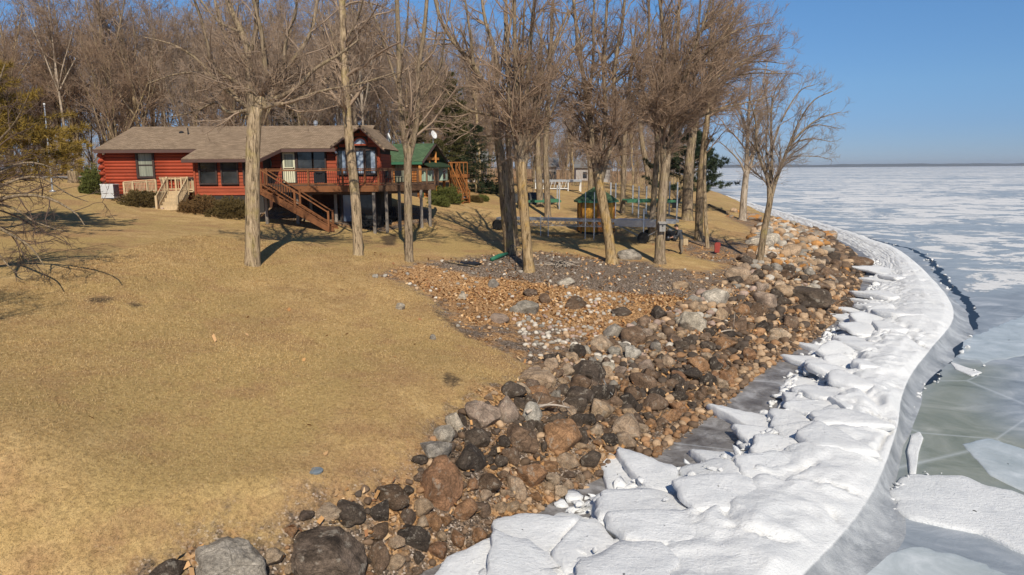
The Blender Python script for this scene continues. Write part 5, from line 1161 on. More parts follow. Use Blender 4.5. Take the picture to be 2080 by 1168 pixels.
def px_tree(label, base_px, trunk, limbs, seed, bm_, tm, orders, flare=1.6, group=None, dlimb=1.6, ybase=None, tt0=.9):
    """a tree surveyed limb by limb: trunk and limbs as (direction list, r0, r1), limbs reaching towards or away by a few metres"""
    global NTRI
    b0 = on(*base_px) if ybase is None else aty(*base_px, ybase); Y0 = b0[1]; g = np.random.default_rng(seed + 500); stems = []
    pts, r0, r1 = trunk; P = [np.array([b0[0], b0[1], b0[2] - .15]), b0] + [aty(a, c_, Y0) for a, c_ in pts]; P[0] = P[1] + np.array([0, 0, -.25])
    rs = [r0 * flare * 1.15, r0 * flare] + list(np.linspace(r0, r1, len(pts)))
    # a flared foot: one more station half a metre up
    P.append(P[-1] + (P[-1] - P[-2]) * (r1 * .9 / max(np.linalg.norm(P[-1] - P[-2]), .1))); rs.append(r1 * .35); P.insert(2, P[1] + (P[2] - P[1]) * min(.5 / max(np.linalg.norm(P[2] - P[1]), .6), .6)); rs.insert(2, r0 * 1.06)
    stems.append((P, rs)); top = P[-1]
    for pts, r0, r1 in limbs:
        dy = g.uniform(-1, 1) * dlimb * min(1, len(pts) / 4); n = len(pts)
        Q = [aty(a, c_, Y0 + dy * (k / max(n - 1, 1)) ** 1.3) for k, (a, c_) in enumerate(pts)]
        if np.linalg.norm(Q[0] - top) < max(1.4, Y0 * .045):
            lo_ = top - (top - stems[0][0][-3]) / max(np.linalg.norm(top - stems[0][0][-3]), .1) * min(.9, r0 * 4 + .25); Q.insert(0, lo_); rs2 = [min(r0 * 1.5, stems[0][1][-2] * .85)] + list(np.linspace(r0, r1, len(Q) - 1)); stems.append((Q, rs2)); continue
        stems.append((Q, np.linspace(r0, r1, len(Q))))
    td, cd, lev = grow(stems, seed, orders, 10, tt0)
    nvv = 14 * 10; nff = 13 * 10; tv_, tf_ = td; td = (tv_[:nvv], tf_[:nff]); lb = [(tv_[nvv * k:nvv * (k + 1)], tf_[:nff]) for k in range(1, len(stems))]
    NTRI += 2 * (len(td[1]) + len(cd[1]))
    t = add_tree('bare_tree', label, b0, td, cd, bm_, tm, group)
    for v, f in lb: mobj('limb', np_mesh('limb', v - b0, f, B_LIMBP if bm_ is B_PALE else B_LIMB, True), t)
    return t
wr = (.05, 0, .0)
px_tree('big grey barked tree with a wide forked crown in front of the red house', (513, 538), ([(513, 440), (513, 330), (516, 262), (520, 222), (530, 205)], .30, .27), [
    ([(508, 170), (505, 110), (488, 60), (470, 20), (455, -30)], .17, .09), ([(506, 115), (520, 60), (522, 0), (525, -50)], .11, .07), ([(536, 195), (540, 160), (536, 110), (530, 60), (515, 0), (505, -50)], .12, .05),
    ([(545, 198), (560, 170), (590, 130), (625, 80), (640, 30), (648, -30)], .12, .06), ([(552, 203), (600, 180), (640, 140), (690, 110), (730, 80)], .10, .04), ([(556, 212), (585, 210), (620, 196), (660, 183), (730, 170), (800, 148)], .09, .02),
    ([(500, 215), (470, 192), (440, 165), (400, 120), (350, 90), (290, 75)], .10, .02), ([(500, 182), (470, 160), (432, 130), (415, 60), (395, 0), (380, -40)], .09, .04), ([(497, 225), (462, 228), (440, 207), (400, 225), (345, 238)], .08, .02),
    ([(497, 215), (465, 180), (420, 150), (360, 150), (300, 170)], .08, .02), ([(550, 200), (575, 150), (580, 90), (600, 30), (605, -30)], .09, .04), ([(485, 65), (440, 40), (400, -10)], .06, .03), ([(512, 150), (490, 110), (460, 80), (440, 20), (430, -30)], .08, .03)],
    11, B_GREY, T_TAN, std_orders(1.15, a1=52, up=.16), 1.15)
px_tree('slender straight tree leaning left before the gable of the red house', (728, 517), ([(722, 400), (711, 300), (704, 220), (700, 120), (697, 40), (690, -60)], .24, .15), [([(704, 200), (730, 170), (780, 160), (830, 140)], .05, .02), ([(700, 130), (670, 80), (640, 40)], .05, .02), ([(699, 90), (725, 40), (740, -10)], .06, .03), ([(702, 180), (670, 160), (640, 165)], .04, .015)],
    12, B_GREY, T_TAN, std_orders(.8, t0=.3, a1=60), 1.2, tt0=.5)
px_tree('tree forking low into two tall stems right of the deck', (831, 530), ([(829, 420), (828, 340), (830, 300)], .20, .19), [
    ([(820, 268), (812, 200), (810, 100), (806, 0), (803, -50)], .14, .09), ([(844, 265), (848, 220), (851, 130), (862, 60), (870, -40)], .14, .08), ([(848, 210), (890, 150), (905, 60), (915, 0)], .06, .03), ([(812, 190), (790, 120), (770, 60), (750, 0)], .06, .03), ([(850, 150), (880, 100), (890, 30)], .05, .02),
    ([(846, 240), (880, 215), (920, 210), (960, 235)], .05, .015), ([(811, 130), (825, 70), (830, 0)], .06, .03)], 13, B_MID, T_TAN, std_orders(.9, a1=52), 1.2)
px_tree('dark trunked tree with upswept limbs left of the ochre trunk', (1038, 515), ([(1028, 430), (1021, 350), (1014, 300)], .31, .24), [
    ([(1004, 250), (994, 200), (960, 130), (925, 90), (895, 40), (880, -20)], .17, .08), ([(1008, 230), (1010, 150), (1005, 100), (985, 40), (975, -40)], .14, .07), ([(1000, 240), (955, 225), (915, 195), (885, 150), (860, 130)], .08, .02),
    ([(962, 132), (955, 70), (945, 0)], .09, .05), ([(1010, 160), (1030, 90), (1040, 20), (1045, -40)], .08, .04), ([(1012, 280), (970, 275), (930, 260), (890, 235)], .06, .015), ([(990, 190), (1000, 120), (1020, 60)], .07, .03)], 14, B_DARK, T_TAN, std_orders(.95, a1=52, up=.11), 1.25)
px_tree('second grey stem close behind the dark trunked tree', (1047, 500), ([(1042, 430), (1036, 350), (1032, 290)], .20, .15), [([(1030, 230), (1035, 150), (1030, 60), (1028, -20)], .12, .06), ([(1030, 260), (1055, 180), (1075, 90)], .08, .03), ([(1028, 250), (1010, 180), (1000, 100)], .07, .03)], 15, B_MID, T_BROWN, std_orders(.8, a1=42, up=.2), 1.2)
px_tree('ochre lichened trunk with many upright stems beside the gravel bed', (1075, 550), ([(1068, 470), (1062, 390), (1060, 335)], .24, .23), [
    ([(1054, 280), (1050, 200), (1046, 100), (1045, 0), (1044, -50)], .13, .06), ([(1074, 290), (1085, 220), (1100, 150), (1130, 80), (1155, 20)], .11, .05), ([(1065, 270), (1070, 200), (1076, 100), (1086, 0), (1090, -50)], .12, .06), ([(1046, 292), (1036, 220), (1030, 130), (1024, 20)], .10, .04),
    ([(1070, 280), (1095, 200), (1135, 140), (1165, 100), (1185, 70)], .08, .03), ([(1058, 270), (1060, 180), (1062, 90), (1066, 0)], .09, .04), ([(1076, 300), (1110, 250), (1140, 180), (1170, 140)], .07, .03)], 16, B_OCHRE, T_BROWN, std_orders(1.05, a1=48, up=.13), 1.3)
px_tree('tree with a knotted ochre trunk left of the flat topped grey boulder', (1243, 535), ([(1235, 470), (1222, 400), (1213, 352)], .26, .25), [
    ([(1204, 310), (1200, 250), (1190, 180), (1175, 100), (1165, 0), (1160, -40)], .15, .06), ([(1224, 300), (1230, 230), (1226, 150), (1230, 60), (1236, -40)], .13, .06), ([(1236, 310), (1249, 240), (1246, 200), (1251, 120), (1265, 40), (1272, -40)], .13, .06), ([(1227, 190), (1262, 150), (1302, 90), (1335, 25)], .08, .03),
    ([(1208, 300), (1180, 250), (1150, 215), (1110, 200)], .06, .02), ([(1250, 240), (1290, 200), (1310, 150), (1340, 110)], .07, .02), ([(1195, 200), (1205, 120), (1205, 40), (1210, -30)], .09, .04)], 17, B_OCHRE, T_BROWN, std_orders(1.15, a1=52, up=.10), 1.6)
px_tree('wide crowned tree with a birdhouse on its trunk', (1340, 535), ([(1342, 460), (1347, 390), (1353, 330)], .27, .24), [
    ([(1345, 275), (1340, 200), (1350, 100), (1340, 0), (1338, -50)], .13, .06), ([(1364, 280), (1370, 200), (1375, 100), (1380, 0), (1384, -50)], .14, .06), ([(1369, 262), (1420, 190), (1480, 140), (1540, 110), (1590, 92)], .09, .02), ([(1364, 242), (1410, 150), (1460, 80), (1515, 20)], .09, .03),
    ([(1360, 272), (1440, 230), (1500, 212), (1570, 196)], .08, .02), ([(1362, 232), (1395, 140), (1425, 60), (1450, -20)], .09, .04), ([(1345, 262), (1310, 200), (1290, 120), (1280, 50)], .08, .03), ([(1372, 180), (1430, 110), (1500, 60), (1570, 45)], .08, .02), ([(1374, 150), (1420, 70), (1480, 10), (1520, -30)], .08, .03), ([(1368, 250), (1450, 175), (1520, 150), (1610, 150)], .07, .02)],
    18, B_MID, T_BROWN, std_orders(1.2, (.035, 0, .02), a1=38, up=.14), 1.4, dlimb=2.4)
px_tree('slim stem standing close left of the birdhouse tree', (1322, 492), ([(1326, 430), (1332, 350), (1336, 290)], .20, .15), [([(1330, 220), (1320, 120), (1318, 0), (1316, -40)], .11, .05), ([(1342, 230), (1360, 130), (1375, 20)], .10, .04), ([(1335, 240), (1390, 160), (1440, 110), (1500, 80)], .07, .02)], 19, B_MID, T_BROWN, std_orders(.9, (.03, 0, .02), a1=40, up=.18), 1.3)
px_tree('thick brown trunk in front of the dark pine by the lake', (1396, 447), ([(1397, 390), (1401, 320), (1408, 275)], .42, .30), [([(1400, 240), (1380, 200), (1365, 120), (1360, 30)], .15, .06), ([(1418, 235), (1440, 150), (1470, 70), (1490, 10)], .16, .05), ([(1410, 230), (1412, 140), (1420, 40), (1425, -30)], .15, .06), ([(1425, 220), (1480, 160), (1540, 140), (1585, 150)], .10, .03), ([(1396, 250), (1350, 210), (1310, 190)], .08, .03), ([(1430, 190), (1490, 110), (1550, 70)], .1, .03)],
    20, B_MID, T_BROWN, std_orders(1.05, (.03, 0, .01), a1=42, up=.14), 1.25, dlimb=3)
px_tree('dark slanting trunk right of the thick brown one', (1419, 488), ([(1421, 400), (1428, 310), (1440, 220)], .25, .18), [([(1455, 150), (1475, 80), (1505, 10)], .13, .05), ([(1448, 190), (1490, 140), (1540, 125), (1600, 130)], .08, .02), ([(1442, 200), (1440, 120), (1448, 30), (1450, -30)], .11, .05), ([(1460, 130), (1520, 80), (1575, 70)], .07, .02), ([(1436, 240), (1480, 215), (1530, 225), (1590, 215)], .06, .02)], 21, B_DARK, T_BROWN, std_orders(1.15, (.035, 0, .015), a1=40, up=.12), 1.4, dlimb=2.4)
px_tree('thin straight sapling between the dark slanting trunk and the red marker', (1437, 503), ([(1432, 420), (1431, 340), (1436, 250), (1440, 190)], .12, .07), [([(1444, 140), (1450, 70)], .05, .02), ([(1438, 220), (1465, 170), (1490, 130)], .03, .012)], 22, B_GREY, T_BROWN, std_orders(.7, t0=.3), 1.2, tt0=.6)
px_tree('pale barked birch at the end of the grass by the ice', (1508, 447), ([(1511, 400), (1516, 350)], .34, .28), [([(1518, 300), (1521, 230), (1526, 150)], .18, .06), ([(1528, 325), (1536, 280), (1547, 215), (1560, 160)], .14, .05), ([(1502, 328), (1478, 302), (1462, 288)], .08, .03), ([(1520, 270), (1500, 220), (1490, 170)], .1, .03), ([(1522, 250), (1545, 190), (1560, 120)], .1, .04)], 23, B_PALE, T_TAN, std_orders(.85, (.02, 0, .02), a1=40, up=.14), 1.3, dlimb=3)
px_tree('dark forked tree spreading towards the lake at the top of the rock bank', (1543, 533), ([(1552, 470), (1561, 425), (1566, 395)], .19, .17), [
    ([(1560, 368), (1546, 330), (1536, 290), (1535, 245), (1522, 200)], .10, .03), ([(1567, 365), (1568, 320), (1566, 260), (1572, 190), (1600, 150)], .10, .03), ([(1575, 370), (1590, 330), (1602, 298), (1628, 268), (1665, 240), (1705, 228)], .11, .02), ([(1596, 312), (1622, 250), (1652, 205), (1690, 185)], .07, .02), ([(1602, 298), (1640, 282), (1692, 288)], .05, .012),
    ([(1606, 292), (1650, 255), (1712, 262)], .05, .012), ([(1568, 300), (1590, 240), (1625, 185), (1655, 172)], .06, .02), ([(1564, 350), (1556, 300), (1560, 230), (1550, 170)], .06, .02), ([(1540, 310), (1510, 270), (1490, 255)], .04, .012), ([(1580, 350), (1605, 320), (1660, 318), (1690, 325)], .04, .01)],
    24, B_DARK, T_GREY, std_orders(1.0, (.03, 0, .03), a1=36, up=.12, rmin=.0065), 1.5, dlimb=1.6)
for lab, bp, pts, r0, r1, sd in [('grey trunk behind the ochre trunk nearest the hut on the left', (1097, 420), [(1095, 360), (1092, 300), (1090, 230), (1095, 120)], .28, .15, 30), ('straight grey trunk left of the honey coloured hut', (1113, 442), [(1111, 380), (1108, 310), (1112, 230), (1118, 120), (1122, 20)], .24, .12, 31), ('slim trunk just right of the honey coloured hut', (1264, 432), [(1266, 380), (1268, 310), (1272, 230), (1285, 120)], .22, .12, 32),
        ('grey trunk standing against the hut wall side of the knotted tree', (1198, 400), [(1200, 350), (1196, 290), (1190, 210), (1180, 120)], .26, .12, 33), ('curved trunk on the bank beside the far dock frames', (1318, 398), [(1316, 350), (1306, 300), (1300, 240), (1310, 150)], .35, .2, 34), ('light trunk close behind the dark trunked tree', (1060, 425), [(1055, 360), (1048, 300), (1046, 220), (1050, 120)], .26, .13, 35)]:
    P0 = on(*bp); a, c_ = pts[-2]; L1, L2, L3 = [(a, c_), (a - 30, c_ - 70), (a - 60, c_ - 160)], [(a, c_), (a + 35, c_ - 80), (a + 70, c_ - 170)], [(pts[-1][0], pts[-1][1]), (pts[-1][0] + 10, pts[-1][1] - 100)]
    px_tree(lab, bp, (pts, r0, r1), [(L1, r1 * .8, .03), (L2, r1 * .8, .03), (L3, r1, .04)], sd, B_MID, T_BROWN, std_orders(.6, a1=44, up=.16, t0=.35), 1.3, dlimb=2.5)
# leafless tree leaning in from the left edge
px_tree('low bare crab tree reaching in from the left edge over the lawn', (-70, 560), ([(-75, 500), (-65, 450)], .14, .12), [
    ([(-45, 400), (0, 350), (60, 330), (120, 345)], .07, .015), ([(-40, 430), (20, 400), (90, 400), (150, 430), (172, 458)], .07, .012), ([(-45, 440), (10, 470), (60, 500), (90, 540)], .06, .012), ([(-55, 400), (-20, 310), (30, 250), (60, 190)], .06, .015), ([(-40, 420), (20, 420), (70, 450), (130, 470)], .05, .012),
    ([(-45, 410), (20, 370), (80, 360), (140, 395), (180, 410)], .05, .012), ([(-50, 430), (0, 520), (40, 560)], .05, .012), ([(-60, 400), (-50, 300), (-20, 220), (10, 130)], .06, .02)], 25, B_DARK, T_DARK, std_orders(1.0, a1=52, up=-.02, sc=.9), 1.2, dlimb=1.8)
# a tree beyond the left edge, behind the viewer's left shoulder: its shadow lies on the near lawn
def plain_stems(g, h, lean=.04, forks=4, r=.2, fork_at=.3, spread=.28):
    P = [np.array([0, 0, -.3]), np.array([0, 0, .0])]; n = 5; d = np.array([g.normal(0, lean), g.normal(0, lean), 1.0]); th = h * fork_at
    for k in range(1, n + 1): P.append(P[1] + d * th * k / n + np.array([g.normal(0, .06), g.normal(0, .06), 0]))
    stems = [(P, [r * 1.5, r * 1.3] + list(np.linspace(r, r * .85, n)))]; top = P[-1]
    for f_ in range(forks):
        az = 2 * np.pi * (f_ + g.uniform(-.3, .3)) / forks; tilt = spread * g.uniform(.35, 1.2); q = top - d * th * .03; Q = [q]; dd = np.array([np.cos(az) * tilt * 1.4, np.sin(az) * tilt * 1.4, 1.0]); L = h * (1 - fork_at) * g.uniform(.75, 1.0); dd /= np.linalg.norm(dd)
        for k in range(6): q = q + dd * L / 6; Q.append(q); dd = dd + np.array([g.normal(0, .09), g.normal(0, .09), .10]); dd /= np.linalg.norm(dd)
        stems.append((Q, np.linspace(r * .6, r * .12, 7)))
    stems.append(([top, top + d * h * (1 - fork_at) * .45, top + d * h * (1 - fork_at) * .9], [r * .8, r * .45, r * .12]))
    return stems
g = np.random.default_rng(77)
# ------------------------------------------------------------------ the woods: a few grown forms, each tree its own object
forms = []
for k in range(9):
    g = np.random.default_rng(900 + k); h = [17, 19, 15, 18, 20, 16, 14, 18, 12][k]
    td, cd, lev = grow(plain_stems(g, h, .05, 3 + k % 3, .115 + .018 * (k % 4), [.25, .4, .2, .45, .35, .3, .15, .5, .1][k], [.42, .34, .5, .3, .42, .48, .55, .34, .5][k]), 950 + k,
        [dict(per=1.5, t0=.15, t1=.98, lenf=.42, ang=48, up=.16, K=6, rk=.5, wob=.13, lmin=1.2, rmin=.022, sides=4), dict(per=2.2, t0=.15, t1=1, lenf=.5, ang=44, up=.08, K=4, rk=.6, wob=.14, lmin=.8, rmin=.015, sides=3), dict(per=3.6, t0=.1, t1=1, lenf=.55, ang=38, up=.05, K=3, rk=.6, wob=.14, lmin=.5, rmin=.0105, sides=3), dict(per=2.8, t0=.1, t1=1, lenf=.7, ang=38, up=.05, K=2, rk=.7, wob=.14, lmin=.4, rmin=.0085, sides=3)])
    bm_ = [B_MID, B_MID, B_DARK, B_MID, B_PALE, B_MID, B_DARK, B_GREY, B_MID][k]; tm = [T_TAN, T_GREY, T_BROWN, T_TAN, T_TAN, T_BROWN, T_GREY, T_TAN, T_BROWN][k]
    forms.append((np_mesh('trunk', td[0], td[1], bm_, True), np_mesh('crown', cd[0], cd[1], tm, True))); NTRI += 2 * (len(td[1]) + len(cd[1]))
print('tree tris', NTRI)
g = np.random.default_rng(31); taken = []
LOOK = ['grey tree forking low', 'tall straight grey tree', 'low spreading dark barked tree', 'slender tree forked high', 'tall pale barked tree', 'grey tree with leaning limbs', 'short wide dark barked tree', 'tall tree forked midway', 'small low branched tree']
def wood_tree(x, y, k, s, label, group):
    label = LOOK[k] + label
    t = thing('woodland_tree', label, 'tree', (x, y, g1(x, y) - .05), g.uniform(0, 6.3), group); t.scale = (s * g.uniform(.9, 1.1), s * g.uniform(.9, 1.1), s)
    mobj('trunk', forms[k][0], t); mobj('crown', forms[k][1], t)
def free(x, y, d): return all((x - a) ** 2 + (y - b_) ** 2 > d * d for a, b_ in taken)
def where(px, Y, reg):
    if reg == 0:
        b_ = [(60, 'at the left edge of the woods'), (170, 'behind the flagpole'), (290, 'behind the left end of the red house'), (400, 'above the pale entry ramp'), (500, 'above the low eave'), (620, 'behind the middle of the long roof'), (760, 'behind the gable'), (880, 'behind the green roof'), (2000, 'behind the dark spruce')]
    elif reg == 1: b_ = [(1060, 'left of the ochre trunk and hut'), (1140, 'between the ochre trunk and the hut'), (1210, 'behind the left half of the hut'), (1280, 'behind the right half of the hut'), (1350, 'behind the boat lift right of the hut'), (2000, 'behind the birdhouse tree near the lake')]
    else: b_ = [(200, 'deep behind the flagpole'), (480, 'deep behind the left half of the red house'), (760, 'deep behind the right half of the red house'), (960, 'deep behind the green roof'), (1150, 'far back left of the hut'), (2000, 'far along the shore behind the hut')]
    return ' ' + next(t for l, t in b_ if px < l) + (', front row' if (Y < (84 if reg == 0 else 120 if reg == 1 else 200)) else ', back row')
WOODLAB = {0: ' in the woods behind the houses', 1: ' in the shore woods beyond the hut', 2: ' in the farthest woods'}
n = 0; tr = 0
while n < 150 and tr < 4000:
    tr += 1; px = g.uniform(-140, 1000); Y = g.uniform(64, 105) if px < 760 else g.uniform(84, 125); x = X(px, Y)
    if not free(x, y := Y, 2.3): continue
    if px > 770 and Y < 84: continue
    taken.append((x, Y)); n += 1; wood_tree(x, Y, int(g.integers(9)), g.uniform(.85, 1.2), where(px, Y, 0), 'woods behind the red house')
n = 0; tr = 0
while n < 88 and tr < 4000:
    tr += 1; px = g.uniform(980, 1420); Y = g.uniform(66, 230); x = X(px, Y); s = float(shore_dist(np.array([x]), np.array([Y]))[0])
    if s < 5 or not free(x, Y, 2.6): continue
    if Y < 105 and 1110 < px < 1290 and g.random() < .6: continue
    taken.append((x, Y)); n += 1; wood_tree(x, Y, int(g.integers(9)), g.uniform(.65, .98), where(px, Y, 1), 'shore woods beyond the hut')
n = 0; tr = 0
while n < 70 and tr < 4000:
    tr += 1; px = g.uniform(-100, 1330); Y = g.uniform(125, 300); x = X(px, Y); s = float(shore_dist(np.array([x]), np.array([Y]))[0])
    if s < 8 or not free(x, Y, 4): continue
    taken.append((x, Y)); n += 1; wood_tree(x, Y, int(g.integers(9)), g.uniform(.8, 1.15), where(px, Y, 2), 'far woods')
for x, y, k, s, lab in [(-14.2, 14.0, 2, .52, 'bare tree just outside the left edge whose shadow lies on the near lawn'), ]:
    t = thing('woodland_tree', lab, 'tree', (x, y, g1(x, y) - .05), 1.0); t.scale = (s, s, s); mobj('trunk', forms[k][0], t); mobj('crown', forms[k][1], t)
# brush along the edge of the woods: thin stems nobody would count
gb_ = np.random.default_rng(8); bx, by = [], []
while len(bx) < 900:
    px = gb_.uniform(-60, 1340); Y = gb_.uniform(62, 135); x = X(px, Y)
    if shore_dist(np.array([x]), np.array([Y]))[0] < 6 or (-30 < x < -8 and Y < 60) or (px > 760 and Y < 86): continue
    bx.append(x); by.append(Y)
bx, by = np.array(bx), np.array(by); bzz = gz(bx, by); ln = gb_.uniform(1.2, 3.6, 900)
P0 = np.stack([bx, by, bzz], 1); D = np.stack([gb_.normal(0, .25, 900), gb_.normal(0, .25, 900), np.ones(900)], 1)
P = np.stack([P0 + D * (ln * t)[:, None] + gb_.normal(0, .06, (900, 3)) * t for t in (0, .33, .66, 1)], 1); Rb = np.tile(np.array([.03, .022, .015, .008]), (900, 1))
Q1, R1 = spawn(P, Rb, gb_, 2.2, .2, 1, .5, 38, .1, 3, .6, .15, .4, .009); Q2, R2 = spawn(Q1, R1, gb_, 2.0, .1, 1, .5, 36, .05, 3, .7, .15, .3, .008)
vv, ff, nv = [], [], 0
for a, b_ in ((P, Rb), (Q1, R1), (Q2, R2)):
    v, f = tubes(a, b_, 3); vv.append(v); ff.append(f + nv); nv += len(v)
props(mobj('undergrowth', np_mesh('undergrowth', np.concatenate(vv), np.concatenate(ff), T_BROWN, True)), kind='stuff')

# ------------------------------------------------------------------ evergreens and shrubs
def needle_mat(name, a, b_):
    t = NT(name, .8, .15); t.col(t.mix(t.noise(1.6, 4, .7), a, b_)); return t.m
def needles(cen, out, g, n, ln, wd, spread):
    """n blades at every tuft: cen (m,3), out (m,3)"""
    m = len(cen); idx = np.repeat(np.arange(m), n); d = nrmz(out[idx] + g.normal(0, spread, (m * n, 3))); L = ln * g.uniform(.7, 1.2, m * n)[:, None]
    p = cen[idx] + g.normal(0, ln * .12, (m * n, 3)); s = nrmz(np.cross(d, g.normal(size=(m * n, 3)))) * wd
    v = np.stack([p - s, p + s, p + d * L], 1).reshape(-1, 3); return v, np.arange(3 * m * n).reshape(-1, 3)
def conifer(label, base, h, rad, whorls, tiers_from, seed, mat, ln=.16, wd=.012, per=9, tufts=10, droop=-.1, name='spruce_tree', group=None, barkm=None, npt=14):
    g = np.random.default_rng(seed); P = [np.array([g.normal(0, .05) * k, g.normal(0, .05) * k, h * k / 5]) for k in range(6)]
    rs = np.linspace(h * .018 + .03, .015, 6); td = tubes(*[a[None] for a in resample(P, rs, 10)], 8)
    B, C, O = [], [], []
    for w_ in range(whorls):
        t = tiers_from + (1 - tiers_from) * (w_ + g.uniform(0, .5)) / whorls; z = h * t; L0 = rad * (1 - t) ** .75 / (1 - tiers_from) ** .75 + .12
        for k in range(per):
            az = g.uniform(0, 6.3); L = L0 * g.uniform(.6, 1.15); d = np.array([np.cos(az), np.sin(az), droop + g.normal(0, .12) + .3 * t]); q = [np.array([0, 0, z])]
            for j in range(4): q.append(q[-1] + d * L / 4); d = d + np.array([g.normal(0, .08), g.normal(0, .08), .07])
            B.append(q)
            for u in np.linspace(.25 if npt < 30 else .5, 1, tufts):
                i = min(int(u * 4), 3); c_ = q[i] + (q[i + 1] - q[i]) * (u * 4 - i); side = nrmz(np.cross(d, [0, 0, 1.])); r_ = g.uniform(-1, 1) * L * .28 * (1.1 - u)
                C.append(c_ + side * r_ + np.array([0, 0, g.normal(0, .05)])); O.append(nrmz(d + side * np.sign(r_) * .7))
    Bp = np.array(B); bv, bf = tubes(Bp, np.tile(np.linspace(.022, .006, 5), (len(Bp), 1)) * (h / 6), 3)
    nv_, nf_ = needles(np.array(C), np.array(O), g, npt, ln, wd, .55 if npt < 20 else .9)
    t = thing(name, label, 'tree', base, 0, group); tv = np.concatenate([td[0], bv]); tf = np.concatenate([td[1], bf + len(td[0])])
    mobj('trunk', np_mesh('trunk', tv, tf, barkm or B_DARK, True), t); mobj('crown', np_mesh('crown', nv_, nf_, mat), t); return t
N_PINE = needle_mat('yellow_pine_needles', (.14, .105, .022), (.33, .21, .045)); N_DARK = needle_mat('dark_spruce_needles', (.018, .032, .016), (.045, .06, .026)); N_OLIVE = needle_mat('olive_needles', (.055, .06, .02), (.11, .095, .03)); N_LAKE = needle_mat('lake_pine_needles', (.03, .05, .03), (.06, .075, .035))
p = at(-15, 480, 4.75); p = on(-30, 470)
conifer('yellow green pine with tufted boughs at the left edge', p, 7.6, 5.0, 13, .24, 3, N_PINE, .34, .015, 10, 9, -.02, 'pine_tree', npt=40)
p = on(150, 366); conifer('small olive pine at the wood edge left of the red house', p, 3.4, 1.6, 8, .15, 4, N_PINE, .22, .014, 8, 7, .0, 'pine_tree')
p = on(968, 392); conifer('dark spruce right of the honey log stairs', p, 6.6, 2.7, 14, .06, 5, N_DARK, .22, .016, 10, 9)
p = aty(918, 350, 72); conifer('tall olive spruce behind the green roofed house', (p[0], 72, g1(p[0], 72)), 11.5, 2.8, 18, .1, 6, N_OLIVE, .26, .022, 12, 11, npt=20)
p = aty(935, 350, 78); conifer('second olive spruce right of the tall one behind the green roofed house', (p[0], 78, g1(p[0], 78)), 9.0, 2.6, 15, .1, 7, N_OLIVE, .26, .022, 12, 11, npt=20)
p = aty(845, 350, 80); conifer('olive spruce behind the forked tree above the green roof', (p[0], 80, g1(p[0], 80)), 8.2, 2.8, 13, .1, 8, N_OLIVE, .26, .022, 12, 11, npt=20)
p = aty(600, 345, 74); conifer('dark spruce peeping over the red house roof', (p[0], 74, g1(p[0], 74)), 8.4, 2.4, 12, .1, 9, N_OLIVE, .26, .02, 9, 8)
p = on(1402, 425); conifer('dark pine by the lake behind the thick brown trunk', p, 8.0, 5.0, 11, .22, 10, N_LAKE, .40, .028, 8, 9, .05, 'pine_tree', npt=40)
def shrub(label, base, w_, h, seed, mat, n=1500, ln=.16, wd=.02, name='shrub', group=None, flat=1.0):
    g = np.random.default_rng(seed); d = nrmz(g.normal(size=(n, 3))); d[:, 2] = np.abs(d[:, 2]); r = g.uniform(.35, 1, n) ** .45 * (1 + .5 * np.array([mnoise.noise((a * 3.2, b_ * 3.2, c_ * 3.2 + seed)) for a, b_, c_ in d]))
    C = d * r[:, None] * np.array([w_, w_ * .75, h]); v, f = needles(C, nrmz(d + np.array([0, 0, .25])), g, 9, ln, wd, .6)
    st = nrmz(d[:60]) * np.array([w_, w_ * .75, h]) * .8; P = np.stack([np.zeros((60, 3)), st * .5 + g.normal(0, .04, (60, 3)), st], 1); tv, tf = tubes(P, np.tile([.018, .012, .006], (60, 1)), 3)
    t = thing(name, label, 'shrub', base, 0, group); mobj('stem', np_mesh('stem', tv, tf, B_DARK, True), t); mobj('foliage', np_mesh('foliage', v, f, mat), t)
N_YEW = needle_mat('yew_needles', (.06, .045, .016), (.175, .12, .045)); N_BRONZE = needle_mat('bronze_juniper', (.09, .052, .02), (.23, .135, .055)); N_GREEN = needle_mat('green_shrub_needles', (.06, .075, .016), (.16, .165, .045))
for px, py, w_, h, m_, lab in [(287, 46.35, 1.3, .95, N_YEW, 'low spreading yew left of the pale entry steps'), (410, 45.75, 1.35, 1.0, N_BRONZE, 'bronze juniper just right of the pale entry steps'), (466, 45.35, 1.4, 1.1, N_YEW, 'spreading juniper under the second window of the red house'), (192, 48.4, .8, 1.6, N_GREEN, 'rounded yellow green shrub beside the air conditioner'),
        (905, 411, 1.25, 1.25, N_GREEN, 'round green bush under the green bay window'), (890, 417, .8, .6, N_GREEN, 'low green bush in front of the round one by the deck corner'), (962, 410, .7, .5, N_YEW, 'low yew on the lawn left of the paved path'), (978, 408, .6, .45, N_GREEN, 'small round shrub on the lawn right of the low yew'), (985, 392, 1.6, 1.3, N_DARK, 'dark shrub mass at the foot of the dark spruce')]:
    b0 = on(px, py) if py > 100 else aty(px, 400, py); b0[2] = g1(b0[0], b0[1]) - .05; shrub(lab, b0, w_, h, px, m_)
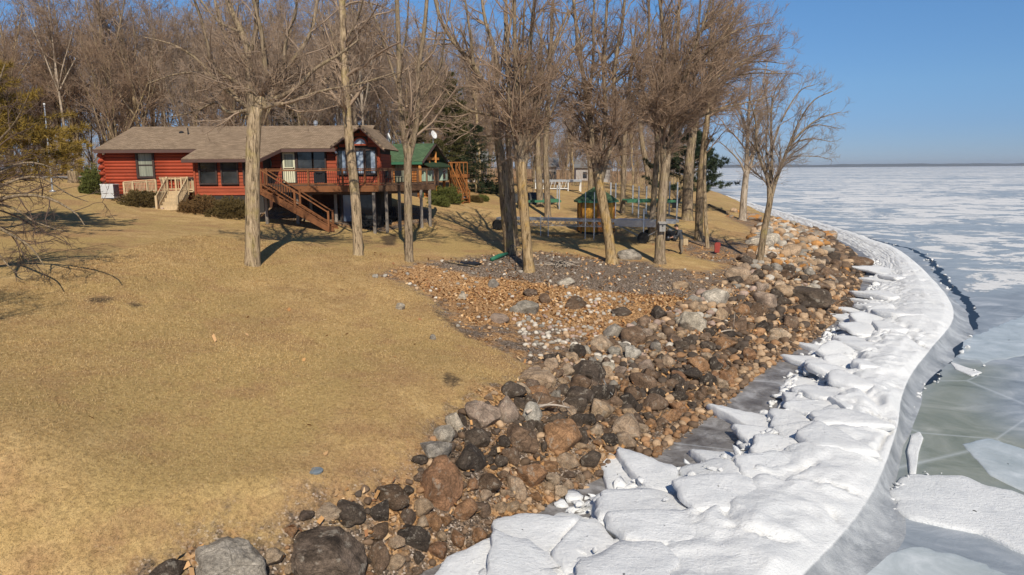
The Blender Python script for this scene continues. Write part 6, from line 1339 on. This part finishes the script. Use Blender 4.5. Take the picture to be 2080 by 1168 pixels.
# bare shrubs by the ice
for px, py, lab in [(1378, 412, 'bare twiggy bush by the lake left of the thick brown trunk'), (1350, 408, 'bare twiggy bush behind the birdhouse tree')]:
    b0 = on(px, py); g = np.random.default_rng(px); n = 26; d = np.stack([g.normal(0, .45, n), g.normal(0, .45, n), np.ones(n)], 1); L = g.uniform(1.4, 2.6, n); P = np.stack([d * (L * t)[:, None] * np.array([1, 1, .9]) for t in (0, .33, .66, 1)], 1); Rb = np.tile([.025, .02, .014, .008], (n, 1))
    Q1, R1 = spawn(P, Rb, g, 4, .2, 1, .5, 38, .1, 3, .6, .15, .3, .008); v1, f1 = tubes(P, Rb, 3); v2, f2 = tubes(Q1, R1, 3)
    t = thing('bare_bush', lab, 'bush', b0); mobj('stem', np_mesh('stem', v1, f1, T_GREY), t); mobj('twigs', np_mesh('twigs', v2, f2, T_GREY), t)
# ------------------------------------------------------------------ the honey-coloured hut
m_hut = wood('hut_boards', (.85, .42, .075), .05, (9, 9, 1)); m_steel = simple('dull_steel', (.30, .31, .32), .4, .3, 6, 0, .5, .5); m_rub = simple('rubber', (.02, .02, .02), .7, .3)
hp = on(1210, 471); hut = thing('garden_hut', 'eight sided honey coloured hut with a green shingle roof', 'hut', hp, R(9)); hp[2] -= .1
HRd, HH = 1.27, 2.3
ang = [math.pi / 8 + k * math.pi / 4 for k in range(8)]; cor = [Vector((HRd * math.cos(a), HRd * math.sin(a), 0)) for a in ang]
for k in range(8):
    a, b_ = cor[k], cor[(k + 1) % 8]; nr_ = ((a + b_) / 2).normalized()
    for j in range(7):
        p, q = a.lerp(b_, j / 7 + .006), a.lerp(b_, (j + 1) / 7 - .006)
        MB().slab([p, q, q + Vector((0, 0, HH)), p + Vector((0, 0, HH))], nr_ * (-.06)).build('wall_board', m_hut, hut)
    MB().bar(a * 1.01 + Vector((0, 0, 0)), a * 1.01 + Vector((0, 0, HH)), .1, .1).build('corner_post', m_orange, hut)
    ea, eb = a * 1.24 + Vector((0, 0, HH - .05)), b_ * 1.24 + Vector((0, 0, HH - .05)); ap = Vector((0, 0, HH + .98))
    roof_plane(None, 'roof_panel', [ea, eb, ap], .06, m_green, hut)
    MB().bar(ea - Vector((0, 0, .07)), eb - Vector((0, 0, .07)), .04, .12).build('fascia', m_teal, hut)
MB().lathe((0, 0, HH + .92), [(.14, 0), (.12, .08), (.04, .2), (.01, .3)], 8).build('finial', m_teal, hut)
MB().lathe((0, 0, 0), [(HRd * 1.04, -.1), (HRd * 1.04, .08)], 8).build('base', m_found, hut).rotation_euler = (0, 0, math.pi / 8)
kf = 5
a, b_ = cor[kf], cor[(kf + 1) % 8]; nr_ = ((a + b_) / 2).normalized(); p, q = a.lerp(b_, .22) + nr_ * .03, a.lerp(b_, .78) + nr_ * .03
dd_ = MB().slab([p + Vector((0, 0, .1)), q + Vector((0, 0, .1)), q + Vector((0, 0, 1.95)), p + Vector((0, 0, 1.95))], nr_ * .04).build('door', m_orange, hut)
MB().tube([q + nr_ * .05 + Vector((0, 0, 1)) - (q - p) * .12, q + nr_ * .12 + Vector((0, 0, 1)) - (q - p) * .12], .03, 6).build('handle', m_black, dd_)
# ------------------------------------------------------------------ the dock pulled up on wheels
L_, R_ = on(1003, 466), on(1292, 503)
A = aty(1008, 444, L_[1]); B_ = aty(1373, 443, 45.2); B_[2] = A[2]
u = V(B_ - A); LEN = u.length; u.normalize(); n_ = Vector((-u.y, u.x, 0)); up = Vector((0, 0, 1)); A = V(A)
dock = thing('roll_in_dock', 'long aluminium dock with trussed sides parked on wheels across the lawn', 'dock')
W_ = 1.1; split = LEN * .68
def dp_(s, v, z): return A + u * s + n_ * v + up * z
for v in (0, W_):
    MB().bar(dp_(0, v, 0), dp_(split, v, 0), .07, .12).build('side_rail', m_galv, dock)
    MB().bar(dp_(.3, v, -.38), dp_(split, v, -.38), .05, .05).build('lower_rail', m_galv, dock)
    me = MB().bar((0, 0, 0), u * .32 + up * .36, .03, .03).mesh('truss_bar', m_galv); me2 = MB().bar((0, 0, .36), u * .32, .03, .03).mesh('truss_bar', m_galv)
    k = 0
    while .4 + k * .32 < split - .3: mobj('truss_bar', me if k % 2 == 0 else me2, dock, dp_(.4 + k * .32, v, -.38)); k += 1
    MB().slab([dp_(split, v, -.32), dp_(LEN - .9, v, -.32), dp_(LEN - .9, v, .10), dp_(split, v, .10)], n_ * .05).build('side_panel', m_galv, dock)
    MB().bar(dp_(LEN - .9, v, .04), dp_(LEN, v, .04), .06, .22).build('side_rail', m_galv, dock)
me = MB().slab([(0, 0, 0), u * .14, u * .14 + n_ * (W_ - .04), n_ * (W_ - .04)], up * .03).mesh('dock_slat', m_galv)
for k in range(int(LEN / .16)): mobj('dock_slat', me, dock, dp_(k * .16 + .02, .02, .065 if k * .16 < split else .105))
def wheel(c, r, w_=.2):
    ax = u if False else n_; prof = [(r * .55, -w_ / 2), (r * .92, -w_ / 2), (r, -w_ * .3), (r, w_ * .3), (r * .92, w_ / 2), (r * .55, w_ / 2)]
    b = MB(); b.lathe((0, 0, 0), prof, 20); o = b.build('wheel', m_rub, dock); o.location = c; o.rotation_euler = ax.to_track_quat('Z', 'Y').to_euler()
    h = MB(); h.lathe((0, 0, 0), [(r * .5, -w_ * .3), (r * .54, w_ * .42), (r * .1, w_ * .5)], 12); h.build('hub', m_steel, o)
for v in (-.05, W_ + .05):
    c = dp_(.1, v, 0); c.z = g1(c.x, c.y) + .37; wheel(c, .38)
    MB().bar(c, dp_(.1, v, 0), .05, .05).build('leg', m_steel, dock)
s_r = (V(R_) - A).dot(u)
for v in (-.1, W_ + .15):
    c = dp_(s_r, v, 0); c.z = g1(c.x, c.y) + .36; wheel(c, .38)
    MB().bar(c, dp_(s_r, v, .85 if v < 0 else .2), .07, .07).build('leg', m_galv, dock)
    for ds in (-1.6, 1.3): MB().bar(c, dp_(s_r + ds, v, -.3), .045, .045).build('brace', m_steel, dock)
MB().tube([dp_(.1, -.05, 0) + up * (-(A.z - g1(A.x, A.y)) + .37), dp_(.1, W_ + .05, 0) + up * (-(A.z - g1(A.x, A.y)) + .37)], .04, 6).build('axle', m_steel, dock)
for px in (1090, 1108, 1194, 1214):
    s = (V(aty(px, 450, 48)) - A).dot(u); q = dp_(s, -.06, 0); MB().bar((q.x, q.y, g1(q.x, q.y) - .05), (q.x, q.y, q.z + (.32 if px < 1150 else 1.9)), .05, .05).build('leg', m_galv, dock)
# boat lifts with green beams and steel posts
def lift(label, px0, px1, py, Y, posts, back=2.6):
    x0, x1 = X(px0, Y, py), X(px1, Y, py); z = Zy(py, Y, (px0 + px1) / 2); t = thing('boat_lift', label, 'boat lift', (x0, Y, 0), 0, 'boat lifts on the shore')
    for v in (0, back): MB().box(0, x1 - x0, v, v + .12, z - .1, z + .1).build('beam', m_teal, t)
    for f_ in (.02, .98): MB().box((x1 - x0) * f_ - .06, (x1 - x0) * f_ + .06, .13, back - .01, z - .09, z + .06).build('cross_beam', m_teal, t)
    for px, ptop in posts:
        x = X(px, Y, py) - x0
        for v in (-.07, back + .19): MB().box(x - .05, x + .05, v - .05, v + .05, g1(x0 + x, Y + v) - .05, Zy(ptop, Y, px)).build('post', m_galv, t)
lift('boat lift with a green beam left of the hut', 1052, 1140, 409, 62, [(1058, 392), (1136, 378)]); lift('boat lift with a green beam and tall posts right of the hut', 1274, 1376, 409, 58, [(1250, 372), (1297, 378), (1326, 380), (1375, 370)])
# white framed canopy lift far back
Yc = 84; x0, x1 = X(1083, Yc, 370), X(1182, Yc, 370); zt = Zy(367, Yc, 1130)
t = thing('dock_section', 'white framed dock section on legs standing far back beyond the boat lift', 'dock', (x0, Yc, 0))
for v in (0, 1.4): MB().box(0, x1 - x0, v, v + .08, zt - .14, zt + .1).build('side_rail', m_galv, t); MB().box(.2, (x1 - x0) * .72, v, v + .05, zt - .95, zt - .86).build('lower_rail', m_white, t)
for k in range(9): MB().bar((.3 + k * .42, 0, zt - .9), (.3 + (k + .5) * .42, 0, zt - .1), .04, .04).build('truss_bar', m_white, t)
for f_ in (.05, .55, .72, .98):
    for v in (0, 1.4): x = (x1 - x0) * f_; MB().box(x - .05, x + .05, v + .09, v + .17, g1(x0 + x, Yc + v) - .05, zt - .02).build('leg', m_white, t)
MB().box(0, x1 - x0, .09, 1.39, zt + .02, zt + .06).build('decking', m_galv, t)
b0 = on(1080, 412); t = thing('covered_boat', 'dark tarp covered boat on the ground behind the ochre trunk', 'boat', (b0[0], b0[1], b0[2] - .05), .15)
b = MB(); prof = []
for k in range(13):
    s = k / 12; w_ = .95 * (1 - abs(2 * s - .9) ** 3 * .6); h = 1.0 * (1 - abs(2 * s - 1) ** 4 * .6); prof.append([((s - .5) * 4.4, w_ * math.cos(a), max(0, h * math.sin(a) + .04 * math.sin(9 * a + 5 * s))) for a in np.linspace(0, math.pi, 11)])
for r_ in prof: b.v += r_
for k in range(12):
    for j in range(10): b.f.append((k * 11 + j, k * 11 + j + 1, (k + 1) * 11 + j + 1, (k + 1) * 11 + j))
b.f += [tuple(range(11)), tuple(range(132, 143))[::-1]]; b.build('tarp', simple('dark_tarp', (.045, .045, .045), .7, .4, 3, .3), t, True); MB().bar((-2.0, 0, .03), (2.0, 0, .03), .3, .15).build('keel', m_steel, t)
# dark lawn chair by the lake
q = on(1369, 432); t = thing('lawn_chair', 'dark mesh lawn chair facing the lake behind the birdhouse tree', 'chair', q, -.5)
MB().box(-.3, .3, -.3, .3, .42, .46).build('seat', m_black, t); MB().slab([(-.3, .28, .45), (.3, .28, .45), (.3, .5, 1.25), (-.3, .5, 1.25)], (0, .03, 0)).build('backrest', m_black, t)
for x, y in ((-.28, -.28), (.28, -.28), (-.28, .28), (.28, .28)): MB().box(x - .02, x + .02, y - .02, y + .02, 0, .42).build('leg', m_steel, t)
for x in (-.31, .31): MB().box(x - .03, x + .03, -.3, .35, .64, .67).build('armrest', m_black, t)
# ------------------------------------------------------------------ birdhouse, marker, odds and ends
tb = on(1340, 535); q = aty(1345, 461, tb[1] - .36); t = thing('birdhouse', 'weathered grey birdhouse nailed to the trunk of the wide crowned tree', 'birdhouse', q)
m_wg = wood('weathered_grey_board', (.27, .255, .235), .3, (9, 9, 1)); MB().box(-.16, .16, -.12, .12, -.24, .2).build('box', m_wg, t); MB().slab([(-.2, -.2, .17), (.2, -.2, .17), (.2, .14, .27), (-.2, .14, .27)], (0, 0, .025)).build('roof', m_wg, t)
b = MB(); b.slab([(.045 * math.cos(a), -.122, .06 + .045 * math.sin(a)) for a in np.linspace(0, 6.28, 14)[:-1]], (0, -.004, 0)); b.build('dark_hole_disc', m_black, t); MB().tube([(0, -.12, -.03), (0, -.2, -.03)], .01, 5).build('perch', m_wg, t); MB().box(-.05, .05, .12, .32, -.34, .3).build('backboard', m_wg, t)  # a flat black disc stands in for the shade inside the hole
q = on(1457, 517); t = thing('red_marker', 'red board standing on a short stake at the edge of the gravel', 'marker', q, .5)
m_rm = simple('red_paint', (.30, .055, .04), .5, .2); MB().slab([(-.2, 0, .14), (.16, 0, .10), (.24, 0, .55), (.2, 0, .72), (-.12, 0, .74), (-.22, 0, .6)], (0, .05, 0)).build('board', m_rm, t); MB().bar((.0, .06, -.15), (.1, .08, .5), .04, .04).build('stake', m_pale, t)
fb = on(107, 389); ft = aty(90, 214, fb[1]); t = thing('flagpole', 'thin white metal pole standing on the lawn behind the yellow pine', 'pole', fb)
MB().tube([(0, 0, -.1), tuple(ft - fb)], [.055, .04], 8).build('pole_shaft', m_galv, t); MB().lathe(tuple(ft - fb), [(.03, 0), (.07, .05), (.07, .09), (.02, .14)], 8).build('finial', m_white, t); MB().lathe((0, 0, -.05), [(.2, 0), (.2, .1), (.08, .14)], 10).build('base_collar', m_galv, t)
q = on(640, 957); t = MB(); t.lathe((0, 0, 0), [(.15, -.02), (.16, .02), (.13, .03), (.02, .028)], 18); o = props(t.build('valve_cover', simple('blue_grey_lid', (.17, .20, .22), .5, .3)), 'small round blue grey lid set in the near lawn', 'lid'); o.location = [float(a) for a in q]
q = on(150, 371); b = MB(); b.lathe((0, 0, -.1), [(.5, 0), (.38, .25), (.34, .9), (.3, .95), (.05, .93)], 14); o = props(b.build('tree_stump', B_DARK, None, True), 'dark tree stump on the grass by the wood edge at the left', 'stump'); o.location = [float(a) for a in q]
# black tubular rack and rolled green tarp under the trees
q = on(1047, 549); t = thing('metal_rack', 'black tubular rack standing against the ochre trunk', 'rack', q, -.3)
for x0 in (-.42, .02):
    pts = [(x0, 0, -.05)] + [(x0 + .17 - .17 * math.cos(a), .0, .95 + .17 * math.sin(a)) for a in np.linspace(0, math.pi, 7)] + [(x0 + .34, 0, -.05)]
    MB().tube(pts if x0 > -.1 else [(p[0] - .25, p[1] + 1.2, p[2]) for p in pts], .018, 6).build('loop', m_black, t)
for z in (.2, .5): MB().tube([(.02, 0, z), (.36, 0, z)], .014, 5).build('rung', m_black, t)
for x in (.02, .36): MB().tube([(x, 0, .2), (x - .65, 1.2, .2)], .014, 5).build('side_bar', m_black, t)
q0, q1 = on(998, 531), on(1030, 520); b = MB(); b.tube([V(q0) + up * .1, V(q0).lerp(V(q1), .5) + up * .14, V(q1) + up * .12], [.10, .12, .09], 10); props(b.build('rolled_tarp', simple('green_tarp', (.025, .13, .075), .55, .3, 6, .2), None, True), 'rolled green tarp lying at the foot of the dark trunked tree', 'tarp')
def branch(label, pts, r0, r1, mat, lift=.0, twigs=0, seed=0, name='driftwood_branch'):
    g = np.random.default_rng(seed); P = [V(on(a, c_)) + up * (lift + g.uniform(0, .05)) for a, c_ in pts]; t = MB(); P2, _ = resample(np.array([list(p) for p in P]), np.linspace(r0, r1, len(P)), 10); t.tube([tuple(p) for p in P2], list(np.linspace(r0, r1, 10)), 7)
    for k in range(twigs): i = int(g.integers(3, 9)); p = P2[i]; t.tube([tuple(p), tuple(p + g.normal(0, .12, 3) + np.array([0, 0, .08])), tuple(p + g.normal(0, .2, 3) + np.array([0, 0, .15]))], [r1 * .9, r1 * .7, r1 * .4], 5)
    return props(t.build(name, mat, None, True), label, 'branch')
m_drift = wood('bleached_wood', (.42, .35, .28), .2, (2, 9, 9))
branch('bleached driftwood branch lying across the big boulders', [(1070, 864), (1090, 855), (1112, 846), (1135, 850), (1156, 852)], .045, .022, m_drift, .32, 4, 1)
branch('thin pale stick among small tan stones near the grey pool', [(1254, 902), (1268, 892), (1284, 880)], .022, .012, m_drift, .14, 1, 2)
branch('short white stick among dark stones below the cream coloured boulder', [(1464, 684), (1478, 681), (1494, 682)], .03, .018, m_drift, .2, 1, 3)
branch('dark stick lying in the stones above the driftwood branch', [(1225, 785), (1235, 805), (1244, 818)], .025, .015, m_wg, .2, 0, 4)
branch('fallen log at the edge of the grass near the pale birch', [(1440, 418), (1462, 428), (1480, 434)], .16, .12, B_DARK, .05, 0, 5, 'fallen_log')
branch('long dark stick at the left end of the leafy bed', [(905, 533), (945, 540), (975, 545)], .04, .02, B_DARK, .04, 2, 6)
q = on(1135, 540); t = thing('brush_pile', 'small heap of sticks and charred wood in the gravel right of the ochre trunk', 'brush pile', q); g = np.random.default_rng(3)
for k in range(34): a = g.uniform(0, 6.3); r_ = g.uniform(.2, 1.1); c_ = g.normal(0, .25, 2); MB().tube([(c_[0] - r_ * math.cos(a), c_[1] - r_ * math.sin(a) * .6, g.uniform(0, .1)), (c_[0], c_[1], g.uniform(.05, .3)), (c_[0] + r_ * math.cos(a), c_[1] + r_ * math.sin(a) * .6, g.uniform(0, .25))], [.02, .016, .008], 4).build('stick', m_drift if k % 3 else m_black, t)
q = on(945, 534); me = lump_mesh('ash_bed', 77, m_black, 3, (1, 1, 1), .3, 0); o = props(mobj('fire_pit', me, None, (q[0], q[1], q[2] - .05)), 'black patch of burnt brush in the leafy bed left of the green tarp', 'fire pit'); o.scale = (.85, .6, .11)
# paved path by the green-roofed house, drive behind the lawn
def strip(name, pts, wd, mat, lift=.03):
    P = [on(a, c_) for a, c_ in pts]; P2, _ = resample(np.array(P), np.ones(len(P)), 24); T = nrmz(np.gradient(P2, axis=0)); N = np.stack([-T[:, 1], T[:, 0], 0 * T[:, 0]], 1); N = nrmz(N)
    A_, B2 = P2 + N * wd / 2, P2 - N * wd / 2; A_[:, 2] = gz(A_[:, 0], A_[:, 1]) + lift + .03; B2[:, 2] = gz(B2[:, 0], B2[:, 1]) + lift + .03; k = np.arange(23)
    props(mobj(name, np_mesh(name, np.concatenate([A_, B2]), np.stack([k, k + 1, 24 + k + 1, 24 + k], 1), mat, True)), kind='structure')
m_conc = simple('grey_paving', (.26, .235, .21), .9, .25, 3, .2)
strip('path', [(915, 404), (945, 403), (985, 404)], 1.5, m_conc, .05); strip('driveway', [(40, 362), (100, 361), (150, 361), (190, 364)], 3.0, m_conc, .05)
# ------------------------------------------------------------------ the person and the machine
m_jack = simple('grey_jacket', (.055, .058, .065), .85, .3, 5); m_khaki = simple('khaki_trousers', (.20, .165, .125), .9, .25, 5); m_skin = simple('skin', (.48, .27, .19), .55, .1); m_boot = simple('dark_boots', (.03, .025, .02), .7); m_cap = simple('dark_cap', (.02, .02, .022), .85)
def skin_body(name, V_, E_, rad, mats, matof, parent, sub=2):
    me = bpy.data.meshes.new(name); me.from_pydata(V_, E_, []); o = bpy.data.objects.new(name, me); COL.objects.link(o)
    md = o.modifiers.new('s', 'SKIN'); md.use_smooth_shade = True; me.skin_vertices  # noqa
    for i, r_ in enumerate(rad): me.skin_vertices[0].data[i].radius = (r_, r_) if not isinstance(r_, tuple) else r_
    me.skin_vertices[0].data[0].use_root = True
    sd = o.modifiers.new('d', 'SUBSURF'); sd.levels = sd.render_levels = sub
    dg = bpy.context.evaluated_depsgraph_get(); m2 = bpy.data.meshes.new_from_object(o.evaluated_get(dg)); bpy.data.objects.remove(o); m2.name = name
    m2.materials.clear()
    for m_ in mats: m2.materials.append(m_)
    for p in m2.polygons: p.material_index = matof(p.center); p.use_smooth = True
    return mobj(name, m2, parent)
pq = on(1383, 516); per = thing('person', 'person in dark jacket, khaki trousers and cap bending over a machine on the lawn', 'person', pq, R(-8))
# 0 pelvis 1 waist 2 chest 3 neck 4 head 5.. legs, arms (facing -x)
VV = [(0, 0, .90), (-.03, 0, 1.06), (-.14, 0, 1.30), (-.24, 0, 1.44), (-.30, 0, 1.52), (-.335, 0, 1.62), (-.33, 0, 1.70),
      (.01, -.10, .84), (.0, -.11, .47), (.05, -.12, .09), (-.08, -.13, .03), (.0, .10, .84), (-.09, .11, .48), (.02, .12, .09), (-.12, .13, .03),
      (-.17, -.19, 1.36), (-.24, -.25, 1.12), (-.46, -.20, 1.02), (-.54, -.18, 1.0), (-.17, .19, 1.36), (-.28, .24, 1.12), (-.48, .18, 1.0), (-.56, .16, .98)]
EE = [(0, 1), (1, 2), (2, 3), (3, 4), (4, 5), (5, 6), (0, 7), (7, 8), (8, 9), (9, 10), (0, 11), (11, 12), (12, 13), (13, 14), (2, 15), (15, 16), (16, 17), (17, 18), (2, 19), (19, 20), (20, 21), (21, 22)]
RD = [(.16, .13), (.16, .13), (.19, .14), .07, .09, .105, .075, .10, .075, .055, .05, .10, .075, .055, .05, .085, .062, .048, .04, .085, .062, .048, .04]
def mo(c): 
    if c.z > 1.48: return 2
    if c.x < -.49 and .9 < c.z < 1.1: return 2
    if c.z > .88: return 0
    return 3 if c.z < .1 else 1
body = skin_body('body', VV, EE, RD, [m_jack, m_khaki, m_skin, m_boot], mo, per)
for sy in (-1, 1):
    hx, hy, hz = (-.54, -.18, 1.0) if sy < 0 else (-.56, .16, .98)
    vs = [(hx + .03, hy, hz)]; es = []; rd = [.028]
    for k in range(4):
        y = hy + (k - 1.5) * .02; L = [.075, .085, .08, .065][k]; b0_ = len(vs); vs += [(hx - .04, y, hz), (hx - .04 - L * .6, y, hz - .01), (hx - .04 - L * .75, y, hz - .05)]; es += [(0, b0_), (b0_, b0_ + 1), (b0_ + 1, b0_ + 2)]; rd += [.011, .009, .008]
    b0_ = len(vs); vs += [(hx - .01, hy + sy * -.035, hz - .01), (hx - .05, hy + sy * -.05, hz - .035)]; es += [(0, b0_), (b0_, b0_ + 1)]; rd += [.011, .009]
    skin_body('hand', vs, es, rd, [m_skin], lambda c: 0, per, 1)
hd = Vector((-.335, 0, 1.61))
cp_ = MB(); cp_.lathe((hd.x + .01, 0, hd.z + .035), [(.122, 0), (.12, .05), (.095, .10), (.04, .128), (.005, .13)], 16); cp_.slab([(hd.x - .1, -.07, hd.z + .04), (hd.x - .2, -.05, hd.z + .03), (hd.x - .2, .05, hd.z + .03), (hd.x - .1, .07, hd.z + .04)], (0, 0, .012)); cp_.build('cap', m_cap, per, True)
MB().tube([(hd.x - .10, 0, hd.z + .02), (hd.x - .135, 0, hd.z - .02), (hd.x - .10, 0, hd.z - .035)], [.012, .02, .012], 6).build('nose', m_skin, per, True)
for sy in (-1, 1): MB().lathe((hd.x - .098, sy * .038, hd.z + .015), [(.004, -.01), (.012, 0), (.004, .01)], 8).build('eye', m_black, per); MB().tube([(hd.x + .01, sy * .10, hd.z - .03), (hd.x + .02, sy * .118, hd.z), (hd.x, sy * .105, hd.z + .025)], [.012, .018, .01], 6).build('ear', m_skin, per, True)
hdx = MB(); hdx.tube([(-.08, 0, 1.44), (-.06, 0, 1.36), (-.05, 0, 1.24)], [.10, .13, .09], 10); hdx.build('hood', m_jack, per, True)
mp = on(1362, 488); mp[0] -= 0; mac = thing('tiller', 'black wheeled garden machine with handlebars in front of the person', 'machine', mp, .1)
MB().box(-.28, .28, -.2, .2, .28, .62).build('engine', m_black, mac); MB().lathe((-.05, 0, .62), [(.15, 0), (.17, .08), (.12, .14), (.04, .16)], 12).build('engine_cap', m_steel, mac)
for sy in (-.26, .26):
    for sx in (-.25, .22): b = MB(); b.lathe((0, 0, 0), [(.10, -.05), (.2, -.05), (.22, 0), (.2, .05), (.10, .05)], 16); o = b.build('wheel', m_rub, mac); o.location = (sx, sy, .22); o.rotation_euler = (math.pi / 2, 0, 0); h = MB().lathe((0, 0, 0), [(.09, -.04), (.09, .045), (.02, .06)], 10).build('hub', m_steel, o)
for sy in (-.18, .18): MB().tube([(.2, sy, .45), (.4, sy, .9), (.62, sy, 1.0)], .016, 6).build('handlebar', m_black, mac)
for k in range(3): MB().tube([(-.25 + .12 * math.cos(a) * (1 + k * .3), .1 * k - .1, .62 + .22 * math.sin(a)) for a in np.linspace(0, 5.2, 14)], .012, 5).build('hose', m_rub, mac)
b = MB(); q = on(1392, 498); b.box(-.15, .15, -.1, .1, 0, .42); o = props(b.build('wooden_crate_post', m_pale), 'pale wooden block standing just right of the person', 'block'); o.location = [float(a) for a in q]; o.name = 'wooden_block'


# ------------------------------------------------------------------ the air between here and the far shore
hz = bpy.data.materials.new('clear_air'); hz.use_nodes = True; hn = hz.node_tree; hn.nodes.clear()
ho = hn.nodes.new('ShaderNodeOutputMaterial'); hv = hn.nodes.new('ShaderNodeVolumePrincipled'); hv.inputs['Color'].default_value = (.80, .88, 1.0, 1); hv.inputs['Density'].default_value = 1.1e-4; hv.inputs['Anisotropy'].default_value = .2
hn.links.new(hv.outputs[0], ho.inputs['Volume'])
b = MB(); b.box(-4000, 9500, -200, 6200, -3, 40); props(b.build('haze', hz), kind='stuff')
